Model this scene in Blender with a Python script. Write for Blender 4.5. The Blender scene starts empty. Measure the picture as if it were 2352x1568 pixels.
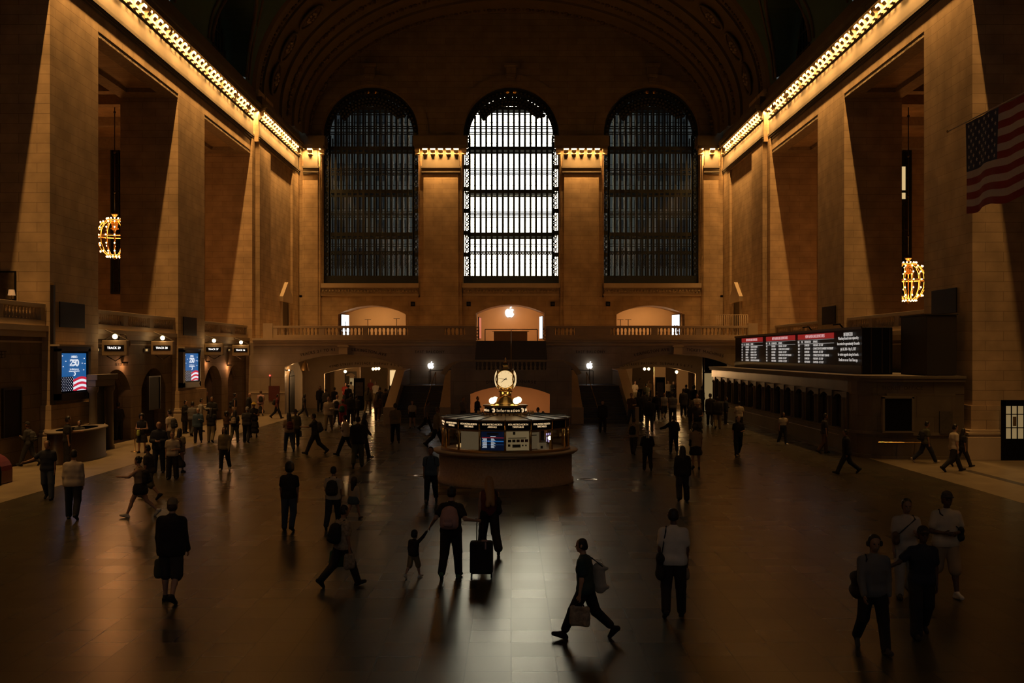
import bpy, bmesh, math, random
import numpy as np
from mathutils import Vector, Matrix

# ------------------------------------------------------------------ camera
scene = bpy.context.scene
COL = scene.collection
CX, CY, FPX, EYE = 1174.0, 812.0, 2400.0, 4.5
cam_d = bpy.data.cameras.new('camera')
cam_d.sensor_width = 36.0
cam_d.lens = FPX / 2352.0 * 36.0
cam_d.shift_x = (1176.0 - CX) / 2352.0
cam_d.shift_y = (CY - 784.0) / 2352.0
cam_d.clip_end = 600
cam = bpy.data.objects.new('camera', cam_d)
cam.location = (0, 0, EYE)
cam.rotation_euler = (math.radians(90), 0, 0)
COL.objects.link(cam)
scene.camera = cam

# ------------------------------------------------------------------ view
vs = scene.view_settings
scene.display_settings.display_device = 'sRGB'
vs.view_transform = 'Standard'
vs.look = 'None'
vs.exposure = 0.0
vs.gamma = 1.0
vs.use_curve_mapping = False
scene.cycles.use_denoising = True
scene.cycles.use_light_tree = True
scene.cycles.max_bounces = 8
scene.cycles.diffuse_bounces = 4
scene.cycles.glossy_bounces = 4
scene.cycles.transparent_max_bounces = 16
scene.cycles.sample_clamp_indirect = 4.0
scene.cycles.caustics_reflective = False
scene.cycles.caustics_refractive = False

# ------------------------------------------------------------------ sky: dull, with the low morning sun's glare at the end of the street
world = bpy.data.worlds.new('sky')
scene.world = world
world.use_nodes = True
wn = world.node_tree
wn.nodes.clear()
w_out = wn.nodes.new('ShaderNodeOutputWorld')
w_bg = wn.nodes.new('ShaderNodeBackground')
w_tc = wn.nodes.new('ShaderNodeTexCoord')
w_dot = wn.nodes.new('ShaderNodeVectorMath'); w_dot.operation = 'DOT_PRODUCT'
w_dir = Vector((0.0, 1.0, 0.155)).normalized()
w_dot.inputs[1].default_value = w_dir
w_nrm = wn.nodes.new('ShaderNodeVectorMath'); w_nrm.operation = 'NORMALIZE'
w_map = wn.nodes.new('ShaderNodeMapRange')
w_map.interpolation_type = 'SMOOTHSTEP'
w_map.inputs['From Min'].default_value = math.cos(math.radians(15))
w_map.inputs['From Max'].default_value = math.cos(math.radians(3))
w_map.inputs['To Min'].default_value = 0.0
w_map.inputs['To Max'].default_value = 1.0
w_mix = wn.nodes.new('ShaderNodeMix'); w_mix.data_type = 'RGBA'
SKY_DIM = (0.25, 0.275, 0.285, 1)
SKY_GLARE = (18.0, 15.2, 11.0, 1)
w_mix.inputs[6].default_value = SKY_DIM
w_mix.inputs[7].default_value = SKY_GLARE
wn.links.new(w_tc.outputs['Generated'], w_nrm.inputs[0])
wn.links.new(w_nrm.outputs[0], w_dot.inputs[0])
wn.links.new(w_dot.outputs['Value'], w_map.inputs['Value'])
wn.links.new(w_map.outputs[0], w_mix.inputs[0])
wn.links.new(w_mix.outputs[2], w_bg.inputs['Color'])
wn.links.new(w_bg.outputs[0], w_out.inputs['Surface'])

# ------------------------------------------------------------------ lamps
LAMP = (1.0, 0.50, 0.15)
def area(name, loc, rot, sx, sy, power, col=LAMP, spread=180):
    d = bpy.data.lights.new(name, 'AREA')
    d.shape = 'RECTANGLE'; d.size = sx; d.size_y = sy
    d.energy = power; d.color = col
    d.spread = math.radians(spread)
    o = bpy.data.objects.new(name, d)
    o.location = loc; o.rotation_euler = rot
    COL.objects.link(o)
    return o
def point(name, loc, power, col=LAMP, r=0.1):
    d = bpy.data.lights.new(name, 'POINT')
    d.energy = power; d.color = col; d.shadow_soft_size = r
    o = bpy.data.objects.new(name, d); o.location = loc
    COL.objects.link(o)
    return o

XW = 19.6                                   # side wall plane
PIERS = [(10.2, 15.4), (27.3, 32.5), (44.4, 49.6), (61.5, 66.8)]
YE = 94.5                                   # east window wall plane
YB = 78.3                                   # east balcony front plane
CORNICE_W = 128.0                            # watts per metre of cornice lamps
for sx in (-1, 1):
    y = -8.0
    while y < 78.0:
        L = 3.0
        area('cornice_lamp', (sx * (XW - 0.43), y + L / 2, 22.86), (0, math.radians(-28 * sx), 0), 0.07, L, CORNICE_W * L * (1.0 if sx < 0 else 0.58 + 0.37 * min(1, max(0, (y - 38) / 22))), spread=118)
        y += 3.55
    y = 79.6
    while y < 93.0:
        area('cornice_lamp', (sx * (XW - 0.87), y + 1.5, 22.86), (0, math.radians(-28 * sx), 0), 0.07, 3.0, CORNICE_W * 3.0, spread=118)
        y += 3.4
    area('cornice_lamp', (sx * 6.35, YE - 1.06, 22.86), (math.radians(28), 0, 0), 3.5, 0.07, CORNICE_W * 5.0, spread=118)
    area('cornice_lamp', (sx * 17.9, YE - 1.06, 22.86), (math.radians(28), 0, 0), 1.6, 0.07, CORNICE_W * 2.4, spread=118)

def portal(loc, rot, sx, sy):
    o = area('window_portal', loc, rot, sx, sy, 1.0); o.data.cycles.is_portal = True
for xw in (-12.75, 0, 12.75): portal((xw, -11.9, 16.5), (math.radians(90), 0, 0), 8.4, 15)
portal((0, 94.4, 19.8), (math.radians(-90), 0, 0), 8.7, 18.5)

# ------------------------------------------------------------------ materials
MATS = {}
def P_(m):
    return m.node_tree.nodes['Principled BSDF']
def mat(name, col, rough=0.6, metal=0.0, emit=None, estr=1.0, spec=0.5, noise=0.0, nscale=8.0, bump=0.0):
    if name in MATS: return MATS[name]
    m = bpy.data.materials.new(name); m.use_nodes = True
    nt = m.node_tree; p = P_(m)
    p.inputs['Base Color'].default_value = (*col, 1)
    p.inputs['Roughness'].default_value = rough
    p.inputs['Metallic'].default_value = metal
    p.inputs['Specular IOR Level'].default_value = spec
    if emit:
        p.inputs['Emission Color'].default_value = (*emit, 1)
        p.inputs['Emission Strength'].default_value = estr
    g = nt.nodes.new('ShaderNodeNewGeometry')
    n = nt.nodes.new('ShaderNodeTexNoise'); n.inputs['Scale'].default_value = nscale
    n.inputs['Detail'].default_value = 4
    nt.links.new(g.outputs['Position'], n.inputs['Vector'])
    if noise > 0:
        mx = nt.nodes.new('ShaderNodeMix'); mx.data_type = 'RGBA'
        mx.inputs[6].default_value = (*[c * (1 - noise) for c in col], 1)
        mx.inputs[7].default_value = (*[min(1, c * (1 + noise)) for c in col], 1)
        nt.links.new(n.outputs['Fac'], mx.inputs[0])
        nt.links.new(mx.outputs[2], p.inputs['Base Color'])
    if bump > 0:
        b = nt.nodes.new('ShaderNodeBump'); b.inputs['Strength'].default_value = bump
        b.inputs['Distance'].default_value = 0.05
        nt.links.new(n.outputs['Fac'], b.inputs['Height'])
        nt.links.new(b.outputs[0], p.inputs['Normal'])
    MATS[name] = m
    return m

def masonry(name, c1, c2, mortar, bw=1.7, bh=0.56, rough=0.75, msize=0.012, spec=0.35, grime=0.25, bmp=0.35, rvar=0.0):
    """coursed stone, mapped on whatever way the face looks"""
    m = bpy.data.materials.new(name); m.use_nodes = True
    nt = m.node_tree; p = P_(m); N = nt.nodes.new; L = nt.links.new
    g = N('ShaderNodeNewGeometry')
    sp = N('ShaderNodeSeparateXYZ'); L(g.outputs['Position'], sp.inputs[0])
    sn = N('ShaderNodeSeparateXYZ'); L(g.outputs['True Normal'], sn.inputs[0])
    ax = N('ShaderNodeMath'); ax.operation = 'ABSOLUTE'; L(sn.outputs['X'], ax.inputs[0])
    gx = N('ShaderNodeMath'); gx.operation = 'GREATER_THAN'; gx.inputs[1].default_value = 0.6
    L(ax.outputs[0], gx.inputs[0])
    az = N('ShaderNodeMath'); az.operation = 'ABSOLUTE'; L(sn.outputs['Z'], az.inputs[0])
    gz = N('ShaderNodeMath'); gz.operation = 'GREATER_THAN'; gz.inputs[1].default_value = 0.8
    L(az.outputs[0], gz.inputs[0])
    mu = N('ShaderNodeMix'); mu.data_type = 'FLOAT'
    L(gx.outputs[0], mu.inputs[0]); L(sp.outputs['X'], mu.inputs[2]); L(sp.outputs['Y'], mu.inputs[3])
    mv = N('ShaderNodeMix'); mv.data_type = 'FLOAT'
    L(gz.outputs[0], mv.inputs[0]); L(sp.outputs['Z'], mv.inputs[2]); L(sp.outputs['Y'], mv.inputs[3])
    cb = N('ShaderNodeCombineXYZ'); L(mu.outputs[0], cb.inputs[0]); L(mv.outputs[0], cb.inputs[1])
    br = N('ShaderNodeTexBrick')
    br.inputs['Scale'].default_value = 1.0
    br.inputs['Brick Width'].default_value = bw
    br.inputs['Row Height'].default_value = bh
    br.inputs['Mortar Size'].default_value = msize
    br.inputs['Mortar Smooth'].default_value = 0.2
    br.inputs['Color1'].default_value = (*c1, 1); br.inputs['Color2'].default_value = (*c2, 1)
    br.inputs['Mortar'].default_value = (*mortar, 1)
    L(cb.outputs[0], br.inputs['Vector'])
    no = N('ShaderNodeTexNoise'); no.inputs['Scale'].default_value = 0.9; no.inputs['Detail'].default_value = 6
    L(g.outputs['Position'], no.inputs['Vector'])
    mr = N('ShaderNodeMapRange'); mr.inputs['From Min'].default_value = 0.3; mr.inputs['From Max'].default_value = 0.7
    mr.inputs['To Min'].default_value = 1 - grime; mr.inputs['To Max'].default_value = 1.08
    L(no.outputs['Fac'], mr.inputs[0])
    sc = N('ShaderNodeVectorMath'); sc.operation = 'SCALE'
    L(br.outputs['Color'], sc.inputs[0]); L(mr.outputs[0], sc.inputs['Scale'])
    L(sc.outputs[0], p.inputs['Base Color'])
    p.inputs['Roughness'].default_value = rough
    p.inputs['Specular IOR Level'].default_value = spec
    if rvar > 0:
        mrr = N('ShaderNodeMapRange'); sr = N('ShaderNodeSeparateColor'); L(br.outputs['Color'], sr.inputs[0])
        mrr.inputs['From Min'].default_value = c2[0]; mrr.inputs['From Max'].default_value = c1[0]
        mrr.inputs['To Min'].default_value = rough + rvar; mrr.inputs['To Max'].default_value = rough - rvar
        L(sr.outputs[0], mrr.inputs[0]); L(mrr.outputs[0], p.inputs['Roughness'])
    b = N('ShaderNodeBump'); b.inputs['Strength'].default_value = bmp; b.inputs['Distance'].default_value = 0.03
    b.invert = True
    L(br.outputs['Fac'], b.inputs['Height']); L(b.outputs[0], p.inputs['Normal'])
    MATS[name] = m
    return m

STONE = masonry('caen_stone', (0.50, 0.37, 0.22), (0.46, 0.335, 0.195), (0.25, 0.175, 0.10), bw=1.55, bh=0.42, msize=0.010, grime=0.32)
LOWST = masonry('shaded_lower_stone', (0.22, 0.17, 0.11), (0.19, 0.15, 0.095), (0.10, 0.07, 0.04))  # darker stone copy; shade below the side balconies put into its colour
CORN = mat('dimmed_cornice_stone', (0.125, 0.105, 0.072), 0.8, noise=0.3, nscale=1.2, bump=0.05)  # colour darkened to hold down the lamp light on the frieze
UPPER = masonry('shaded_upper_stone', (0.20, 0.16, 0.10), (0.17, 0.135, 0.085), (0.07, 0.05, 0.03))  # darker copy of the wall stone, upper wall's shade painted in
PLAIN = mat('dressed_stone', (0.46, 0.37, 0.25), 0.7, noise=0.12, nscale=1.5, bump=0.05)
MARBLE = masonry('botticino_marble', (0.36, 0.29, 0.20), (0.30, 0.24, 0.165), (0.12, 0.09, 0.06), bw=1.5, bh=0.9, rough=0.28, msize=0.006, spec=0.5)
FLOORM = masonry('tennessee_marble_floor', (0.058, 0.052, 0.031), (0.042, 0.037, 0.022), (0.022, 0.019, 0.013), bw=0.66, bh=0.74, rough=0.28, msize=0.012, spec=0.30, grime=0.18, bmp=0.06, rvar=0.013)
for _n in FLOORM.node_tree.nodes:
    if _n.bl_idname == 'ShaderNodeTexBrick': _n.offset = 0.0
BORDERM = masonry('pale_floor_border', (0.22, 0.18, 0.11), (0.20, 0.16, 0.10), (0.17, 0.13, 0.09), bw=0.9, bh=0.9, rough=0.38, msize=0.006)
DARKSTRIP = mat('dark_marble_strip', (0.05, 0.045, 0.04), 0.35)
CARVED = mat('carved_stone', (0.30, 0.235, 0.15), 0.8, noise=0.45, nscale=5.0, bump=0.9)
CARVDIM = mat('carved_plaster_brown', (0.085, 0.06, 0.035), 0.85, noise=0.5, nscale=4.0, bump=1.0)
PLASTER = mat('arch_plaster', (0.105, 0.08, 0.048), 0.8, noise=0.2, nscale=0.8)
GREEN = mat('ceiling_green', (0.035, 0.085, 0.075), 0.8, noise=0.25, nscale=0.6)
TICKM = masonry('ticket_office_marble', (0.15, 0.125, 0.085), (0.125, 0.10, 0.07), (0.06, 0.045, 0.03), bw=1.5, bh=0.9, rough=0.35, msize=0.006)
DIMSTONE = mat('dim_grey_stone', (0.14, 0.115, 0.08), 0.7, noise=0.2, nscale=2)
BRONZE = mat('dark_bronze', (0.05, 0.042, 0.03), 0.4, metal=0.7)
IRON = mat('black_green_iron', (0.018, 0.026, 0.024), 0.5, metal=0.2, noise=0.3)
BRASS = mat('brass', (0.72, 0.47, 0.16), 0.25, metal=1.0)
BRASSDARK = mat('aged_brass', (0.30, 0.20, 0.09), 0.4, metal=0.8)
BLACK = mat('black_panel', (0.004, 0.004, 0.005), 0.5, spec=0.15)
STEP = mat('dark_stair_stone', (0.055, 0.05, 0.042), 0.45)
DARKWOOD = mat('dark_wood', (0.04, 0.022, 0.012), 0.45, noise=0.3)
LETTER = mat('incised_black_lettering', (0.02, 0.015, 0.01), 0.8)
WHITEBOARD = mat('white_board', (0.62, 0.56, 0.46), 0.7)
WARMWALL = mat('warm_plaster', (0.55, 0.42, 0.27), 0.8, noise=0.1, nscale=1.0)
def emis(name, col, s):
    return mat(name, (0.02, 0.02, 0.02), 0.5, emit=col, estr=s)
E_BULB = emis('bulb_glow', (1.0, 0.60, 0.26), 6.0)
E_GLOBE = emis('globe_glow', (1.0, 0.72, 0.36), 5.0)
E_TRACK = emis('track_sign_glow', (1.0, 0.90, 0.80), 2.2)
E_WHITE = emis('cool_white_glow', (0.95, 0.97, 1.0), 1.9)
E_TEXTW = emis('warm_white_text_glow', (1.0, 0.68, 0.36), 0.8)
E_TEXTD = emis('board_text_glow', (0.85, 0.78, 0.72), 0.55)
E_RED = emis('board_red_glow', (0.42, 0.02, 0.02), 0.55)
E_BLUE = emis('screen_blue_glow', (0.012, 0.10, 0.29), 0.95)
E_NAVY = emis('screen_navy_glow', (0.0015, 0.004, 0.014), 0.9)
E_SWHITE = emis('screen_white_glow', (0.80, 0.83, 0.90), 0.95)
E_SRED = emis('screen_red_glow', (0.62, 0.02, 0.05), 0.9)
E_PURPLE = emis('monitor_violet_glow', (0.55, 0.42, 0.75), 0.7)
E_DIMWARM = emis('dim_lit_window', (0.9, 0.62, 0.28), 0.75)
E_PANE = emis('frosted_lit_pane', (0.62, 0.42, 0.18), 0.35)

def glassmat(name, tint, gloss=0.06, dens=0.15):
    m = bpy.data.materials.new(name); m.use_nodes = True
    nt = m.node_tree; nt.nodes.clear(); N = nt.nodes.new; L = nt.links.new
    o = N('ShaderNodeOutputMaterial'); t = N('ShaderNodeBsdfTransparent'); gl = N('ShaderNodeBsdfGlossy')
    t.inputs[0].default_value = (*tint, 1); gl.inputs['Roughness'].default_value = 0.06
    f = N('ShaderNodeFresnel'); f.inputs[0].default_value = 1.45
    mx = N('ShaderNodeMixShader')
    L(f.outputs[0], mx.inputs[0]); L(t.outputs[0], mx.inputs[1]); L(gl.outputs[0], mx.inputs[2])
    L(mx.outputs[0], o.inputs[0])
    MATS[name] = m
    return m
GLASS = glassmat('clear_glass', (0.93, 0.95, 0.93))
DIMGLASS = glassmat('sky_dimming_glass', (0.26, 0.33, 0.38))  # tint darkened to dim the sky seen through the lunettes
WINGLASS = glassmat('old_window_glass', (0.86, 0.90, 0.90))

# ------------------------------------------------------------------ mesh helpers
class MB:
    def __init__(s):
        s.v = []; s.f = []
    def quad(s, a, b, c, d):
        n = len(s.v); s.v += [a, b, c, d]; s.f.append((n, n + 1, n + 2, n + 3)); return s
    def box(s, x0, x1, y0, y1, z0, z1):
        if x0 > x1: x0, x1 = x1, x0
        if y0 > y1: y0, y1 = y1, y0
        if z0 > z1: z0, z1 = z1, z0
        n = len(s.v)
        s.v += [(x0, y0, z0), (x1, y0, z0), (x1, y1, z0), (x0, y1, z0), (x0, y0, z1), (x1, y0, z1), (x1, y1, z1), (x0, y1, z1)]
        s.f += [(n, n + 3, n + 2, n + 1), (n + 4, n + 5, n + 6, n + 7), (n, n + 1, n + 5, n + 4), (n + 1, n + 2, n + 6, n + 5), (n + 2, n + 3, n + 7, n + 6), (n + 3, n, n + 4, n + 7)]
        return s
    def prism(s, pts, fn, a, b):
        """polygon pts (u,v) extruded from a to b; fn(u,v,w)->xyz"""
        n = len(s.v); k = len(pts)
        s.v += [fn(u, v, a) for u, v in pts] + [fn(u, v, b) for u, v in pts]
        s.f.append(tuple(range(n, n + k))[::-1]); s.f.append(tuple(range(n + k, n + 2 * k)))
        for i in range(k):
            j = (i + 1) % k
            s.f.append((n + i, n + j, n + k + j, n + k + i))
        return s
    def lathe(s, prof, cx=0, cy=0, cz=0, seg=16, a0=0.0, a1=2 * math.pi, sx=1.0, sy=1.0):
        n = len(s.v); full = abs(a1 - a0 - 2 * math.pi) < 1e-6
        m = seg if full else seg + 1
        for r, z in prof:
            for i in range(m):
                a = a0 + (a1 - a0) * i / seg
                s.v.append((cx + r * math.cos(a) * sx, cy + r * math.sin(a) * sy, cz + z))
        for j in range(len(prof) - 1):
            for i in range(seg):
                i2 = (i + 1) % m if full else i + 1
                s.f.append((n + j * m + i, n + j * m + i2, n + (j + 1) * m + i2, n + (j + 1) * m + i))
        return s
    def disc(s, c, r, nrm, seg=24):
        nrm = Vector(nrm).normalized(); u = nrm.orthogonal().normalized(); w = nrm.cross(u); n = len(s.v)
        c = Vector(c)
        s.v += [tuple(c + u * r * math.cos(2 * math.pi * i / seg) + w * r * math.sin(2 * math.pi * i / seg)) for i in range(seg)]
        s.f.append(tuple(range(n, n + seg))); return s
    def tube(s, pts, r, seg=8, closed=False):
        pts = [Vector(p) for p in pts]; n0 = len(s.v); K = len(pts)
        rr = r if isinstance(r, (list, tuple)) else [r] * K
        up = None
        for i, p in enumerate(pts):
            if closed: t = pts[(i + 1) % K] - pts[i - 1]
            else: t = pts[min(i + 1, K - 1)] - pts[max(i - 1, 0)]
            t.normalize()
            if up is None: up = t.orthogonal().normalized()
            up = (up - t * up.dot(t))
            if up.length < 1e-6: up = t.orthogonal()
            up.normalize(); w = t.cross(up)
            for j in range(seg):
                a = 2 * math.pi * j / seg
                s.v.append(tuple(p + (up * math.cos(a) + w * math.sin(a)) * rr[i]))
        for i in range(K if closed else K - 1):
            i2 = (i + 1) % K
            for j in range(seg):
                j2 = (j + 1) % seg
                s.f.append((n0 + i * seg + j, n0 + i * seg + j2, n0 + i2 * seg + j2, n0 + i2 * seg + j))
        if not closed:
            s.f.append(tuple(n0 + j for j in range(seg))[::-1]); s.f.append(tuple(n0 + (K - 1) * seg + j for j in range(seg)))
        return s
    def sphere(s, c, r, seg=12, rings=8, sz=1.0):
        prof = [(max(1e-4, r * math.sin(math.pi * i / rings)), -r * sz * math.cos(math.pi * i / rings)) for i in range(rings + 1)]
        return s.lathe(prof, c[0], c[1], c[2], seg)
    def grid(s, rows):
        n = len(s.v); W = len(rows[0])
        for r in rows: s.v += list(r)
        for i in range(len(rows) - 1):
            for j in range(W - 1):
                s.f.append((n + i * W + j, n + i * W + j + 1, n + (i + 1) * W + j + 1, n + (i + 1) * W + j))
        return s
    def mesh(s, name, m, smooth=False):
        me = bpy.data.meshes.new(name); me.from_pydata([tuple(p) for p in s.v], [], s.f)
        if m: me.materials.append(m)
        if smooth: me.polygons.foreach_set('use_smooth', [True] * len(me.polygons))
        me.update(); return me
    def build(s, name, m, parent=None, smooth=False, bevel=0.0):
        me = s.mesh(name, m, smooth)
        o = bpy.data.objects.new(name, me); COL.objects.link(o)
        if parent: o.parent = parent
        if bevel > 0:
            b = o.modifiers.new('bevel', 'BEVEL'); b.width = bevel; b.segments = 2; b.limit_method = 'ANGLE'
        return o

def link_mesh(name, me, parent=None, loc=(0, 0, 0), rz=0.0):
    o = bpy.data.objects.new(name, me); COL.objects.link(o)
    o.location = loc; o.rotation_euler = (0, 0, rz)
    if parent: o.parent = parent
    return o
def tag(o, label, cat, group=None):
    o['label'] = label; o['category'] = cat
    if group: o['group'] = group
    return o
def thing(name, label, cat, loc=(0, 0, 0), rz=0.0, group=None):
    o = bpy.data.objects.new(name, None); COL.objects.link(o)
    o.location = loc; o.rotation_euler = (0, 0, rz); o.empty_display_size = 0.2
    return tag(o, label, cat, group)
def struct(o):
    o['kind'] = 'structure'; return o
def copy_tree(o, parent=None):
    c = o.copy(); COL.objects.link(c)
    if parent: c.parent = parent
    for ch in list(o.children): copy_tree(ch, c)
    return c
ROT = {'W': (90, 0, 0), 'L': (90, 0, 90), 'R': (90, 0, -90)}     # W: facing the camera; L / R: on the left / right wall
def text(s, size, loc, face, m, parent, name='lettering', align='CENTER', xs=1.0, depth=0.004, sp=1.0, ls=1.0, rz=None):
    c = bpy.data.curves.new(name, 'FONT'); c.body = s; c.size = size; c.align_x = align; c.align_y = 'CENTER'
    c.extrude = depth; c.space_character = sp; c.space_line = ls
    c.materials.append(m)
    o = bpy.data.objects.new(name, c); COL.objects.link(o)
    r = ROT[face]
    o.rotation_euler = tuple(math.radians(a) for a in r) if rz is None else (math.radians(90), 0, rz)
    o.location = loc; o.scale = (xs, 1, 1)
    if parent: o.parent = parent
    return o
def at(px, py, Y):
    return ((px - CX) * Y / FPX, Y, EYE - (py - CY) * Y / FPX)
def ground(px, py):
    Y = FPX * EYE / (py - CY); return ((px - CX) * Y / FPX, Y)
def arc_pts(x0, x1, zs, za, n=16):
    """segmental or round arch line from (x0,zs) over (mid,za) to (x1,zs)"""
    w = (x1 - x0) / 2; h = za - zs; cxx = (x0 + x1) / 2
    R = (w * w + h * h) / (2 * h); cz = za - R
    a = math.asin(min(1, w / R))
    if h > w: a = math.pi - a
    return [(cxx - R * math.sin(a - 2 * a * i / n), cz + R * math.cos(a - 2 * a * i / n)) for i in range(n + 1)]
def fY(u, v, w): return (u, w, v)          # wall facing y
def fX(u, v, w): return (w, u, v)          # wall facing x
def spandrel(mb, x0, x1, zs, za, zt, fn, a, b, n=16):
    """wall above an arch: quads between the arch line and zt, with front, back and soffit"""
    pts = arc_pts(x0, x1, zs, za, n)
    for (u0, v0), (u1, v1) in zip(pts[:-1], pts[1:]):
        mb.quad(fn(u0, v0, a), fn(u1, v1, a), fn(u1, zt, a), fn(u0, zt, a))
        mb.quad(fn(u0, v0, b), fn(u0, zt, b), fn(u1, zt, b), fn(u1, v1, b))
        mb.quad(fn(u0, v0, a), fn(u0, v0, b), fn(u1, v1, b), fn(u1, v1, a))
    return mb
# ================================================================== SETTING
# ---- floor
m = MB().box(-34, 34, -12, 120, -0.3, 0.0)
floor_o = struct(m.build('floor', FLOORM))
for sx in (-1, 1):
    b = MB().box(sx * 15.4, sx * 23.3, -12, 46 if sx > 0 else 78, 0.0, 0.004)
    struct(b.build('floor_border', BORDERM))
MB().box(17.4, 17.75, -12, 40.4, 0.004, 0.006).build('floor_border_strip', DARKSTRIP, floor_o)

# ---- side walls
def cornice_profile(mb, u, y0, y1, sx, wall):
    """entablature boxes, u = how far the face stands out of the wall plane"""
    def b(d, z0, z1, e=0.0):
        mb.box(sx * (wall + 0.4), sx * (wall - u - d), y0 - e, y1 + e, z0, z1)
    b(0.04, 20.62, 20.74, 0.02); b(0.09, 20.80, 20.90, 0.06); b(0.13, 20.95, 21.12, 0.1)
    b(0.02, 21.12, 22.3)
    b(0.10, 22.28, 22.38, 0.05)
    b(0.10, 22.38, 22.93, 0.05)
    b(0.60, 22.93, 23.12, 0.3); b(0.72, 23.12, 23.34, 0.4)
    return mb
def lip(mb, u, y0, y1, sx, wall):
    mb.box(sx * (wall - u - 0.52), sx * (wall - u - 0.60), y0, y1, 22.80, 22.94)
def scroll_pts(d=0.25):
    """side view of a scrolled bracket, (out, z)"""
    pts = [(0, 22.92), (d, 22.92), (d + 0.03, 22.82), (d + 0.01, 22.72), (d * 0.78, 22.65), (d * 0.55, 22.58), (d * 0.48, 22.50), (d * 0.62, 22.44), (d * 0.60, 22.38), (d * 0.35, 22.34), (0, 22.36)]
    return pts
def modillions(mb, u, ys, sx, wall, w=0.42):
    for y in ys:
        p = [(sx * (wall - u - 0.10 - a), z) for a, z in scroll_pts()]
        mb.prism(p, lambda a, z, yy: (a, yy, z), y - w / 2, y + w / 2)
    return mb
for sx, side in ((-1, 'left'), (1, 'right')):
    wm = MB()
    # architrave and the solid wall above the bays
    wm.box(sx * (XW), sx * (XW + 3.5), -12, 78.7, 19.8, 20.8)
    wm.box(sx * (XW + 0.02), sx * (XW + 3.5), -12, 78.7, 20.8, 24.6)
    # end return beyond the last pier, standing forward
    wm.box(sx * (XW + 3.4), sx * (XW - 0.12), 78.6, 79.6, 5.0, 20.7)
    wm.box(sx * (XW + 3.4), sx * (XW - 0.45), 79.6, 83.2, 5.0, 20.7)
    wm.box(sx * (XW + 3.4), sx * (XW - 0.25), 83.2, 91.6, 5.0, 20.7)
    wm.box(sx * (XW + 3.4), sx * (XW - 0.45), 91.6, 95.5, 5.0, 20.7)
    wm.box(sx * (XW + 3.4), sx * (XW - 0.42), 79.3, 95.5, 20.6, 24.6)
    wm.box(sx * (XW + 3.4), sx * (XW - 0.1), 78.6, 95.5, -0.1, 5.0)
    wall = struct(wm.build('wall_' + side, STONE))
    if sx < 0: wall_l = wall
    em = MB()
    cornice_profile(em, 0.0, -12, 79.3, sx, XW); cornice_profile(em, 0.42, 79.5, 94.6, sx, XW)
    lip(em, 0.0, -12, 79.3, sx, XW); lip(em, 0.45, 79.0, 94.0, sx, XW)
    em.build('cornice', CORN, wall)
    md = MB()
    modillions(md, 0.0, [24 + 0.86 * i for i in range(64)], sx, XW)
    modillions(md, 0.42, [79.5 + 0.80 * i for i in range(17)], sx, XW)
    md.build('cornice_bracket_row', PLAIN, wall)
    # piers
    for (y0, y1) in PIERS:
        pm = MB()
        pm.box(sx * XW, sx * (XW + 3.4), y0, y1, 0, 19.8)
        pm.box(sx * (XW - 0.10), sx * (XW + 3.4), y0 - 0.10, y1 + 0.10, 0, 2.3)
        pm.build('pier', STONE, wall)
        bm_ = MB()
        for (e, z0, z1) in ((0.34, 0, 0.98), (0.24, 0.98, 1.07), (0.30, 1.07, 1.17), (0.2, 1.17, 1.28)):
            bm_.box(sx * (XW - e), sx * (XW + 3.4), y0 - e, y1 + e, z0, z1)
        bm_.build('pier_base', PLAIN, wall, bevel=0.02)
    # gallery beyond the piers
    gm = MB()
    gm.box(sx * 34, sx * 34.5, -12, 84.5, 0, 21.5)
    gm.box(sx * 22.9, sx * 34, 84, 84.6, 5.4, 21.5)
    gm.box(sx * 23.05, sx * 34, -12, 84, 20.9, 21.5)
    gm.build('gallery_wall', STONE, wall)
    sm = MB()       # bay soffits with a sunk panel, gallery beams
    for (y0, y1) in ((15.4, 27.3), (32.5, 44.4), (49.6, 61.5), (66.8, 78.6)):
        for (a0, a1, b0, b1) in ((XW + 0.02, XW + 3.4, y0, y0 + 1.3), (XW + 0.02, XW + 3.4, y1 - 1.3, y1), (XW + 0.02, XW + 0.85, y0 + 1.3, y1 - 1.3), (XW + 2.55, XW + 3.4, y0 + 1.3, y1 - 1.3)):
            sm.box(sx * a0, sx * a1, b0, b1, 19.55, 19.8)
        yc = (y0 + y1) / 2
        sm.box(sx * 23.1, sx * 34, y0 - 1.4, y0 - 0.6, 20.1, 20.9)
        sm.box(sx * 23.1, sx * 34, y1 + 0.6, y1 + 1.4, 20.1, 20.9)
        sm.box(sx * 23.3, sx * 34, yc - 0.3, yc + 0.3, 20.3, 20.9)
    sm.build('coffered_soffit', CARVED, wall)
    # walls below the side balconies
    for bi, (y0, y1) in enumerate(((15.4, 27.3), (32.5, 44.4), (49.6, 61.5), (66.8, 78.6))):
        if sx > 0 and bi == 1:
            MB().box(23.3, 23.9, y0 - 0.2, y1 + 0.2, 0, 20.9).build('recess_wall', STONE, wall)
            continue
        lm = MB(); X0, X1 = sx * (XW + 0.35), sx * (XW + 1.0)
        if bi < 2:
            lm.box(X0, X1, y0, y1, 0, 5.2)
        else:
            n0, n1 = y0 + 1.2, y0 + 5.2; p0, p1 = y0 + 6.8, y0 + 10.7
            lm.box(X0, X1, y0, n0, 0, 5.2); lm.box(X0, X1, n1, p0, 0, 5.2); lm.box(X0, X1, p1, y1, 0, 5.2)
            spandrel(lm, n0, n1, 2.6, 3.7, 5.2, fX, X0, X1); spandrel(lm, p0, p1, 2.6, 3.7, 5.2, fX, X0, X1)
        lm.build('balcony_wall', LOWST, wall)
        tm = MB()
        tm.box(sx * (XW + 0.05), sx * (XW + 1.2), y0, y1, 5.45, 5.68)
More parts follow.
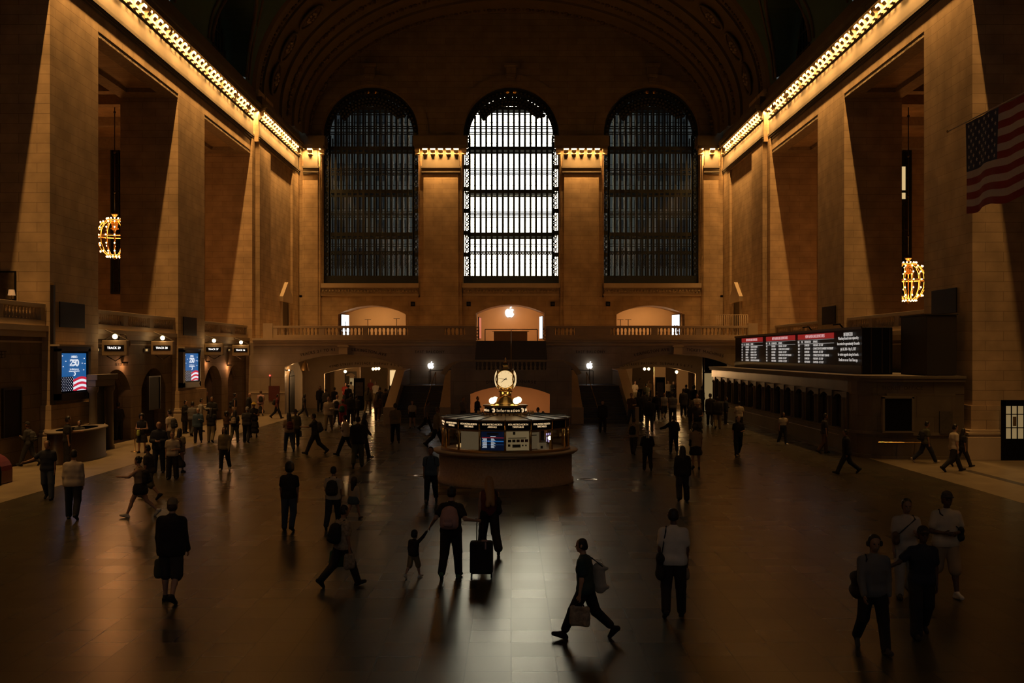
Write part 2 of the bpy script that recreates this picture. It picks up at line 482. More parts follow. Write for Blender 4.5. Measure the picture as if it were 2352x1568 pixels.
        tm.box(sx * (XW + 0.15), sx * (XW + 1.2), y0, y1, 5.2, 5.45)
        tm.box(sx * (XW + 0.28), sx * (XW + 1.0), y0, y1, 4.95, 5.03)
        tm.build('balcony_ledge', PLAIN, wall)
    fm = MB()
    if sx < 0: fm.box(sx * (XW + 0.9), sx * 34, -12, 84, 5.1, 5.5)
    else: fm.box(20.5, 34, -12, 32.4, 5.1, 5.5).box(23.9, 34, 32.4, 44.6, 5.1, 5.5).box(20.5, 34, 44.6, 84, 5.1, 5.5)
    fm.build('gallery_floor', PLAIN, wall)
    # lobby behind the arched gates
    km = MB()
    km.box(sx * 24.5, sx * 25, 48, 80, 0, 5.1)
    for yy in (55.9, 73.2): km.box(sx * (XW + 1), sx * 24.5, yy - 0.15, yy + 0.15, 0, 5.1)
    km.build('gate_lobby_wall', WARMWALL, wall)

# small lamps over the gates on the left, washing the wall below
for (yy, zz, pw) in ((53.6, 3.95, 26), (68.3, 3.9, 24), (73.4, 3.6, 42)):
    point('gate_lamp', (-(XW + 0.02), yy, zz), pw, (1, 0.42, 0.17), 0.04)
    MB().box(-(XW + 0.35), -(XW + 0.02), yy - 0.06, yy + 0.06, zz + 0.05, zz + 0.14).build('gate_lamp_hood', BRONZE, wall_l)

# ---- back of the hall (behind the camera) and the outer shell
bw = MB()
xb_ = [-34.5, -12.75 - 4.2, -12.75 + 4.2, -4.2, 4.2, 12.75 - 4.2, 12.75 + 4.2, 34.5]
for i in range(0, 8, 2): bw.box(xb_[i], xb_[i + 1], -12.5, -12, -0.3, 42)
bw.box(-17, 17, -12.5, -12, -0.3, 9); bw.box(-17, 17, -12.5, -12, 24, 42)
struct(bw.build('wall_back', STONE))
bw = MB()
for c in (-12.75, 0, 12.75):
    for k in range(9): bw.box(c - 4.2 + k * 1.05 - 0.08, c - 4.2 + k * 1.05 + 0.08, -12.4, -12.2, 9, 24)
    for z in (12, 15, 18, 21): bw.box(c - 4.2, c + 4.2, -12.4, -12.2, z - 0.2, z + 0.2)
struct(bw.build('window_9', IRON))

# ---- ceiling vault with lunettes
SPR, VA, VB = 24.5, 19.62, 13.6
def vault_x(z):
    return VA * math.sqrt(max(0, 1 - ((z - SPR) / VB) ** 2))
LUN = [21.35, 38.45, 55.55, 72.7]
def lun_h(y):
    h = 0.0
    for yc in LUN + [4.25]:
        d = abs(y - yc)
        if d < 4.3: h = max(h, 0.4 + 5.0 * math.sqrt(max(0, 1 - (d / 4.3) ** 2)))
    return h
ys = [-12 + 0.55 * i for i in range(int((79.0 + 12) / 0.55) + 1)] + [79.3]
NT = 40
rows = []
for y in ys:
    z0 = SPR + lun_h(y)
    th0 = math.asin(min(0.999, (z0 - SPR) / VB))
    r = []
    for i in range(NT + 1):
        t = th0 + (math.pi - 2 * th0) * i / NT
        r.append((VA * math.cos(t), y, SPR + VB * math.sin(t)))
    rows.append(r)
ceiling = struct(MB().grid(rows).build('ceiling', GREEN, smooth=True))
for sx in (-1, 1):
    lm = MB(); rib = MB(); gl = MB(); bars = MB()
    for yc in LUN:
        n = 28; ptsw = []; ptsv = []
        for i in range(n + 1):
            y = yc - 4.3 + 8.6 * i / n
            z = SPR + lun_h(y) + 0.0
            ptsw.append((sx * (XW + 1.4), y, z)); ptsv.append((sx * (vault_x(z) + 0.02), y, z))
        lm.grid([ptsw, ptsv])
        lm.grid([[(sx * (XW + 1.4), p[1], 24.4) for p in ptsw], ptsw]) if False else None
        # carved archivolt following the lunette edge on the vault
        for wdt, off in ((0.16, 0.1), (0.1, 0.9)):
            path = []
            for i in range(n + 1):
                a = math.pi * i / n
                y = yc - (4.3 + off) * math.cos(a); z = SPR + 0.4 + (5.0 + off) * math.sin(a)
                path.append((sx * (vault_x(z) - 0.05), y, z))
            rib.tube(path, wdt, 6)
        # window in the lunette
        R = 3.9
        gp = [(yc + R * math.cos(math.pi * i / 20), SPR + 0.3 + 4.7 * math.sin(math.pi * i / 20)) for i in range(21)]
        gl.prism(gp, fX, sx * (XW + 1.30), sx * (XW + 1.33))
        for k in range(-5, 6):
            yy = yc + k * 0.72
            hh = 4.7 * math.sqrt(max(0, 1 - ((yy - yc) / R) ** 2))
            bars.box(sx * (XW + 1.25), sx * (XW + 1.28), yy - 0.09, yy + 0.09, SPR + 0.3, SPR + 0.3 + hh)
        for zz in (1.3, 2.6, 3.8):
            hw = R * math.sqrt(max(0, 1 - (zz / 4.7) ** 2))
            bars.box(sx * (XW + 1.22), sx * (XW + 1.25), yc - hw, yc + hw, SPR + 0.25 + zz, SPR + 0.37 + zz)
        # solid ring between window and arch
        prev = None
        for i in range(21):
            a = math.pi * i / 20
            p1 = (sx * (XW + 1.4), yc + 4.35 * math.cos(a), SPR + 0.35 + 5.1 * math.sin(a)); p0 = (sx * (XW + 1.4), yc + R * math.cos(a), SPR + 0.3 + 4.7 * math.sin(a))
            if prev: lm.quad(prev[0], prev[1], p1, p0)
            prev = (p0, p1)
    lm.build('lunette_reveal', GREEN, ceiling, smooth=False)
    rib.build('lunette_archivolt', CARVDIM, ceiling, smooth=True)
    wi = struct(bars.build('window_%d' % (5 if sx < 0 else 6), IRON))
    gl.build('window_pane', DIMGLASS, wi)
    am = MB()      # attic strip above the cornice
    am.box(sx * (XW - 0.30), sx * (XW + 1.5), -12, 79.3, 23.34, 24.2)
    am.box(sx * (XW - 0.12), sx * (XW + 1.5), -12, 79.3, 24.2, 24.6)
    am.box(sx * (XW - 0.72), sx * (XW + 1.5), 79.2, 95, 23.34, 24.0)
    struct(am.build('trim_%d' % (1 if sx < 0 else 2), PLASTER))
    # outer skin so that the side galleries are closed
    struct(MB().box(sx * 23, sx * 34.5, -12, 96, 21.5, 21.7).build('roof_slab', PLAIN))

# ---- stepped arch between the vault and the east window wall
def ell(a, b, y, n=56, z0=SPR - 0.6):
    out = [(a, y, z0)]
    for i in range(n + 1):
        t = math.pi * i / n
        out.append((a * math.cos(t), y, SPR + b * math.sin(t)))
    out.append((-a, y, z0))
    return out
prof = []
A0, B0, Y0, A1, B1, Y1 = 19.7, 13.8, 79.0, 18.25, 10.95, 95.2
steps = [(0, 0), (0.02, 0.30), (0.07, 0.30), (0.07, 0.12), (0.13, 0.12), (0.13, 0.3), (0.16, 0.3), (0.16, 0.05), (0.42, 0.05), (0.42, 0.28), (0.46, 0.28), (0.46, 0.10), (0.62, 0.10), (0.62, 0.32), (0.66, 0.32), (0.66, 0.15), (0.80, 0.15), (0.80, 0.38), (0.84, 0.38), (0.84, 0.22), (1.0, 0.22), (1.0, 0.6)]
rows = []
for t, d in steps:
    rows.append(ell(A0 + (A1 - A0) * t - d, B0 + (B1 - B0) * t - d, Y0 + (Y1 - Y0) * t))
arch_o = struct(MB().grid(rows).build('trim_3', PLASTER))
# carved bands inside the arch
cb = MB()
for (t, d, w) in ((0.10, 0.16, 0.34), (0.54, 0.15, 0.45), (0.73, 0.2, 0.4), (0.92, 0.27, 0.42)):
    a_, b_, y_ = A0 + (A1 - A0) * t - d, B0 + (B1 - B0) * t - d, Y0 + (Y1 - Y0) * t
    for i in range(130):
        th = math.pi * (i + 0.5) / 130
        c = Vector((a_ * math.cos(th), y_, SPR + b_ * math.sin(th)))
        cb.sphere(tuple(c), w * (0.45 + 0.2 * math.sin(i * 2.4)), 5, 4, 0.8)
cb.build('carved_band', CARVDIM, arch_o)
# medallions
t = 0.29
a_, b_, y_ = A0 + (A1 - A0) * t - 0.1, B0 + (B1 - B0) * t - 0.1, Y0 + (Y1 - Y0) * t
for k, deg in enumerate((9, 21, 33, 45, 57, 69, 111, 123, 135, 147, 159, 171)):
    th = math.radians(deg)
    c = Vector((a_ * math.cos(th), y_, SPR + b_ * math.sin(th)))
    nrm = -Vector((math.cos(th) * b_, 0, math.sin(th) * a_)).normalized()
    rootm = thing('ceiling_medallion', '', 'medallion', tuple(c + nrm * 0.08), group='carved medallions on the great arch')
    sd = 'left' if math.cos(th) < 0 else 'right'
    n_ = k + 1 if sd == 'right' else 12 - k
    word = ('lowest', 'second lowest', 'third lowest', 'fourth lowest', 'fifth lowest', 'topmost')[n_ - 1]
    rootm['label'] = 'dark round carved medallion, %s on the %s side of the great arch' % (word, sd)
    q = nrm.to_track_quat('Z', 'Y'); rootm.rotation_mode = 'QUATERNION'; rootm.rotation_quaternion = q
    mm = MB()
    ring = [(0.95 * math.cos(2 * math.pi * i / 28), 1.25 * math.sin(2 * math.pi * i / 28), 0.05) for i in range(28)]
    mm.tube(ring, 0.11, 6, closed=True); mm.build('ring', PLASTER, rootm, smooth=True)
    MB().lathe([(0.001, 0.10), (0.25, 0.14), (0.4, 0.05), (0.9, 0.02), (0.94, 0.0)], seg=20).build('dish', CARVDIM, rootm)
    ro = MB()
    for j in range(8):
        an = j * math.pi / 4
        ro.sphere((0.42 * math.cos(an), 0.42 * math.sin(an), 0.08), 0.15, 6, 4)
    ro.build('rosette', CARVED, rootm, smooth=True)

# ---- east window wall
WC = (-12.75, 0.0, 12.75); WH = 4.36; ZB, ZS = 10.85, 24.45; ZT = ZS + WH
em = MB()
yf, yb = YE, YE + 3.2
xs_ = [-19.6, -12.75 - WH, -12.75 + WH, -WH, WH, 12.75 - WH, 12.75 + WH, 19.6]
up = MB()
for i in range(0, 8, 2): em.box(xs_[i], xs_[i + 1], yf, yb, 9.6, 23.5); up.box(xs_[i], xs_[i + 1], yf, yb, 23.5, 36)
for c in WC:
    up.box(c - WH, c - WH + 0.001, yf, yb, 23.5, ZS)
    spandrel(up, c - WH, c + WH, ZS, ZT, 36, fY, yf, yb, 24)
OPN = [(-12.6, 3.07, 8.05, 8.85), (-0.08, 3.11, 8.15, 8.93), (12.62, 3.09, 8.05, 8.85)]
edges = [-19.6]
for (c, hw, zs, za) in OPN: edges += [c - hw, c + hw]
edges.append(19.6)
for i in range(0, 8, 2): em.box(edges[i], edges[i + 1], yf, yb, 5.4, 9.8)
for (c, hw, zs, za) in OPN: spandrel(em, c - hw, c + hw, zs, za, 9.8, fY, yf, yb, 20)
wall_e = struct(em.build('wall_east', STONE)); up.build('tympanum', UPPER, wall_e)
am = MB()
for c in WC:
    prev = None
    for i in range(33):
        a = math.pi * i / 32
        pi_ = (c + (WH + 0.0) * math.cos(a), ZS + WH * math.sin(a)); po = (c + (WH + 0.95) * math.cos(a), ZS + (WH + 0.95) * math.sin(a))
        if prev:
            y_ = yf - 0.10
            am.quad((prev[0][0], y_, prev[0][1]), (prev[1][0], y_, prev[1][1]), (po[0], y_, po[1]), (pi_[0], y_, pi_[1]))
            am.quad((prev[1][0], y_, prev[1][1]), (prev[1][0], yf, prev[1][1]), (po[0], yf, po[1]), (po[0], y_, po[1]))
            am.quad((prev[0][0], yf, prev[0][1]), (prev[0][0], y_, prev[0][1]), (pi_[0], y_, pi_[1]), (pi_[0], yf, pi_[1]))
        prev = (pi_, po)
    # keystone bracket
    am.box(c - 0.62, c + 0.62, yf - 0.75, yf, ZT + 1.55, ZT + 1.75)
    am.box(c - 0.45, c + 0.45, yf - 0.55, yf, ZT + 0.6, ZT + 1.55)
    am.box(c - 0.3, c + 0.3, yf - 0.35, yf, ZT + 0.2, ZT + 0.6)
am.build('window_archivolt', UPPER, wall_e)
sm = MB(); cm = MB()
for c in WC:
    sm.box(c - WH - 0.05, c + WH + 0.05, yf - 0.35, yf + 0.3, 10.45, 10.85)
    sm.box(c - WH - 0.05, c + WH + 0.05, yf - 0.12, yf + 0.3, 9.72, 9.9)
    cm.box(c - WH, c + WH, yf - 0.2, yf + 0.3, 9.9, 10.45)
    for k in range(30): cm.sphere((c - WH + 0.15 + k * 0.29, yf - 0.2, 10.17), 0.13, 6, 4)
sm.build('window_sill', PLAIN, wall_e); cm.build('carved_sill_band', CARVED, wall_e)
# pilasters with lit capitals
PIL = [(-18.85, -17.2), (-8.2, -4.45), (4.45, 8.2), (17.2, 18.85)]
for (x0, x1) in PIL:
    pm = MB(); pm.box(x0, x1, yf - 0.3, yf + 0.2, 5.45, 22.9)
    if x1 - x0 > 3: pm.box(x0 + 0.32, x1 - 0.32, yf - 0.55, yf - 0.3, 5.45, 20.7)
    else: pm.box(x0 + 0.1, x1 - 0.2, yf - 0.5, yf - 0.3, 5.45, 20.7)
    pm.build('pilaster', STONE, wall_e)
    c_ = MB(); e = 0.2
    a0, a1 = x0 + e, x1 - e
    for (d, z0, z1) in ((0.60, 20.62, 20.72), (0.64, 20.78, 20.88), (0.59, 20.88, 21.15), (0.68, 21.18, 21.36), (0.57, 21.36, 22.3), (0.50, 22.28, 22.93)):
        c_.box(a0 - (d - 0.56), a1 + (d - 0.56), yf - d, yf, z0, z1)
    c_.box(x0 - 0.42, x1 + 0.42, yf - 1.2, yf + 0.3, 22.93, 23.12)
    c_.box(x0 - 0.55, x1 + 0.55, yf - 1.3, yf + 0.3, 23.12, 23.95)
    c_.box(x0 - 0.4, x1 + 0.4, yf - 1.22, yf - 1.14, 22.82, 22.94)
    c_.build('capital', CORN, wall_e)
    b_ = MB(); nn = 7 if x1 - x0 > 3 else 3; wd = 0.42
    for k in range(nn):
        xc = x0 - 0.22 + (x1 - x0 + 0.44) * k / (nn - 1)
        p = [(yf - 0.50 - a, z) for a, z in scroll_pts(0.52)]
        b_.prism(p, lambda yy, z, xx: (xx, yy, z), xc - wd / 2, xc + wd / 2)
    b_.build('capital_bracket_row', PLAIN, wall_e)

# ---- the three great windows: inner and outer iron screens, glass, ornament
def great_window(idx, c):
    fr = MB(); Yi, Yo = YE + 1.0, YE + 2.4
    R = WH
    # ornamental border band (inner face)
    W2 = WH - 0.56
    def halfw(z, r): return r if z < ZS else math.sqrt(max(0, r * r - (z - ZS) ** 2))
    prev = None
    for i in range(33):
        a = math.pi * i / 32
        p0 = (c + (R - 0.1) * math.cos(a), ZS + (R - 0.1) * math.sin(a)); p1 = (c + R * math.cos(a), ZS + (R + 0.02) * math.sin(a))
        q0 = (c + W2 * math.cos(a), ZS + (W2 - 0.25) * math.sin(a)); q1 = (c + (W2 + 0.1) * math.cos(a), ZS + (W2 - 0.15) * math.sin(a))
        if prev:
            fr.quad((prev[0][0], Yi + .1, prev[0][1]), (prev[2][0], Yi + .1, prev[2][1]), (q0[0], Yi + .1, q0[1]), (p0[0], Yi + .1, p0[1]))
            for (s0, s1, e0, e1) in ((prev[0], prev[1], p0, p1), (prev[2], prev[3], q0, q1)):
                fr.quad((s0[0], Yi, s0[1]), (s1[0], Yi, s1[1]), (e1[0], Yi, e1[1]), (e0[0], Yi, e0[1]))
                fr.quad((s0[0], Yi, s0[1]), (e0[0], Yi, e0[1]), (e0[0], Yi + .2, e0[1]), (s0[0], Yi + .2, s0[1]))
        prev = (p0, p1, q0, q1)
    for sgn in (-1, 1):
        fr.box(c + sgn * R, c + sgn * (R - 0.1), Yi, Yi + 0.2, ZB, ZS)
        fr.box(c + sgn * W2, c + sgn * (W2 + 0.1), Yi, Yi + 0.2, ZB, ZS)
    # uprights
    for Y_, th, dep in ((Yi, 0.10, 0.16), (Yo, 0.055, 0.14)):
        for k in range(16):
            x = c - W2 + 2 * W2 * k / 15
            zt = ZS + math.sqrt(max(0, W2 ** 2 - (x - c) ** 2)) * (W2 - 0.2) / W2
            fr.box(x - th, x + th, Y_, Y_ + dep, ZB + 0.7, zt)
    # rails; heights read off the window
    def zy(y): return EYE - (y - CY) * (YE + 1.1) / FPX
    rails = [(246, 252, 1), (258, 259.5, 0), (263, 264.5, 0), (290, 291.5, 0), (295, 296.5, 0), (303, 304.5, 0), (307.5, 309, 0), (337, 344, 1), (350, 353, 0), (387, 388.5, 0), (391, 392.5, 0), (397, 398.5, 0), (401, 402.5, 0),
             (436, 443, 1), (449, 452, 0), (486, 487.5, 0), (490, 491.5, 0), (493, 494.5, 0), (498, 499.5, 0), (534, 542, 1), (546, 549, 0), (560, 561, 0), (565.5, 566.5, 0), (577, 580, 0), (582, 584, 0)]
    for (ya, yb_, thick) in rails:
        z1, z0 = zy(ya - 0.35), zy(yb_ + 0.35)
        hw = halfw((z0 + z1) / 2, W2)
        fr.box(c - hw, c + hw, Yi + 0.02, (Yo if thick else Yi + 0.12), z0, z1)
    for ya in (274, 322, 372, 420, 474, 518):
        z1 = zy(ya); hw = halfw(z1, W2); fr.box(c - hw, c + hw, Yo, Yo + 0.06, z1 - 0.025, z1 + 0.015)
    fr.box(c - R, c + R, Yi - 0.05, Yi + 0.3, ZB, ZB + 0.78)
    fr.build('window_frame', IRON, None)
    root = bpy.context.scene.objects[-1] if False else COL.objects[-1]
    root.name = 'window_%d' % idx; struct(root)
    # ornament: scrollwork in the side bands, around the arch and along the foot
    om = MB(); r = random.Random(idx)
    for sgn in (-1, 1):
        z = ZB + 0.9; k = 0
        while z < ZS:
            xm = c + sgn * (R - 0.30)
            ring = [(xm + 0.13 * math.cos(a * math.pi / 4), Yi + 0.05, z + 0.18 * math.sin(a * math.pi / 4)) for a in range(8)]
            om.tube(ring, 0.06, 4, closed=True)
            om.tube([(xm - 0.16, Yi + 0.05, z + 0.2), (xm, Yi + 0.05, z + 0.32), (xm + 0.16, Yi + 0.05, z + 0.46)], 0.07, 4)
            om.tube([(xm + 0.16, Yi + 0.05, z + 0.2), (xm, Yi + 0.05, z + 0.32), (xm - 0.16, Yi + 0.05, z + 0.46)], 0.07, 4)
            if k % 4 == 3: om.box(xm - 0.2, xm + 0.2, Yi, Yi + 0.1, z + 0.1, z + 0.5)
            om.box(xm - 0.26, xm - 0.2, Yi + 0.02, Yi + 0.08, z, z + 0.5); om.box(xm + 0.2, xm + 0.26, Yi + 0.02, Yi + 0.08, z, z + 0.5)
            z += 0.5; k += 1
    for i in range(34):
        a = math.pi * (i + 0.5) / 34
        xm, zm = c + (R - 0.32) * math.cos(a), ZS + (R - 0.38) * math.sin(a)
        om.sphere((xm, Yi + 0.06, zm), 0.19, 6, 4)
    for k in range(60):
        a = math.pi * (0.18 + 0.64 * k / 59); rr = W2 - 0.3 - 0.28 * (k % 3)
        om.sphere((c + rr * math.cos(a), Yi + 0.06, ZS + (rr - 0.1) * math.sin(a)), 0.21, 6, 4)
    for k in range(15):
        xm = c - W2 + 2 * W2 * (k + 0.5) / 15; zb = zy(634)
        for j, (dx, dz) in enumerate([(0, .25), (0, .6), (-.1, .8), (.1, .8), (0, 1.0), (-.1, 1.15), (.1, 1.15), (0, 1.35), (-.1, 1.5), (.1, 1.5), (0, 1.7)]):
            om.tube([(xm + dx * 0.7, Yi + 0.05, zb + dz - 0.11), (xm + dx * 1.4, Yi + 0.05, zb + dz), (xm + dx * 0.7, Yi + 0.05, zb + dz + 0.11)], 0.032, 4)
        om.tube([(xm, Yi + 0.05, zb), (xm, Yi + 0.05, zb + 1.9)], 0.025, 4)
        for j in range(4): om.sphere((xm - 0.17 + j * 0.115, Yi + 0.05, zb + 1.98 + 0.1 * (j % 2)), 0.075, 5, 4)
    om.build('ornamental_grille', IRON, root)
    gm = MB()
    pts = [(c + (W2) * math.cos(math.pi * i / 24), ZS + (W2 - 0.2) * math.sin(math.pi * i / 24)) for i in range(25)] + [(c - W2, ZB + 0.7), (c + W2, ZB + 0.7)]
    for Y_ in (Yi + 0.13, Yo + 0.05):
        n = len(gm.v); gm.v += [(u, Y_, v) for u, v in pts]; gm.f.append(tuple(range(n, n + len(pts))))
    gm.build('window_pane', WINGLASS, root)
    wk = MB()
    for y in (249, 341, 440, 538, 640):
        z = zy(y); hw = halfw(z, R - 0.1); wk.box(c - hw, c + hw, Yi + 0.2, Yo, z - 0.06, z + 0.02)
    wk.build('glass_walkway', mat('walkway_glass', (0.25, 0.34, 0.28), 0.3), root)
    gb = MB(); 
    for sgn in (-1, 1): gb.sphere((c + sgn * 0.33, Yi + 0.02, ZT - 0.42), 0.2, 8, 6)
    gb.build('gilt_rosette', BRASS, root)
    return root
for i, c in enumerate(WC): great_window(i + 1, c)

# ---- buildings across the street
FAC = mat('far_facade', (0.36, 0.40, 0.41), 0.9, noise=0.3, nscale=0.25)
fw = mat('far_facade_glass', (0.08, 0.1, 0.12), 0.3)
for sx, lab in ((-1, 'left'), (1, 'right')):
    m = MB(); m.box(sx * 8.2, sx * 60, 118, 150, 0, 90)
    b = struct(m.build('exterior_building', FAC))
    g = MB()
    for zi in range(11):
        for xi in range(10):
            x = sx * (9.6 + xi * 2.3); g.box(x, x + sx * 1.2, 117.9, 118.0, 8 + zi * 3.2, 10.0 + zi * 3.2)
    g.build('facade_windows', fw, b)
    struct(MB().box(sx * 60, sx * 70, -40, 117, 0, 40).build('exterior_side_building', mat('pale_side_facade', (0.55, 0.60, 0.66), 0.9)))
struct(MB().box(-60, 60, 120.2, 240, -0.3, -0.1).build('street', mat('asphalt', (0.06, 0.06, 0.06), 0.9)))

# ---- east balcony rooms (lit shop interiors behind the arches)
struct(MB().box(-19.6, 19.6, YB + 0.1, 102, 5.0, 5.45).build('balcony_floor', WARMWALL))
rm = MB()
rm.box(-19.6, 19.6, 101.5, 102, 5.4, 10.0)             # back wall
rm.box(-19.6, 19.6, yb, 102, 9.7, 10.2)
for x in (-19.5, -7.2, 6.8, 19.1): rm.box(x, x + 0.4, yb, 101.5, 5.4, 9.8)
struct(rm.build('wall_shop', WARMWALL))
for (x, pw, col) in ((-12.6, 150, (1, 0.52, 0.19)), (0, 170, (1, 0.46, 0.17)), (12.6, 160, (1, 0.50, 0.18))):
    area('shop_downlight', (x, 98.9, 9.6), (0, 0, 0), 4.0, 0.6, pw, col)
# ================================================================== EAST FRONT, STAIRS, PASSAGES
AL, AR = (-16.97, -8.12), (8.12, 16.8)          # the two passage arches
fm = MB()
y0, y1 = YB, YB + 0.7
fm.box(-19.6, AL[0], y0, y1, 0, 5.3); fm.box(AL[1], -2.6, y0, y1, 0, 5.3)
fm.box(2.6, AR[0], y0, y1, 0, 5.3); fm.box(AR[1], 19.6, y0, y1, 0, 5.3)
for (a, b) in (AL, AR): spandrel(fm, a, b, 3.5, 4.42, 5.3, fY, y0, y1, 20)
front = struct(fm.build('wall_balcony', MARBLE))
tm = MB()
for (a, b) in ((-19.3, -2.62), (2.62, 19.3)):
    tm.box(a, b, y0 - 0.42, y0 + 0.4, 5.50, 5.66); tm.box(a, b, y0 - 0.30, y0 + 0.3, 5.34, 5.50)
    tm.box(a, b, y0 - 0.14, y0 + 0.3, 5.1, 5.34); tm.box(a, b, y0 - 0.05, y0, 4.98, 5.03)
for (a, b) in (AL, AR):
    c = (a + b) / 2; tm.box(c - 0.32, c + 0.32, y0 - 0.34, y0, 4.45, 5.15); tm.box(c - 0.42, c + 0.42, y0 - 0.38, y0, 5.0, 5.12)
tm.box(-19.6, AL[0], y0 - 0.06, y0, 1.55, 1.64)
tm.build('balcony_ledge', PLAIN, front)
text('EAST BALCONY', 0.26, (-6.1, y0 - 0.02, 4.63), 'W', LETTER, front, name='inscription', sp=1.25)
text('EAST BALCONY', 0.26, (5.95, y0 - 0.02, 4.63), 'W', LETTER, front, name='inscription', sp=1.25)

def arc_text(s, xc, zc, size, R, Y, parent, m=LETTER, step=1.0, off=0.0):
    """letters cut along the curve above an arch, joined into one inscription"""
    W = {'I': 0.42, ' ': 0.45, 'M': 1.15, 'W': 1.2, 'N': 0.95, 'O': 0.95, 'G': 0.95, 'Q': 1, 'E': 0.78, 'T': 0.78, 'L': 0.72, 'S': 0.78}
    ws = [W.get(ch, 0.85) * size * step for ch in s]; tot = sum(ws); x = off - tot / 2
    objs = []
    for ch, w in zip(s, ws):
        xm = x + w / 2; x += w
        if ch == ' ': continue
        c = bpy.data.curves.new('inscription', 'FONT'); c.body = ch; c.size = size; c.align_x = 'CENTER'; c.align_y = 'CENTER'; c.extrude = 0.006
        o = bpy.data.objects.new('tmp', c); COL.objects.link(o)
        a = xm / R
        o.matrix_world = Matrix.Translation((xc + R * math.sin(a), Y, zc - R + R * math.cos(a))) @ Matrix.Rotation(a, 4, 'Y') @ Matrix.Rotation(math.radians(90), 4, 'X')
        objs.append(o)
    bpy.context.view_layer.update()
    dg = bpy.context.evaluated_depsgraph_get(); bmj = bmesh.new()
    for o in objs:
        me = bpy.data.meshes.new_from_object(o.evaluated_get(dg)); me.transform(o.matrix_world); bmj.from_mesh(me); bpy.data.meshes.remove(me)
    for o in objs: bpy.data.objects.remove(o)
    me = bpy.data.meshes.new('inscription'); bmj.to_mesh(me); bmj.free(); me.materials.append(m)
    return link_mesh('inscription', me, parent)
arc_text('TRACKS 21 TO 41', -12.55, 4.82, 0.29, 12, y0 - 0.02, front, step=0.82, off=-1.95)
for o in [COL.objects[-1]]: pass
arc_text('LEXINGTON AVE', -12.55, 4.82, 0.30, 12, y0 - 0.02, front, step=0.88, off=1.92)
arc_text('LEXINGTON AVE', 12.46, 4.82, 0.30, 12, y0 - 0.02, front, step=0.88, off=-1.95)
arc_text('TICKET MACHINES', 12.46, 4.82, 0.29, 12, y0 - 0.02, front, step=0.86, off=2.1)

for o_ in (-15.9,): area('passage_cove', (o_ + 3.6, 82.5, 4.85), (0, 0, 0), 5.0, 0.2, 26, (1, 0.5, 0.2))
area('passage_cove', (11.6, 82.5, 4.85), (0, 0, 0), 5.0, 0.2, 20, (1, 0.5, 0.2))
# ---- inner arches of the passages with the subway inscription
im = MB(); YI = 86.0
for (a, b, o0, o1) in ((-17.0, -7.6, -15.4, -8.3), (7.6, 17.2, 8.2, 15.2)):
    im.box(a, o0, YI, YI + 0.5, 0, 4.95); im.box(o1, b, YI, YI + 0.5, 0, 4.95)
    spandrel(im, o0, o1, 2.85, 3.42, 4.95, fY, YI, YI + 0.5, 16)
for x in (-17.35, -7.9, 7.5, 17.0): im.box(x, x + 0.35, y1, YI if abs(x) > 10 else 111, 0, 4.95)
for x in (-19.6, 19.2): im.box(x, x + 0.4, YI, 111, 0, 4.95)
inner = struct(im.build('wall_passage', PLAIN))
arc_text('42ND STREET PASSAGE  SUBWAY 4 5 6 7 S', -11.8, 3.70, 0.27, 18, YI - 0.02, inner, step=0.86)
arc_text('42ND STREET PASSAGE  SUBWAY 4 5 6 7 S', 11.75, 3.70, 0.27, 18, YI - 0.02, inner, step=0.86)
pm = MB()
pm.box(-19.6, 19.6, 111, 111.4, 0, 4.95)
pm.box(-15.9, -13.6, 94, 94.3, 0, 4.95); pm.box(-12.3, -11.0, 104, 104.3, 0, 4.95)
pm.box(12.6, 13.6, 92, 92.3, 0, 4.95); pm.box(10.6, 11.6, 100, 100.3, 0, 4.95); pm.box(14.6, 15.6, 92, 92.3, 0, 4.95)
pm.box(-10.9, -10.3, 95, 103, 0, 4.95); pm.box(8.9, 9.2, 100, 108, 0, 4.95)
struct(pm.build('passage_partition', WARMWALL))
struct(MB().box(-19.6, 19.6, y1, 111.5, 4.95, 5.0).build('passage_ceiling', WARMWALL))
# arched doorway standing in the left passage
dm = MB(); dm.box(-14.95, -14.55, 93.86, 94.0, 0, 2.5); dm.box(-14.1, -13.9, 93.86, 94, 0, 2.5)
spandrel(dm, -14.95, -13.9, 2.3, 2.75, 2.9, fY, 93.86, 94.0, 10)
d1 = struct(dm.build('door_1', BRONZE)); MB().box(-14.5, -14.15, 93.9, 93.95, 0.1, 2.3).build('lit_pane', E_PANE, d1)
# narrow dark doorway in the left reveal, and a glazed screen on the right
dm = MB(); dm.box(-16.98, -16.93, 79.9, 81.8, 0, 2.8)
dm.prism([(v, w) for v, w in arc_pts(79.9, 81.8, 2.75, 3.25, 10)], fX, -16.98, -16.93)
struct(dm.build('door_2', BLACK))
dm = MB()
for x in (14.9, 15.75, 16.65): dm.box(x - 0.07, x + 0.07, 81.0, 81.15, 0, 4.6)
dm.box(14.9, 16.7, 81.0, 81.15, 3.0, 3.12); dm.box(15.75, 16.65, 81, 81.15, 2.0, 2.08)
d3 = struct(dm.build('door_3', BRONZE))
MB().box(15.0, 15.68, 81.05, 81.08, 0.05, 2.98).box(15.85, 16.3, 81.05, 81.08, 0.05, 2.98).build('lit_pane', E_PANE, d3)
MB().box(15.0, 16.6, 81.05, 81.08, 3.12, 4.55).build('window_pane', mat('dark_transom_glass', (0.02, 0.02, 0.025), 0.1), d3)
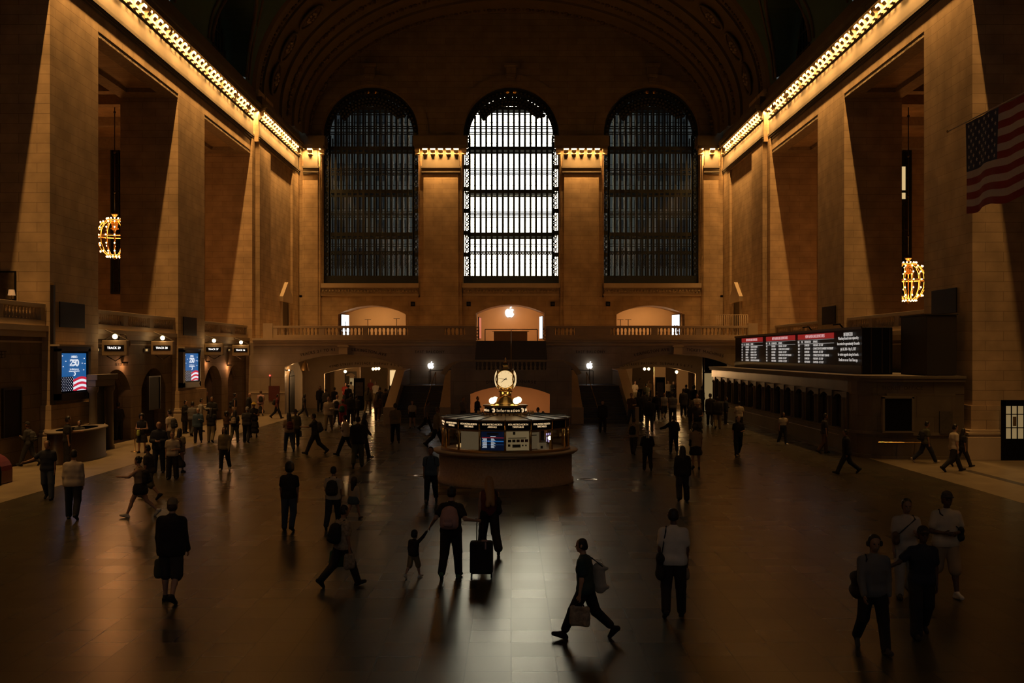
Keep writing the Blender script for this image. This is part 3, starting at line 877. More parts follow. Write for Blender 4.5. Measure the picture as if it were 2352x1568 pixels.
# passage lamps: globes with real light
def globe_lamp(loc, label, r=0.13, pw=30, col=(1, 0.55, 0.22)):
    t = thing('ceiling_globe_lamp', label, 'lamp', loc)
    MB().sphere((0, 0, 0), r, 12, 8).build('globe', E_GLOBE, t, smooth=True)
    MB().tube([(0, 0, r), (0, 0, max(r + 0.1, 4.93 - loc[2]))], 0.02, 6).build('stem', BRASSDARK, t)
    point('globe_light', (loc[0], loc[1] - 0.0, loc[2] - r - 0.05), pw * 2.4, col, 0.05)
globe_lamp(at(793, 853, 86.9), 'single glowing globe just behind the left 42nd Street passage arch', pw=70)
globe_lamp(at(857, 847, 96), 'leftmost of three glowing globes deep in the left passage', pw=30)
globe_lamp(at(863.5, 846.5, 96.3), 'middle of three glowing globes deep in the left passage', pw=20)
globe_lamp(at(870, 846, 96.6), 'rightmost of three glowing globes deep in the left passage', pw=30)
globe_lamp(at(1480.5, 847, 92), 'left one of the paired globes deep in the right passage', pw=30)
globe_lamp(at(1490, 847, 92.4), 'right one of the paired globes deep in the right passage', pw=30)
globe_lamp(at(1554, 854, 87.0), 'single glowing globe just behind the right 42nd Street passage arch', pw=50)
t = thing('wall_lamp', 'small lit bulb at the left edge of the left passage arch', 'lamp', (-16.85, 78.9, 3.25))
MB().sphere((0.08, 0, 0), 0.06, 10, 6).build('bulb', E_GLOBE, t, smooth=True); MB().box(-0.1, 0.02, -0.05, 0.05, -0.06, 0.06).build('bracket', BRASS, t)
point('wall_light', (-16.5, 79.6, 3.25), 22, (1, 0.5, 0.18), 0.05)
t = thing('pendant_lamp', 'dark bell shaped pendant lamp hanging inside the left passage arch', 'lamp', (-15.9, 80.6, 3.2))
MB().lathe([(0.32, 0), (0.3, 0.18), (0.24, 0.3), (0.2, 0.55), (0.08, 0.62), (0.02, 0.7)], seg=14).build('shade', BRASSDARK, t, smooth=True)
MB().tube([(0, 0, 0.65), (0, 0, 1.72)], 0.02, 6).build('stem', BRASSDARK, t)
# lit shop window in the left passage
t = thing('shop_window', 'brightly lit cream display window full of goods in the left passage', 'shop window', (0, 0, 0))
q0 = at(896, 890, 95); q1 = at(921, 850, 95)
MB().box(q0[0], q1[0], 94.9, 94.95, 1.0, q1[2]).build('lit_panel', emis('shop_glow', (0.9, 0.6, 0.28), 1.0), t)
w_ = MB(); r = random.Random(3)
for k in range(26): w_.sphere((q0[0] + 0.45 + r.random() * 0.45, 94.85, 1.1 + r.random() * 1.7), 0.04 + 0.05 * r.random(), 6, 4)
w_.build('goods', DARKWOOD, t); MB().box(q0[0] - 0.15, q0[0], 94.7, 95, 0, 3.4).box(q1[0], q1[0] + 0.15, 94.7, 95, 0, 3.4).box(q0[0], q1[0], 94.7, 95, 0, 1.0).build('frame', PLAIN, t)
# free-standing black direction boards in the passages
for (x0, x1, yy, ly, lab) in ((813, 838, 868, 84.2, 'tall black information board standing in the crowd under the left passage arch'), (1505, 1527, 866, 83.5, 'tall black poster stand in the crowd under the right passage arch')):
    a = at(x0, yy, ly); b = at(x1, yy, ly)
    t = thing('information_board', lab, 'board', ((a[0] + b[0]) / 2, ly, 0)); w = (b[0] - a[0]) / 2
    MB().box(-w, w, -0.12, 0.12, 0.12, a[2]).build('panel', BLACK, t, bevel=0.02); MB().box(-w - 0.1, w + 0.1, -0.3, 0.3, 0, 0.12).build('base', BLACK, t)
    MB().box(-w * 0.7, w * 0.7, -0.13, -0.12, 1.1, 2.2).build('poster', mat('dark_poster', (0.05, 0.04, 0.03), 0.5, noise=0.8, nscale=5), t)

# ---- grand east staircase
st = MB(); YS0, YS1 = 67.5, 74.0; NS = 15
for (a, b) in ((-7.6, -4.6), (4.6, 7.6)):
    for k in range(NS):
        st.box(a, b, YS0 + (YS1 - YS0) * k / NS, YB, 2.25 * k / NS, 2.25 * (k + 1) / NS)
stairs = struct(st.build('stairs_side_flights', STEP))
nz = MB()
for (a, b) in ((-7.6, -4.6), (4.6, 7.6)): nz.box(a, b, YS1 - 0.5, YS1 - 0.38, 2.25, 2.28)
nz.build('landing_nosing', PLAIN, stairs)
ct = MB()
for k in range(14): ct.box(-2.58, 2.58, 71.6 + (YB - 71.6) * k / 14, YB + 0.2, 3.0 + 2.45 * k / 14, 3.0 + 2.45 * (k + 1) / 14)
ct.box(-2.6, 2.6, YB + 0.2, YB + 0.7, 0, 5.0)
cs = struct(ct.build('stairs_centre_flight', STEP))
bk = MB()
pts = [(-3.95, 0), (-2.66, 0), (-2.66, 1.87)] + arc_pts(-2.66, 2.52, 1.87, 2.40, 14)[1:-1] + [(2.52, 1.87), (2.52, 0), (3.95, 0), (3.95, 3.35), (3.82, 3.62), (3.55, 3.88), (3.1, 3.98), (-3.1, 3.98), (-3.55, 3.88), (-3.82, 3.62), (-3.95, 3.35)]
# front wall in pieces: sides, above the arch
bk.box(-3.95, -2.66, 68.0, 68.5, 0, 3.3); bk.box(2.52, 3.95, 68.0, 68.5, 0, 3.3)
spandrel(bk, -2.66, 2.52, 1.87, 2.40, 3.3, fY, 68.0, 68.5, 16)
for sg in (-1, 1):
    bk.prism([(sg * 3.95, 3.3), (sg * 2.3, 3.3), (sg * 2.3, 4.0), (sg * 3.1, 3.98), (sg * 3.55, 3.88), (sg * 3.82, 3.62)], fY, 68.0, 68.5)
bk.box(-2.3, 2.3, 68.0, 68.5, 3.3, 3.42)
bk.box(-3.95, 3.95, 68.5, YB, 2.85, 3.02)
for sg in (-1, 1):
    bk.box(sg * 3.6, sg * 3.95, 68.5, YB, 0, 2.9)
    bk.box(sg * 2.45, sg * 2.75, 71.6, YB, 3.0, 3.3)
    # parapets that climb beside the flights
    for (xa, xb) in ((3.95, 4.6), (7.6, 8.12)):
        bk.prism([(67.4, 0), (67.4, 0.92), (74.0, 3.22), (YB, 3.22 if xa > 5 else 3.3), (YB, 0)], fX, sg * xa, sg * xb)
block = struct(bk.build('wall_stair', MARBLE))
cp = MB()
for sg in (-1, 1):
    for (xa, xb) in ((3.93, 4.62), (7.55, 8.17)):
        cp.prism([(67.3, 0.92), (67.3, 1.02), (74.0, 3.34), (74.0, 3.24)], fX, sg * xa, sg * xb)
        cp.box(sg * (xa - 0.03), sg * (xb + 0.03), 67.0, 67.45, 0, 1.06)
    cp.prism([(74.0, 3.24), (74.0, 3.34), (YB, 3.4), (YB, 3.3)], fX, sg * 7.55, sg * 8.17)
    cp.prism([(sg * 4.6, 3.22), (sg * 4.3, 3.62), (sg * 3.95, 3.9), (sg * 3.4, 4.08), (sg * 2.3, 4.1), (sg * 2.3, 4.0), (sg * 3.35, 3.97), (sg * 3.82, 3.72), (sg * 4.1, 3.4), (sg * 4.3, 3.1)], fY, 67.95, 68.6)
cp.build('parapet_coping', PLAIN, block)
arc_text('DINING CONCOURSE', 0, 2.72, 0.26, 14, 67.985, block)
# lit undercroft behind the arch
um = MB(); um.box(-3.55, 3.55, 74.6, 74.8, 0, 2.85)
um.box(-3.58, -3.5, 68.5, 74.6, 0, 2.85).box(3.5, 3.58, 68.5, 74.6, 0, 2.85)
um.build('undercroft_wall', WARMWALL, block)
area('undercroft_light', (0, 71.5, 2.8), (0, 0, 0), 5.5, 0.4, 130, (1, 0.40, 0.15))
# rails
def rail(name, label, pts, posts, r=0.03, m=BRASSDARK, base=None):
    t = thing(name, label, 'handrail'); MB().tube(pts, r, 8).build('rail', m, t, smooth=True)
    for (a, b) in posts: MB().tube([a, b], r * 0.9, 8).build('post', m, t, smooth=True)
    return t
for sg, s in ((-1, 'left'), (1, 'right')):
    x = sg * 5.6; x2 = sg * 5.35
    rail('stair_handrail', 'thin brass handrail up the middle of the dark %s flight' % s, [(x, 67.3, 0.95), (x2, 74.0, 3.2), (x2, 74.3, 3.2)], [((x, 67.3, 0), (x, 67.3, 0.95)), ((x2, 74.2, 2.25), (x2, 74.2, 3.2))])
    rail('landing_rail', 'dark rail standing on the %s stair landing below the balcony wall' % s, [(sg * 4.4, 76.5, 3.35), (sg * 6.0, 76.5, 3.25)], [((sg * 4.4, 76.5, 2.25), (sg * 4.4, 76.5, 3.35)), ((sg * 6.0, 76.5, 2.25), (sg * 6.0, 76.5, 3.25))], 0.025, BRONZE)
rail('centre_handrail', 'thin brass handrail down the middle of the upper centre flight', [(0, YB + 0.2, 6.35), (0, 71.8, 4.0)], [((0, YB + 0.2, 5.45), (0, YB + 0.2, 6.35)), ((0, 71.8, 3.0), (0, 71.8, 4.0))])
rail('barrier_rail', 'plain dark rail across the top of the centre stairs', [(-1.98, YB + 1.0, 6.35), (1.98, YB + 1.0, 6.35)], [((-1.98, YB + 1.0, 5.45), (-1.98, YB + 1.0, 6.35)), ((1.98, YB + 1.0, 5.45), (1.98, YB + 1.0, 6.35))], 0.035, BLACK)
for sg, s in ((-1, 'left'), (1, 'right')):
    t = thing('iron_stair_gate', 'folded dark scrollwork gate at the %s edge of the centre stairs' % s, 'gate', (sg * 2.52, YB - 0.1, 5.5))
    g = MB()
    for z in (0.12, 0.36, 0.6, 0.84): g.tube([(0.1 * math.cos(a * math.pi / 4), 0, z + 0.1 * math.sin(a * math.pi / 4)) for a in range(8)], 0.025, 4, closed=True)
    g.build('scrollwork', BRASSDARK, t); MB().box(-0.14, -0.11, -0.03, 0.03, 0, 1.0).box(0.11, 0.14, -0.03, 0.03, 0, 1.0).box(-0.14, 0.14, -0.03, 0.03, 0.97, 1.02).build('frame', BRASSDARK, t)
t = thing('reception_counter', 'low brown shop counter at the head of the centre stairs', 'counter', (-0.05, 91, 5.46))
MB().box(-1.45, 1.45, -0.5, 0.5, 0, 0.95).build('body', mat('brown_panel', (0.16, 0.10, 0.055), 0.6), t, bevel=0.02); MB().box(-1.6, 1.6, -0.6, 0.6, 0.95, 1.02).build('top', WHITEBOARD, t)

# ---- balustrades
bal_prof = [(0.085, 0), (0.085, 0.04), (0.05, 0.06), (0.075, 0.13), (0.078, 0.19), (0.04, 0.30), (0.035, 0.34), (0.06, 0.40), (0.05, 0.46), (0.085, 0.49), (0.085, 0.52)]
BAL = MB().lathe(bal_prof, seg=10).mesh('baluster', PLAIN, True)
def balustrade(label, fn, a, b, z0, peds, runs, th=0.17, rz=0.0, hb=0.24, top=0.17, group=None):
    """fn(u)->(x,y) along the run; peds and runs are (from,to) stretches"""
    t = thing('balustrade', label, 'balustrade', (*fn(a), z0), group=group)
    L = (Vector(fn(b)) - Vector(fn(a))).length; d = (Vector(fn(b)) - Vector(fn(a))) / L
    t.rotation_euler = (0, 0, math.atan2(d.y, d.x))
    def bx(u0, u1, e, za, zb, nm):
        MB().box(u0, u1, -th - e, th + e, za, zb).build(nm, PLAIN, t, bevel=0.01)
    bx(0, L, 0.03, 0, hb, 'base_rail'); bx(0, L, 0.05, hb + 0.52, hb + 0.52 + top, 'coping')
    for (u0, u1) in peds: bx(abs(u0 - a), abs(u1 - a), 0.02, hb, hb + 0.54, 'pedestal')
    for (u0, u1) in runs:
        u0, u1 = abs(u0 - a), abs(u1 - a); n = max(2, int(round((u1 - u0) / 0.29)))
        for k in range(n):
            link_mesh('baluster', BAL, t, (u0 + (u1 - u0) * (k + 0.5) / n, 0, hb))
    return t
def xs(px): return (px - CX) * YB / FPX
fe = lambda u: (u, YB + 0.15)
balustrade('stone balustrade of the east balcony, left of the centre stairs', fe, xs(606), xs(1092), 5.66,
           [(xs(606), xs(637)), (xs(733), xs(746)), (xs(833), xs(844)), (xs(937), xs(1021)), (xs(1068), xs(1092))],
           [(xs(638), xs(733)), (xs(746), xs(833)), (xs(844), xs(937)), (xs(1021), xs(1068))])
balustrade('stone balustrade of the east balcony, right of the centre stairs', fe, xs(1254), xs(1738), 5.66,
           [(xs(1254), xs(1275)), (xs(1321), xs(1403)), (xs(1497), xs(1511)), (xs(1598), xs(1611)), (xs(1716), xs(1738))],
           [(xs(1275), xs(1321)), (xs(1403), xs(1497)), (xs(1511), xs(1598)), (xs(1611), xs(1716))])
fc = lambda u: (u, 68.25)
balustrade('short balustrade over the dining concourse arch of the stair block', fc, -2.3, 2.3, 3.42, [], [(-2.3, 2.3)], hb=0.02, top=0.14)
for (x0, x1, lab) in ((605, 627, 'left'), (1718, 1740, 'right')):
    struct(MB().box(xs(x0), xs(x1), YB - 0.12, YB + 0.5, 5.66, 6.78).build('balcony_end_block', PLAIN))
for sx, s in ((-1, 'left'), (1, 'right')):
    for (y0_, y1_, w) in ((32.5, 44.3, 'nearest'), (49.7, 61.4, 'middle'), (66.9, 78.2, 'farthest')):
        if sx > 0 and w == 'nearest': continue
        g = lambda u, sx=sx: (sx * (XW + 0.35), u)
        p = (y1_ - y0_) / 3
        balustrade('dim stone balustrade of the %s bay of the %s side balcony' % (w, s), g, y0_, y1_, 5.68,
                   [(y0_, y0_ + 0.35), (y0_ + p - 0.3, y0_ + p + 0.3), (y0_ + 2 * p - 0.3, y0_ + 2 * p + 0.3), (y1_ - 0.35, y1_)],
                   [(y0_ + 0.4, y0_ + p - 0.3), (y0_ + p + 0.3, y0_ + 2 * p - 0.3), (y0_ + 2 * p + 0.3, y1_ - 0.4)])

# ---- glowing fruit emblems, speakers, shop screens
def fruit(w):
    """outline of the bitten fruit sign and its leaf, in a unit of height 1 (without leaf about 0.8)"""
    L_ = [(0.0, 0.70), (0.10, 0.745), (0.22, 0.765), (0.34, 0.72), (0.405, 0.665), (0.33, 0.60), (0.30, 0.50), (0.325, 0.39), (0.385, 0.32), (0.42, 0.30), (0.36, 0.16), (0.27, 0.04), (0.17, 0.0), (0.06, 0.03), (0.0, 0.04), (-0.06, 0.03), (-0.17, 0.0), (-0.27, 0.05), (-0.37, 0.2), (-0.42, 0.38), (-0.41, 0.55), (-0.34, 0.68), (-0.22, 0.76), (-0.10, 0.745)]
    return L_, [(0.0, 0.78), (0.02, 0.88), (0.09, 0.97), (0.19, 1.0), (0.18, 0.90), (0.11, 0.81)]
def emblem(px, py, Y, h, label, z=None):
    x, y, zc = at(px, py, Y)
    t = thing('illuminated_sign', label, 'sign', (x, y, zc - h / 2))
    a, b = fruit(h)
    MB().prism([(u * h, v * h) for u, v in a], fY, -0.06, 0.0).build('emblem', E_WHITE, t)
    MB().prism([(u * h, v * h) for u, v in b], fY, -0.06, 0.0).build('leaf', E_WHITE, t)
    if Y < 90: MB().tube([(0, -0.03, 0), (0, -0.03, -1.0)], 0.025, 6).build('stand', BRONZE, t)
    point('sign_light', (x, y - 0.35, zc), 3.0 if Y < 90 else 6, (0.95, 0.97, 1), 0.2)
emblem(1170.5, 716, 101.4, 1.05, 'large glowing white apple sign on the centre shop wall above the stairs')
emblem(989.5, 838, YB - 0.1, 0.56, 'small glowing white apple sign above the left stair landing')
emblem(1354, 838, YB - 0.1, 0.56, 'small glowing white apple sign above the right stair landing')
for k, px in enumerate((948.5, 1076.5, 1269.5, 1396.5)):
    x, y, z = at(px, 698, YE - 0.02)
    t = thing('wall_speaker', ('leftmost', 'second', 'third', 'rightmost')[k] + ' of four small square black speakers under the great windows', 'speaker', (x, YE, z), group='wall speakers')
    MB().box(-0.19, 0.19, -0.12, 0, -0.2, 0.2).build('box', BLACK, t, bevel=0.02); MB().lathe([(0.12, 0), (0.1, 0.01), (0.02, 0.0)], seg=12).build('grille', IRON, t); COL.objects[-1].rotation_euler = (math.radians(90), 0, 0); COL.objects[-1].location = (0, -0.125, 0)
def shop_screen(label, x, y, sx_, W, z0, z1, m, mark=None):
    """screen on a jamb that runs back into the room"""
    t = thing('display_screen', label, 'screen', (x, y, z0)); h = z1 - z0
    e = Vector((sx_ * 0.5, 0.87, 0)).normalized()
    rz_ = math.atan2(e.y, e.x); t.rotation_euler = (0, 0, rz_)
    MB().box(-0.05, W + 0.05, -0.03, 0.05, -0.05, h + 0.05).build('frame', BLACK, t)
    mm = MB().box(0, W, -0.045 if sx_ > 0 else 0.05, -0.03 if sx_ > 0 else 0.06, 0, h); mm.build('panel', m, t)
    return t
s1 = shop_screen('bright white shop screen with a thin line drawing in the left balcony shop', -15.45, YE + 0.5, 0.55, 1.5, 5.6, 8.05, E_WHITE)
p = [(0.75, 0.6), (0.62, 0.9), (0.55, 1.2), (0.66, 1.5), (0.8, 1.9), (0.82, 1.5), (0.93, 1.2), (0.88, 0.9), (0.75, 0.6), (0.75, 0.2)]
MB().tube([(u, -0.06, v) for u, v in p], 0.02, 5).build('line_drawing', BLACK, s1)
s2 = shop_screen('bright white shop screen with two dark devices in the right balcony shop', 15.35, YE + 0.5, -0.55, 1.5, 5.6, 8.05, E_WHITE)
MB().box(0.35, 0.6, 0.05, 0.07, 0.7, 1.5).box(0.85, 1.1, 0.05, 0.07, 0.7, 1.5).build('device_pictures', BLACK, s2)
shop_screen('narrow orange shop screen at the left side of the centre shop', -2.95, YE + 0.6, 0.15, 1.6, 5.9, 7.8, emis('coral_glow', (0.75, 0.2, 0.12), 0.8))
shop_screen('narrow white shop screen at the right side of the centre shop', 2.9, YE + 0.6, -0.25, 1.6, 5.9, 7.9, E_WHITE)
for (px, lab) in ((845, 'slim black display stand, left of the pair in the left shop'), (911, 'slim black display stand, right side of the left shop'), (1425, 'slim black display stand nearest the left edge of the right shop'), (1443, 'taller slim black display stand in the right shop')):
    x, y, z = at(px, 734 if px != 911 else 732, 96.5)
    t = thing('display_stand', lab, 'stand', (x, 96.5, 5.45))
    MB().tube([(0, 0, 0.03), (0, 0, z - 5.45)], 0.03, 6).build('pole', BLACK, t); MB().box(-0.28, 0.28, -0.1, 0.1, z - 5.45, z - 5.42).build('shelf', BLACK, t); MB().lathe([(0.001, 0.04), (0.2, 0.03), (0.22, 0)], seg=12).build('base', BLACK, t)
# doorways with pediments on the side walls above the east balcony
for sx, s in ((-1, 'left'), (1, 'right')):
    Xf = sx * (XW - 0.25); m = MB()
    m.box(Xf, Xf - sx * 0.12, 87.6, 88.0, 5.45, 8.9).box(Xf, Xf - sx * 0.12, 90.6, 91.0, 5.45, 8.9).box(Xf, Xf - sx * 0.3, 87.3, 91.3, 8.9, 9.3)
    m.prism([(87.3, 9.3), (91.3, 9.3), (89.3, 10.6)], fX, Xf, Xf - sx * 0.3)
    d = struct(m.build('door_%d' % (4 if sx < 0 else 5), PLAIN)); MB().box(Xf, Xf - sx * 0.03, 88.0, 90.6, 5.45, 8.9).build('door_leaf', BRONZE, d)
rail('gallery_rail', 'pale metal railing on the right end of the east balcony', [(15.6, YB + 1.2, 7.45), (18.0, YB + 1.2, 7.45)], [((15.6 + 0.16 * k, YB + 1.2, 5.46), (15.6 + 0.16 * k, YB + 1.2, 7.45)) for k in range(16)], 0.025, PLAIN)
# ================================================================== THINGS
# ---- round information booth with the four-faced clock
BX, BY = -0.2, 37.2
booth = thing('information_booth', 'round marble and glass information booth with a brass roof in the middle of the floor', 'booth', (BX, BY, 0))
MB().lathe([(2.42, 0.0), (2.42, 0.12), (2.36, 0.14), (2.36, 1.02), (2.40, 1.04)], seg=64).build('base', mat('booth_marble', (0.44, 0.33, 0.22), 0.5, noise=0.35, nscale=14), booth, smooth=True)
MB().lathe([(2.30, 1.03), (2.55, 1.06), (2.58, 1.10), (2.56, 1.14), (2.2, 1.15), (0.001, 1.15)], seg=64).build('counter_ledge', PLAIN, booth, smooth=True)
MB().lathe([(2.46, 1.0), (2.46, 1.05)], seg=64).build('ledge_lower_moulding', BRASSDARK, booth, smooth=True)  # aged brass band under the counter ledge
NB = 16; RB = 2.24
def bp(k, r=RB, z=0.0):
    a = -math.pi / 2 + k * 2 * math.pi / NB
    return Vector((r * math.cos(a), r * math.sin(a), z))
MB().lathe([(2.30, 1.15), (2.30, 1.24), (2.26, 1.24)], seg=64).build('kick_rail', BRASSDARK, booth, smooth=True)
g = MB(); po = MB(); fa = MB(); tr = MB()
for k in range(NB):
    a, b = bp(k), bp(k + 1)
    d = (b - a).normalized(); n = Vector((d.y, -d.x, 0))
    p0 = a + d * 0.05; p1 = b - d * 0.05
    g.quad((p0.x, p0.y, 1.24), (p1.x, p1.y, 1.24), (p1.x, p1.y, 1.92), (p0.x, p0.y, 1.92))
    MB().tube([(a.x, a.y, 1.15), (a.x, a.y, 2.26)], 0.04, 6).build('mullion', BRASS, booth, smooth=True)
    for (za, zb, e, mb_) in ((1.92, 2.24, 0.03, fa), (1.90, 1.94, 0.06, tr), (2.22, 2.27, 0.07, tr)):
        q0, q1 = a + n * e, b + n * e; r0, r1 = a - n * 0.03, b - n * 0.03
        i = len(mb_.v)
        mb_.v += [(q0.x, q0.y, za), (q1.x, q1.y, za), (q1.x, q1.y, zb), (q0.x, q0.y, zb), (r0.x, r0.y, za), (r1.x, r1.y, za), (r1.x, r1.y, zb), (r0.x, r0.y, zb)]
        mb_.f += [(i, i + 1, i + 2, i + 3), (i + 5, i + 4, i + 7, i + 6), (i + 3, i + 2, i + 6, i + 7), (i + 1, i, i + 4, i + 5)]
g.build('glass_ring', GLASS, booth)
fa.build('fascia', BLACK, booth); tr.build('fascia_trim', BRASSDARK, booth)
# roof: sloped panels with seams
rf = MB(); se = MB()
for k in range(NB):
    a, b = bp(k, 2.32, 2.27), bp(k + 1, 2.32, 2.27); c_, d_ = bp(k + 1, 0.85, 2.36), bp(k, 0.85, 2.36)
    rf.quad(tuple(a), tuple(b), tuple(c_), tuple(d_)); rf.quad(tuple(b), tuple(a), tuple(bp(k, 2.3, 2.22)), tuple(bp(k + 1, 2.3, 2.22)))
    rf.quad(tuple(bp(k, 2.3, 2.25)), tuple(bp(k + 1, 2.3, 2.25)), (0, 0, 2.25), (0, 0, 2.25)) if False else None
    se.tube([tuple(a + Vector((0, 0, 0.01))), tuple(d_ + Vector((0, 0, 0.01)))], 0.02, 4)
rf.lathe([(0.001, 2.20), (2.28, 2.20)], seg=32)
rf.build('roof', mat('roof_panel', (0.30, 0.21, 0.11), 0.45, metal=0.3, noise=0.2), booth); se.build('roof_seams', BRONZE, booth)
# lit lettering on the fascia and things behind the glass
lab = {-3: 'MTA METRO-NORTH\nTIMETABLES', -2: 'MTA METRO-NORTH\nTIMETABLES', -1: 'MTA METRO-NORTH\nTIMETABLES', 0: 'MTA METRO-NORTH\nARRIVALS', 1: 'MTA METRO-NORTH\nTIMETABLES', 2: 'MTA METRO-NORTH\nTIMETABLES'}
lab = {-3: lab[-3], -2: lab[-2], -1: lab[0], 0: lab[1], 1: lab[2]}
lab[-4] = 'MTA METRO-NORTH\nTIMETABLES'
def face(k):
    a, b = bp(k), bp(k + 1); mid = (a + b) / 2; d = (b - a).normalized(); n = Vector((d.y, -d.x, 0)); return mid, d, n
for k, s in lab.items():
    mid, d, n = face(k)
    text(s, 0.085, tuple(mid + n * 0.035 + Vector((0, 0, 2.08))), 'W', E_TEXTW, booth, name='fascia_lettering', xs=0.85, rz=math.atan2(d.y, d.x))
def board(k, name, m, w, z0, z1, off=-0.06):
    mid, d, n = face(k); q = mid + n * off; MBx = MB()
    a, b = q - d * w / 2, q + d * w / 2
    i = 0; e = n * -0.015
    MBx.quad((a.x, a.y, z0), (b.x, b.y, z0), (b.x, b.y, z1), (a.x, a.y, z1))
    MBx.quad((b.x + e.x, b.y + e.y, z0), (a.x + e.x, a.y + e.y, z0), (a.x + e.x, a.y + e.y, z1), (b.x + e.x, b.y + e.y, z1))
    return MBx.build(name, m, booth)
def rects(k, name, m, rs, off=-0.05):
    mid, d, n = face(k); q = mid + n * off; M = MB()
    for (u0, u1, z0, z1) in rs:
        a, b = q + d * u0, q + d * u1
        M.quad((a.x, a.y, z0), (b.x, b.y, z0), (b.x, b.y, z1), (a.x, a.y, z1))
    return M.build(name, m, booth)
PAPER = mat('glowing_notice_paper', (0.42, 0.36, 0.24), 0.8, emit=(0.55, 0.38, 0.18), estr=0.22)  # paper glows by itself in place of light inside the booth
PAPER2 = mat('glowing_white_notice', (0.38, 0.32, 0.22), 0.8, emit=(0.6, 0.42, 0.22), estr=0.10)  # fainter glow of its own, painted in for booth light
board(-2, 'notice_board', PAPER2, 0.76, 1.26, 1.86)
board(0, 'service_map_poster', PAPER, 0.78, 1.25, 1.90)
rects(0, 'poster_squares', mat('poster_print', (0.12, 0.10, 0.06), 0.8), [(-0.16, -0.08, 1.78, 1.88), (-0.32, 0.30, 1.655, 1.68), (-0.18, 0.1, 1.35, 1.45), (0.15, 0.2, 1.39, 1.44), (0.26, 0.31, 1.39, 1.44), (-0.33, -0.25, 1.38, 1.46)] + [(-0.33 + j * 0.145, -0.22 + j * 0.145, 1.53, 1.62) for j in range(2)])
rects(0, 'poster_red_squares', mat('poster_red', (0.28, 0.06, 0.04), 0.8), [(-0.04 + j * 0.145, 0.07 + j * 0.145, 1.53, 1.62) for j in range(3)])
board(-1, 'arrivals_screen', E_NAVY, 0.80, 1.25, 1.88)
rects(-1, 'screen_rows_blue', E_BLUE, [(-0.37, 0.37, 1.545, 1.575), (-0.37, 0.37, 1.44, 1.447)])
rects(-1, 'screen_rows_white', E_SWHITE, [(-0.08, 0.1, 1.71, 1.725)] + [(-0.36 + 0.02 * (j % 2), -0.2, 1.64 - j * 0.03, 1.65 - j * 0.03) for j in range(11)] + [(-0.06, 0.03 + 0.03 * (j % 3), 1.64 - j * 0.03, 1.65 - j * 0.03) for j in range(11)])
rects(-1, 'screen_rows_red', E_RED, [(-0.37, 0.37, 1.668, 1.685)]); rects(-1, 'screen_title_plate', mat('title_plate', (0.25, 0.2, 0.14), 0.5), [(-0.2, 0.2, 1.77, 1.84)])
text('ARRIVALS', 0.07, tuple(face(-1)[0] + face(-1)[2] * -0.035 + Vector((0, 0, 1.805))), 'W', LETTER, booth, name='screen_title', rz=math.atan2(face(-1)[1].y, face(-1)[1].x))
rects(1, 'hanging_notice', PAPER2, [(-0.36, 0.0, 1.28, 1.84), (-0.08, 0.3, 1.26, 1.48)], -0.12); rects(1, 'notice_photo', mat('notice_ink', (0.05, 0.04, 0.04), 0.8), [(0.04, 0.14, 1.28, 1.37), (-0.36, -0.12, 1.73, 1.76)], -0.10)
rects(2, 'booth_monitor', E_PURPLE, [(0.0 + j * 0.13, 0.09 + j * 0.13, 1.66, 1.74) for j in range(3)] + [(0.02, 0.08, 1.45, 1.62), (0.14, 0.22, 1.42, 1.62)], -0.5)
rects(-3, 'desk_papers', mat('glowing_papers', (0.8, 0.62, 0.4), 0.7, emit=(0.8, 0.5, 0.2), estr=0.5), [(-0.3, 0.1, 1.26, 1.34), (-0.1, 0.32, 1.34, 1.40)], -0.35)  # papers given their own glow as if lit by a lamp
t2 = MB(); mid, d, n = face(-3); q = mid - n * 0.2; t2.tube([tuple(q + d * -0.2 + Vector((0, 0, 1.72))), tuple(q + d * -0.05 + Vector((0, 0, 1.6))), tuple(q + d * 0.1 + Vector((0, 0, 1.3)))], 0.02, 5); t2.build('desk_lamp_arm', BLACK, booth)
mid, d, n = face(2); q = mid - n * 0.25
MB().sphere(tuple(q + Vector((0, 0, 1.6)) - d * 0.15), 0.07, 10, 6).build('booth_lamp_shade', E_GLOBE, booth, smooth=True)
MB().tube([tuple(q + Vector((0, 0, 1.15)) - d * 0.15), tuple(q + Vector((0, 0, 1.55)) - d * 0.15)], 0.02, 6).build('booth_lamp_post', BRASS, booth)
MB().lathe([(1.25, 1.15), (1.25, 1.75), (1.0, 1.8), (0.001, 1.8)], seg=24).build('inner_cabinet', mat('booth_cabinet', (0.06, 0.045, 0.03), 0.6), booth)
point('booth_light', (BX + 1.7, BY - 0.6, 2.0), 3.5, (1, 0.55, 0.25), 0.06); point('booth_light', (BX - 1.75, BY - 0.4, 2.0), 3.5, (1, 0.55, 0.25), 0.06)
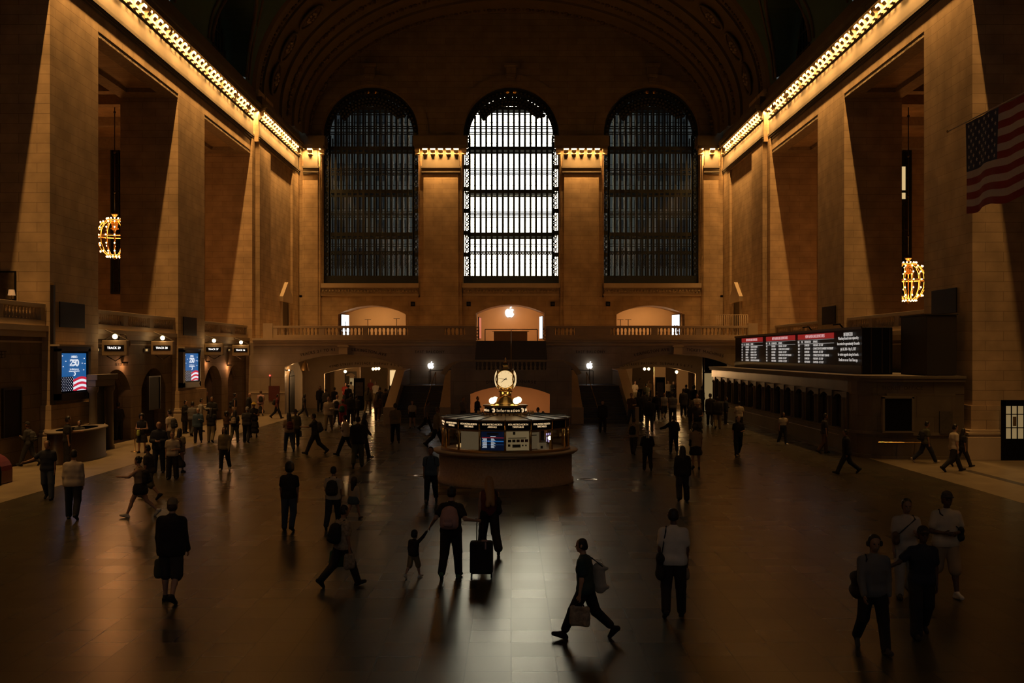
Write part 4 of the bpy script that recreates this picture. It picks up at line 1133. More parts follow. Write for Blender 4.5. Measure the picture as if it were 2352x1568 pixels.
# drum with its running sign
MB().lathe([(0.86, 2.30), (0.86, 2.35), (0.76, 2.38), (0.74, 2.42), (0.74, 2.62), (0.80, 2.64), (0.80, 2.68), (0.001, 2.69)], seg=40).build('sign_drum', BRASSDARK, booth, smooth=True)
MB().lathe([(0.745, 2.42), (0.748, 2.42), (0.748, 2.61), (0.745, 2.61)], seg=40).build('sign_band', BLACK, booth, smooth=True)
def drum_text(s, size, R, z, a0, name='drum_lettering'):
    x = 0; out = MB(); objs = []
    w = {'i': .30, 'I': .34, 'n': .62, 'f': .36, 'o': .64, 'r': .42, 'm': .92, 'a': .60, 't': .38, ' ': .5, ')': .5}
    tot = sum(w.get(c, .6) for c in s) * size; ang = a0 - tot / 2 / R
    for ch in s:
        wd = w.get(ch, .6) * size; am = ang + wd / 2 / R; ang += wd / R
        if ch == ' ': continue
        c = bpy.data.curves.new('l', 'FONT'); c.body = ch; c.size = size; c.align_x = 'CENTER'; c.align_y = 'CENTER'; c.extrude = 0.004
        o = bpy.data.objects.new('tmp', c); COL.objects.link(o)
        o.matrix_world = Matrix.Translation((R * math.sin(am), -R * math.cos(am), z)) @ Matrix.Rotation(am, 4, 'Z') @ Matrix.Rotation(math.radians(90), 4, 'X')
        objs.append(o)
    bpy.context.view_layer.update(); dg = bpy.context.evaluated_depsgraph_get(); bmj = bmesh.new()
    for o in objs:
        me = bpy.data.meshes.new_from_object(o.evaluated_get(dg)); me.transform(o.matrix_world); bmj.from_mesh(me); bpy.data.meshes.remove(me)
    for o in objs: bpy.data.objects.remove(o)
    me = bpy.data.meshes.new(name); bmj.to_mesh(me); bmj.free(); me.materials.append(E_TEXTW); return link_mesh(name, me, booth)
drum_text('Information', 0.150, 0.757, 2.515, 0.15)
drum_text('Information', 0.150, 0.757, 2.515, -1.42); drum_text('Information', 0.150, 0.757, 2.515, 1.72)
for a in (-0.60, 0.90):
    M = MB()
    for (r0, aa, ab) in ((0.07, -0.6, 3.7), (0.035, -1.2, 3.0)):
        pts = [Vector((r0 * math.cos(aa + (ab - aa) * i / 10 - 1.2), 0, r0 * math.sin(aa + (ab - aa) * i / 10 - 1.2))) for i in range(11)]
        Rm = Matrix.Translation((0.757 * math.sin(a), -0.757 * math.cos(a), 2.515)) @ Matrix.Rotation(a, 4, 'Z')
        M.tube([tuple(Rm @ p) for p in pts], 0.014, 5)
    M.build('drum_symbol', E_TEXTW, booth)
cr = MB()
for k in range(44):
    a = 2 * math.pi * k / 44; cr.tube([(1.0 * math.cos(a), 1.0 * math.sin(a), 2.34), (1.0 * math.cos(a), 1.0 * math.sin(a), 2.47)], [0.03, 0.008], 5)
cr.build('cresting', BRASSDARK, booth)
glob = MB()
for k in range(4):
    a = math.radians(45 + 90 * k - 6); x, y = 0.60 * math.cos(a), 0.60 * math.sin(a)
    t = MB().sphere((x, y, 2.84), 0.115, 14, 10).build('globe_lamp', E_GLOBE, booth, smooth=True)
    MB().lathe([(0.08, 2.68), (0.03, 2.7), (0.05, 2.74)], x, y, 0, seg=10).build('globe_socket', BRASS, booth, smooth=True)
    point('globe_light', (BX + x, BY + y, 2.84 + 0.0), 2.2, (1, 0.62, 0.28), 0.12)
MB().lathe([(0.50, 2.68), (0.46, 2.74), (0.34, 2.78), (0.30, 2.92), (0.22, 2.96), (0.20, 3.12), (0.26, 3.16), (0.22, 3.2), (0.18, 3.24), (0.26, 3.28)], seg=28).build('clock_pedestal', BRASS, booth, smooth=True)
clock = MB().lathe([(0.18, 3.24), (0.30, 3.29), (0.37, 3.38), (0.38, 3.55), (0.38, 3.72), (0.34, 3.86), (0.22, 3.95), (0.12, 3.99), (0.10, 4.04), (0.16, 4.08), (0.14, 4.13), (0.05, 4.17)], seg=4, a0=math.pi / 4, a1=math.pi / 4 + 2 * math.pi).build('clock_case', BRASS, booth)
bvm = clock.modifiers.new('bevel', 'BEVEL'); bvm.width = 0.05; bvm.segments = 3
MB().lathe([(0.03, 4.15), (0.07, 4.2), (0.02, 4.26), (0.04, 4.3), (0.005, 4.38)], seg=10).build('clock_finial', BRASS, booth, smooth=True)
rotc = math.radians(-2)
for k in range(4):
    fa_ = rotc + k * math.pi / 2
    Rm = Matrix.Rotation(fa_, 4, 'Z')
    def tr_(M, R=Rm): M.v = [tuple(R @ Vector(p)) for p in M.v]; return M
    zc = 3.60; yy = -0.30
    dial = MB().lathe([(0.001, 0.09), (0.12, 0.085), (0.22, 0.06), (0.30, 0.01), (0.315, -0.06)], seg=32)
    dial.v = [(p[0], -p[2] + yy, p[1] + zc) for p in dial.v]
    cf = tr_(dial).build('clock_face', emis('opal_dial_glow', (1.0, 0.70, 0.34), 0.85), booth, smooth=True)
    rg = MB().tube([(0.32 * math.cos(2 * math.pi * i / 32), yy + 0.03, zc + 0.32 * math.sin(2 * math.pi * i / 32)) for i in range(32)], 0.03, 8, closed=True)
    tr_(rg).build('clock_bezel', BRASS, booth, smooth=True)
    hd = MB()
    for (ang, ln, wd) in ((math.radians(276.5), 0.25, 0.010), (math.radians(232), 0.19, 0.016)):
        u = Vector((math.sin(ang), 0, math.cos(ang))); v = Vector((u.z, 0, -u.x)); c = Vector((0, yy - 0.105, zc))
        i = len(hd.v)
        for p in (c - u * 0.07 - v * wd, c - u * 0.07 + v * wd, c + u * ln + v * wd * 0.3, c + u * ln - v * wd * 0.3): hd.v.append(tuple(p))
        hd.f.append((i, i + 1, i + 2, i + 3))
    for h in range(12):
        ang = h * math.pi / 6; u = Vector((math.sin(ang), 0, math.cos(ang))); v = Vector((u.z, 0, -u.x)); c = Vector((0, yy - 0.048, zc)) + u * 0.25
        i = len(hd.v)
        for p in (c - u * 0.018 - v * 0.005, c - u * 0.018 + v * 0.005, c + u * 0.018 + v * 0.005, c + u * 0.018 - v * 0.005): hd.v.append(tuple(p))
        hd.f.append((i, i + 1, i + 2, i + 3))
    tr_(hd).build('clock_hands', BLACK, cf)
point('clock_glow_light', (BX, BY - 0.75, 3.15), 2.0, (1, 0.68, 0.34), 0.25)

# ---- ticket office on the right
TX = 15.0
def outline(r=2.1, off=0.0):
    p = [(TX - off, 78.2)]
    for i in range(9):
        a = math.pi + math.pi / 2 * i / 8
        p.append((TX + r + (r + off) * math.cos(a), 46.6 + (r + off) * math.sin(a)))
    p.append((19.3, 46.6 - r - off)); return p
to = thing('ticket_office', 'long low marble ticket office with rounded corner along the right wall', 'ticket office')
def wallstrip(off, z0, z1, name, m, cap=True):
    o = outline(off=off); M = MB()
    for a, b in zip(o[:-1], o[1:]): M.quad((a[0], a[1], z0), (b[0], b[1], z0), (b[0], b[1], z1), (a[0], a[1], z1))
    if cap:
        q = o + [(19.3, 78.2)]
        for z in (z0, z1): i = len(M.v); M.v += [(p[0], p[1], z) for p in q]; M.f.append(tuple(range(i, i + len(q))))
    return M.build(name, m, to)
wallstrip(0.0, 0.0, 1.12, 'base', TICKM); wallstrip(0.10, 1.02, 1.14, 'sill', DIMSTONE); wallstrip(0.12, 0.0, 0.14, 'plinth', TICKM)
wallstrip(-0.16, 1.12, 2.9, 'window_recess_wall', mat('dark_ticket_glass', (0.012, 0.012, 0.012), 0.25)); o_ = outline(off=-0.02)[1:]; M = MB()
for a, b in zip(o_[:-1], o_[1:]):
    M.quad((a[0], a[1], 1.12), (b[0], b[1], 1.12), (b[0], b[1], 2.8), (a[0], a[1], 2.8))
M.build('corner_wall', TICKM, to)
wallstrip(0.0, 2.78, 3.30, 'frieze', TICKM)
wallstrip(0.16, 3.30, 3.44, 'cornice', DIMSTONE); wallstrip(0.22, 3.44, 3.55, 'roof_slab', DIMSTONE)
WP = 2.15; n_w = 14
for k in range(n_w + 1):
    y = 46.9 + (k) * WP; 
    MB().box(TX - 0.06, TX + 0.2, y - 0.36, y + 0.36, 1.14, 2.8).build('pilaster', TICKM, to)
    MB().lathe([(0.13, 1.14), (0.13, 1.2), (0.10, 1.24), (0.09, 2.38), (0.13, 2.46), (0.14, 2.52), (0.1, 2.54)], TX - 0.06, y, 0, seg=10).build('column', DIMSTONE, to, smooth=True)
for k in range(n_w):
    sp_ = MB(); spandrel(sp_, 46.9 + k * WP + 0.3, 46.9 + (k + 1) * WP - 0.3, 2.35, 2.68, 2.82, fX, TX, TX + 0.16, 8); sp_.build('window_arch', TICKM, to)
MB().box(14.98 + 1.0, 18.9, 44.44, 44.66, 1.14, 2.8).build('end_panel', TICKM, to)
fr_ = MB().box(15.75, 15.85, 44.30, 44.5, 1.2, 2.66).box(17.0, 17.1, 44.30, 44.5, 1.2, 2.66).box(15.75, 17.1, 44.30, 44.5, 2.6, 2.7).box(15.75, 17.1, 44.3, 44.5, 1.14, 1.22)
fr_.build('end_window_frame', DIMSTONE, to); MB().box(15.85, 17.0, 44.4, 44.43, 1.22, 2.6).build('end_window', BLACK, to)
MB().box(18.2, 18.75, 44.36, 44.44, 1.1, 2.05).build('wall_notice', mat('wall_notice', (0.06, 0.05, 0.035), 0.6, noise=0.6, nscale=9), to)
rl = MB().tube([(15.55, 44.25, 0.75), (16.6, 44.1, 0.75), (17.3, 44.08, 0.75)], 0.025, 6)
for x in (15.7, 16.5, 17.2): rl.tube([(x, 44.5, 0.75), (x, 44.12, 0.75)], 0.02, 5)
rl.build('brass_rail', BRASS, to)
MB().tube([(TX - 0.25, 47, 0.85), (TX - 0.25, 76, 0.85)], 0.022, 6).build('queue_rail', BRASSDARK, to)
text('TICKET OFFICE', 0.22, (16.6, 44.36, 3.04), 'W', LETTER, to, name='inscription', sp=1.2)

# ---- departures board
XB0, XB1, BY0, BY1 = 16.2, 17.6, 48.2, 75.5
db = thing('departures_board', 'long black train departures board on top of the ticket office', 'departures board', (0, 0, 0))
MB().box(XB0, XB1, BY0, BY1, 3.551, 5.72).build('cabinet', BLACK, db, bevel=0.03)
MB().box(XB0 - 0.06, XB0, BY0, BY1, 3.56, 3.95).box(XB0 - 0.06, XB0, BY0, BY1, 5.64, 5.76).build('frame_rail', BRONZE, db)
ed = MB()
for x in (16.6, 17.1, 17.45): ed.box(x - 0.03, x + 0.03, BY0 - 0.04, BY0, 3.6, 5.7)
ed.build('end_ribs', BRONZE, db)
def ypx(px, X=XB0 - 0.05): return X * FPX / (px - CX)
PANELS = [(1704, 1752), (1760, 1827), (1833, 1916)]
DEST = [['NEW HAVEN', 'NEW HAVEN', 'STAMFORD', 'HARLEM', 'STAMFORD', 'NEW HAVEN'], ['STAMFORD', 'NEW HAVEN', 'STAMFORD', 'NORWALK', 'STAMFORD', 'NEW HAVEN'], ['STAMFORD', 'NEW HAVEN', 'STAMFORD', 'NEW HAVEN', 'STAMFORD', 'NEW HAVEN']]
REM = [['CONNECTION DANBURY', 'FORDHAM - 1ST STOP', 'FORDHAM - 1ST STOP', 'HARTFORD - 1ST STOP', 'FORDHAM - 1ST STOP', 'CONNECTION TO WATERBURY'], ['FORDHAM - 1ST STOP', 'CONNECTION TO DANBURY', 'FORDHAM - 1ST STOP', 'CONNECTION TO NEW CANAAN', 'FORDHAM - 1ST STOP', 'STAMFORD - 1ST STOP'], ['FORDHAM - 1ST STOP', 'CONNECTION TO DANBURY WATERBURY', 'FORDHAM - 1ST STOP', 'CONNECTION TO NEW CANAAN', 'FORDHAM - 1ST STOP', 'STAMFORD - 1ST STOP']]
TIM = [['8:02', '8:07', '8:12', '8:20', '8:32', '8:34'], ['9:02', '9:07', '9:12', '9:34', '9:37', '9:40'], ['10:07', '10:34', '10:37', '11:34', '11:37', '12:04']]
for p, (xa, xb) in enumerate(PANELS):
    ya, yb_ = ypx(xa), ypx(xb); W = ya - yb_; Xs = XB0 - 0.065
    MB().box(Xs, Xs + 0.005, yb_, ya, 5.28, 5.56).build('red_header', E_RED, db)
    text('NEW HAVEN LINE DEPARTURES', 0.24, (Xs - 0.01, (ya + yb_) / 2, 5.42), 'R', emis('header_text_glow', (0.9, 0.5, 0.5), 0.7), db, name='header_lettering', xs=W * 0.155)
    MB().box(Xs, Xs + 0.005, yb_, ya, 5.03, 5.045).box(Xs, Xs + 0.005, yb_ , ya, 5.24, 5.25).build('rule_line', E_TEXTD, db)
    sx_ = W / 7.0 * 1.15
    for (u, s) in ((0.0, 'TIME'), (0.11, 'TRK'), (0.21, 'DESTINATION'), (0.46, 'REMARKS')):
        text(s, 0.17, (Xs - 0.01, ya - u * W, 5.13), 'R', E_TEXTD, db, name='column_heading', align='LEFT', xs=sx_)
    for (u, lst) in ((0.01, TIM[p]), (0.21, DEST[p]), (0.46, REM[p])):
        text('\n'.join(lst), 0.165, (Xs - 0.01, ya - u * W, 4.50), 'R', E_TEXTD, db, name='timetable_rows', align='LEFT', xs=sx_, ls=1.08 * 1.0)
ya, yb_ = ypx(1925), ypx(1974)
text('INFORMATION', 0.26, (XB0 - 0.07, (ya + yb_) / 2, 5.42), 'R', E_TEXTD, db, name='header_lettering', xs=0.75)
text('Waterbury Branch trains replaced by\nbus service for approximately 10 months\nJuly 26, 2026 - May 31, 2027\nfor station upgrades along the branch.\nDetails are on our Train Time app.', 0.2, (XB0 - 0.07, (ya + yb_) / 2, 4.72), 'R', E_TEXTD, db, name='notice_lettering', xs=1.0, ls=1.3)
pj = MB(); 
for y in (53.0, 58.5): pj.tube([(16.9, y, 5.72), (16.6, y - 0.2, 6.0), (16.2, y - 0.5, 5.95)], 0.04, 6)
pj.build('sign_lights', BLACK, db)
t = thing('equipment_cabinet', 'plain dark cabinet on the ticket office roof in front of the right pier', 'cabinet', (0, 0, 3.56))
MB().box(17.9, 19.2, 45.0, 48.0, 0, 2.6).build('body', mat('dark_cabinet', (0.018, 0.015, 0.012), 0.7), t, bevel=0.03); MB().box(17.86, 19.24, 44.96, 48.04, 2.6, 2.66).build('lid', mat('dark_cabinet', (0.018, 0.015, 0.012)), t)
# glazed door in the near right pier
dd = MB()
dd.box(20.65, 20.84, 44.0, 44.06, 0.0, 2.55).box(21.58, 21.9, 44.0, 44.06, 0, 2.55).box(20.65, 21.9, 44.0, 44.06, 2.3, 2.55).box(20.84, 21.58, 44.0, 44.06, 0.0, 0.92)
for x in (21.07, 21.32): dd.box(x - 0.02, x + 0.02, 43.99, 44.06, 0.92, 2.3)
for z in (1.38, 1.95): dd.box(20.84, 21.58, 43.99, 44.06, z - 0.02, z + 0.02)
d6 = struct(dd.build('door_6', BLACK)); MB().box(20.84, 21.58, 44.03, 44.05, 0.92, 2.3).build('lit_pane', E_PANE, d6)
MB().box(21.12, 21.27, 43.985, 43.99, 1.45, 1.85).build('door_notice', mat('door_notice', (0.2, 0.15, 0.08), 0.7), d6)

# ---- chandeliers
def chandelier(label, loc, zc_top):
    t = thing('chandelier', label, 'chandelier', loc)
    H = 2.65; lv = [(0.44, 1.20), (0.80, 0.98), (1.04, 0.62), (1.12, 0.12), (1.05, -0.38), (0.80, -0.86), (0.44, -1.14)]
    rb = MB()
    for k in range(14):
        a = k * math.pi / 7 + 0.13; rb.tube([(r * math.cos(a), r * math.sin(a), z) for r, z in lv], 0.035, 5)
    rb.build('ribs', BRASS, t, smooth=True)
    for (r, z) in ((0.44, 1.2), (1.10, 0.12), (0.46, -1.14)): MB().tube([(r * math.cos(i * math.pi / 12), r * math.sin(i * math.pi / 12), z) for i in range(24)], 0.05, 6, closed=True).build('hoop', BRASS, t, smooth=True)
    MB().lathe([(0.02, 1.62), (0.24, 1.60), (0.22, 1.52), (0.12, 1.44), (0.10, 1.3), (0.2, 1.2), (0.22, 0.9), (0.16, 0.72), (0.28, 0.62), (0.05, 0.5), (0.04, -1.15), (0.12, -1.25), (0.02, -1.38)], seg=12).build('stem', BRASS, t, smooth=True)
    bme = MB().sphere((0, 0, 0), 0.055, 8, 6).mesh('bulb', E_BULB, True)
    for (r, z, n) in ((0.50, 1.27, 14), (0.88, 1.02, 14), (1.14, 0.62, 14), (1.22, 0.12, 14), (1.14, -0.40, 14), (0.88, -0.88, 14), (0.50, -1.20, 16)):
        for k in range(n):
            a = 2 * math.pi * k / n + 0.13; link_mesh('bulb', bme, t, (r * math.cos(a), r * math.sin(a), z))
    ch = MB(); ch.tube([(0, 0, 1.6), (0, 0, 20.9 - loc[2])], 0.035, 6)
    z = 3.0
    while z < 20.4 - loc[2]: ch.sphere((0, 0, z), 0.09, 8, 5); z += 2.6
    ch.build('hanging_rod', BRONZE, t, smooth=True)
    point('chandelier_light', (loc[0], loc[1], loc[2] + 0.5), 420, (1, 0.36, 0.09), 0.8)
    point('chandelier_light', (loc[0], loc[1], loc[2] - 0.7), 420, (1, 0.36, 0.09), 0.8)
chandelier('lit brass chandelier of bulbs half hidden behind the left pier', (-25.8, 68, 12.0), 0)
chandelier('lit brass chandelier of bulbs hanging in the right side gallery', (25.85, 68, 9.15), 0)
# tall gallery windows
for sx, s in ((-1, 7), (1, 8)):
    x0, x1 = sx * 29.3, sx * 32.1
    f = MB().box(x0, x0 + sx * 0.12, 83.7, 83.95, 9.4, 20.8).box(x1, x1 - sx * 0.12, 83.7, 83.95, 9.4, 20.8).box(x0, x1, 83.7, 83.95, 9.3, 9.5)
    k = 0
    for z in np.arange(10.2, 20.8, 1.05): f.box(x0, x1, 83.8, 83.92, z - 0.05, z + 0.05)
    for x in np.arange(29.7, 32.0, 0.45): f.box(sx * x - 0.05, sx * x + 0.05, 83.8, 83.92, 9.4, 20.8)
    w_ = struct(f.build('window_%d' % s, IRON)); MB().box(x0, x1, 83.93, 83.99, 9.4, 20.8).build('window_pane', mat('night_glass', (0.012, 0.01, 0.008), 0.15), w_)
    if sx > 0: MB().box(31.2, 31.62, 83.78, 83.8, 17.6, 19.5).box(31.2, 31.62, 83.78, 83.8, 16.9, 17.4).build('lit_pane', E_DIMWARM, w_)

# ---- flag on its line
FX, FY0, FZ = 14.0, 32.2, 11.58
fl = thing('flag', 'large national flag with stars and red and white stripes hanging at the right edge', 'flag', (FX, 0, 0))
hoist, fly = 2.76, 5.3; can = 2.2
def fpt(u, v):   # u along the fly towards the camera, v down from the top
    wv = 0.05 * math.sin(u * 2.3 + 0.4) * (0.3 + v / hoist) + 0.02 * math.sin(u * 7 + v)
    return (wv, FY0 - u, FZ - v - 0.02 * math.sin(u * 3.0) * v)
FR = mat('flag_red', (0.25, 0.02, 0.02), 0.8); FWh = mat('flag_white', (0.60, 0.52, 0.52), 0.8, noise=0.12, nscale=12); FB = mat('flag_blue', (0.01, 0.02, 0.09), 0.8)
def fpatch(u0, u1, v0, v1, M, nu=40, e=0.0):
    rows = [[tuple(Vector(fpt(u0 + (u1 - u0) * i / nu, v)) + Vector((e, 0, 0))) for i in range(nu + 1)] for v in (v0, (v0 + v1) / 2, v1)]
    M.grid(rows)
for nm, mm, par in (('red_stripes', FR, 0), ('white_stripes', FWh, 1)):
    M = MB()
    for k in range(13):
        if k % 2 != par: continue
        fpatch(can if k < 7 else 0.0, fly, hoist * k / 13, hoist * (k + 1) / 13, M)
    M.build(nm, mm, fl, smooth=True)
M = MB(); fpatch(0, can, 0, hoist * 7 / 13, M, 16); M.build('canton', FB, fl, smooth=True)
M = MB()
for r_ in range(9):
    n_ = 6 if r_ % 2 == 0 else 5
    for c_ in range(n_):
        u = can * (c_ + 0.5 + (0 if n_ == 6 else 0.5)) / 6 ; v = hoist * 7 / 13 * (r_ + 0.8) / 9.6
        ctr = fpt(u, v); i = len(M.v)
        for j in range(10):
            rr = 0.075 if j % 2 == 0 else 0.032; a = math.pi * j / 5
            M.v.append((ctr[0] - 0.012, ctr[1] - rr * math.sin(a), ctr[2] + rr * math.cos(a)))
        M.f.append(tuple(range(i, i + 10)))
M.build('stars', FWh, fl)
fp = thing('flag_pole', 'thin pale horizontal pole carrying the flag at the right edge', 'pole')
MB().tube([(FX, 33.5, FZ + 0.04), (FX, 22, FZ + 0.04)], 0.02, 6).build('rod', mat('pale_rod', (0.5, 0.42, 0.34), 0.5), fp); MB().sphere((FX, 33.52, FZ + 0.04), 0.045, 8, 6).build('rod_finial', BRASS, fp)
MB().tube([(FX, 25, FZ), (FX, 25, 33.9)], 0.01, 4).tube([(FX, 22.2, FZ), (FX, 22.2, 33.9)], 0.01, 4).build('suspension_wire', BLACK, fp)

# ---- track signs on the left wall
SIG = mat('sign_copper', (0.30, 0.22, 0.12), 0.5, metal=0.2, noise=0.25)
def track_sign(px, s, label, py=799):
    X = -19.0; Y = -X * FPX / (CX - px)
    t = thing('track_sign', label, 'sign', (X, Y, EYE - (py - CY) * Y / FPX), group='lit track number signs')
    t.rotation_euler = (0, 0, 0)
    W, Hh = 0.60, 0.37
    MB().box(-W, W, -0.16, 0.16, -Hh, Hh).build('case', SIG, t, bevel=0.03)
    MB().box(-W + 0.13, W - 0.13, -0.18, -0.16, -0.14, 0.14).build('dark_panel', BLACK, t)
    text(s, 0.155, (0, -0.19, 0.0), 'W', E_TRACK, t, xs=0.92, depth=0.006)
    ir = MB().tube([(-W, 0, Hh), (-0.2, 0, Hh + 0.22), (0, 0, Hh + 0.36), (0.2, 0, Hh + 0.22), (W, 0, Hh)], 0.025, 5).tube([(-W * 0.7, 0, -Hh), (0, 0, -Hh - 0.25), (W * 0.7, 0, -Hh)], 0.025, 5).tube([(0, 0, Hh + 0.3), (-0.5, 0, Hh + 0.5)], 0.025, 5)
    ir.tube([(-0.62, 0, 0), (-0.95, 0, 0)], 0.03, 5)
    ir.build('bracket', BRONZE, t)
    MB().sphere((0, -0.05, Hh + 0.18), 0.125, 12, 8).build('globe', E_GLOBE, t, smooth=True)
    point('sign_light', (X + 0.05, Y - 0.35, t.location.z + 0.52), 5, (1, 0.66, 0.34), 0.1)
track_sign(265, 'TRACK 29', 'track sign 29 with a globe lamp, nearest the large advertising screen')
track_sign(374, 'TRACK 28', 'track sign 28 with a globe lamp, next to the black wall panel')
track_sign(492, 'TRACK 27', 'track sign 27 with a globe lamp, right of the smaller advertising screen', 802)
track_sign(554, 'TRACK 26', 'track sign 26 with a globe lamp, farthest along the left wall', 804)
def emit_plate(px, py, s, label, X=-19.9):
    Y = -X * FPX / (CX - px); t = thing('exit_plate', label, 'sign', (X, Y, EYE - (py - CY) * Y / FPX)); 
    MB().box(-0.02, 0.02, -0.42, 0.42, -0.1, 0.1).build('plate', BRONZE, t); text(s, 0.17, (0.025, 0, 0), 'L', emis('amber_text_glow', (0.9, 0.55, 0.2), 0.8), t, xs=1.0)
emit_plate(222, 803, 'GATE', 'small amber lit plate between the large advertising screen and the first track sign')
emit_plate(336, 804, 'EXIT', 'small amber lit plate between the two track signs of the middle left bay')
emit_plate(526, 804, 'GATE', 'small amber lit plate between the two track signs of the farthest left bay')
# camera on a goose neck
t = thing('security_camera', 'dome camera on a curved arm above track sign 29', 'camera', (-19.1, 51.6, 4.95))
MB().tube([(-0.35, 0, 0.1), (-0.2, 0, 0.5), (0.05, 0, 0.5), (0.15, 0, 0.15)], 0.03, 6).build('arm', BRONZE, t, smooth=True); MB().lathe([(0.16, 0.15), (0.16, 0.0), (0.1, -0.12), (0.001, -0.16)], 0.15, 0, 0, seg=12).build('dome', BRASSDARK, t, smooth=True)

# ---- advertising screens on the piers
def ad_screen(xl, xr, label, flabel):
    X = -19.35; Ya, Yb = -X * FPX / (CX - xl), -X * FPX / (CX - xr); z1, z0 = 4.52, 2.86; W = Yb - Ya
    t = thing('advertising_screen', label, 'screen', (X, Ya, z0)); H = z1 - z0
    # local: x out of the wall, y along the wall to the right, z up
    fr_ = MB().box(-0.24, 0.05, -0.5, -0.08, -0.35, H + 0.2).box(-0.24, 0.05, W + 0.08, W + 0.35, -0.35, H + 0.2).box(-0.24, 0.05, -0.5, W + 0.35, H + 0.08, H + 0.3).box(-0.24, 0.05, -0.5, W + 0.35, -0.4, -0.08)
    fr_.build('surround', BRONZE, t); MB().box(-0.24, 0.16, -0.56, W + 0.42, H + 0.3, H + 0.38).build('surround_cap', PLAIN, t)
    MB().box(-0.22, -0.03, -0.08, W + 0.08, -0.08, H + 0.08).build('bezel', BLACK, t)
    MB().box(-0.03, -0.02, 0, W, 0, H).build('blue_field', E_BLUE, t)
    text('AMERICA', 0.16, (0.0, W / 2, H * 0.90), 'L', E_SWHITE, t, xs=0.36 * W, name='title_lettering')
    M = MB()       # 250 drawn as doubled strokes
    def stroke(pts, r): M.tube([(0.0, W / 2 + p[0] * W, H * 0.74 + p[1]) for p in pts], r, 5)
    for k_, o in enumerate((0.0, 0.045)):
        stroke([(-0.16, 0.12 - o), (-0.13, 0.16 - o), (-0.08, 0.16 - o), (-0.06, 0.10 - o), (-0.09, 0.02), (-0.17, -0.12 + o), (-0.05, -0.12 + o)], 0.016)
        stroke([(0.05, 0.15 - o), (-0.03, 0.15 - o), (-0.04, 0.03), (0.02, 0.05 - o), (0.05, -0.03), (0.02, -0.10 + o), (-0.05, -0.13 + o)], 0.016)
        stroke([(0.11 + (0.065 - o * 0.5) * math.cos(a_ * math.pi / 6), 0.01 + (0.15 - o) * math.sin(a_ * math.pi / 6)) for a_ in range(13)], 0.016)
    M.build('number_lettering', E_SWHITE, t)
    text('The 250th Anniversary\nof American Independence', 0.085, (0.0, W / 2, H * 0.55), 'L', E_SWHITE, t, xs=0.45 * W, name='tagline_lettering')
    M = MB().tube([(0.0, W * 0.5 + W * 0.035 * math.sin(a_ * 0.5), H * 0.45 + 0.07 * math.cos(a_ * 0.5)) for a_ in range(8)], 0.022, 5)
    for (u, v) in ((0.04, 0.93), (0.9, 0.86), (0.17, 0.79), (0.82, 0.73), (0.93, 0.72), (0.07, 0.65), (0.88, 0.55)):
        M.sphere((0.0, W * u, H * v), 0.026, 5, 4)
    M.build('white_marks', E_SWHITE, t)
    def stripe_grid(v0, v1, m):
        rows = []
        for q in (v0, v1):
            rows.append([(-0.012, W * (0.47 + 0.53 * i / 12), H * q + 0.05 * H * math.sin(i / 12 * 3.4 - 0.6) * 1.0) for i in range(13)])
        return rows
    Mr, Mw = MB(), MB()
    for k_ in range(6):
        rows = stripe_grid(0.325 - (k_ + 1) * 0.068 + 0.0, 0.325 - k_ * 0.068, None)
        if k_ == 5: rows = [[(p[0], p[1], max(0.0, p[2])) for p in r_] for r_ in rows]
        rows = [[(p[0], p[1], max(0.0, p[2])) for p in r_] for r_ in rows]
        (Mr if k_ % 2 == 0 else Mw).grid(rows)
    Mr.build('red_stripes', E_SRED, t); Mw.build('white_stripes', E_SWHITE, t)
    MB().box(-0.02, -0.012, 0, W * 0.47, 0, H * 0.38).build('navy_canton', E_NAVY, t)
    M = MB()
    for r_ in range(9):
        for c_ in range(6):
            M.sphere((-0.01, W * (0.02 + c_ * 0.083 + (0.04 if r_ % 2 else 0)), H * (0.02 + r_ * 0.042)), 0.018, 5, 4)
    M.v = [(min(p[0], 0.0), p[1], p[2]) for p in M.v]
    M.build('canton_stars', E_SWHITE, t)
    area('screen_spill', (X + 0.25, (Ya + Yb) / 2, (z0 + z1) / 2), (0, math.radians(-90), 0), H, W, 2.5, (0.5, 0.55, 1.0), 150)
ad_screen(141, 199, 'large glowing blue advertising screen with a flag on the near left pier', '')
ad_screen(425, 456, 'smaller looking glowing blue advertising screen with a flag on the far left pier', '')
for (xl, xr, zt, zb, sx, lab) in ((135, 192, 6.75, 5.65, -1, 'dark blank display panel high on the near left pier'), (420, 450, 6.7, 5.6, -1, 'dark blank display panel high on the far left pier'), (1890, 1920, 7.4, 6.3, 1, 'dark blank display panel on the far right pier above the departures board'), (2142, 2199, 7.4, 6.3, 1, 'dark blank display panel on the near right pier')):
    X = sx * 19.5; Ya, Yb = abs(X) * FPX / abs(xl - CX), abs(X) * FPX / abs(xr - CX)
    t = thing('blank_screen', lab, 'panel', (X, (Ya + Yb) / 2, zb)); w = abs(Yb - Ya) / 2
    MB().box(0 if sx < 0 else -0.06, 0.06 if sx < 0 else 0, -w, w, 0, zt - zb).build('panel', BLACK, t, bevel=0.01)
    MB().box(-0.09 if sx < 0 else 0, 0 if sx < 0 else 0.09, -0.2, 0.2, (zt - zb) / 2 - 0.2, (zt - zb) / 2 + 0.2).build('wall_mount', BRONZE, t)
t = thing('cable_duct', 'tall narrow dark duct on the near left pier', 'duct', (-19.5, 44.52, 2.32)); MB().box(-0.09, 0.04, -0.09, 0.09, 0, 5.1).build('duct', BRONZE, t); MB().box(-0.09, 0.06, -0.11, 0.11, 5.1, 5.18).build('duct_cap', BRASSDARK, t)
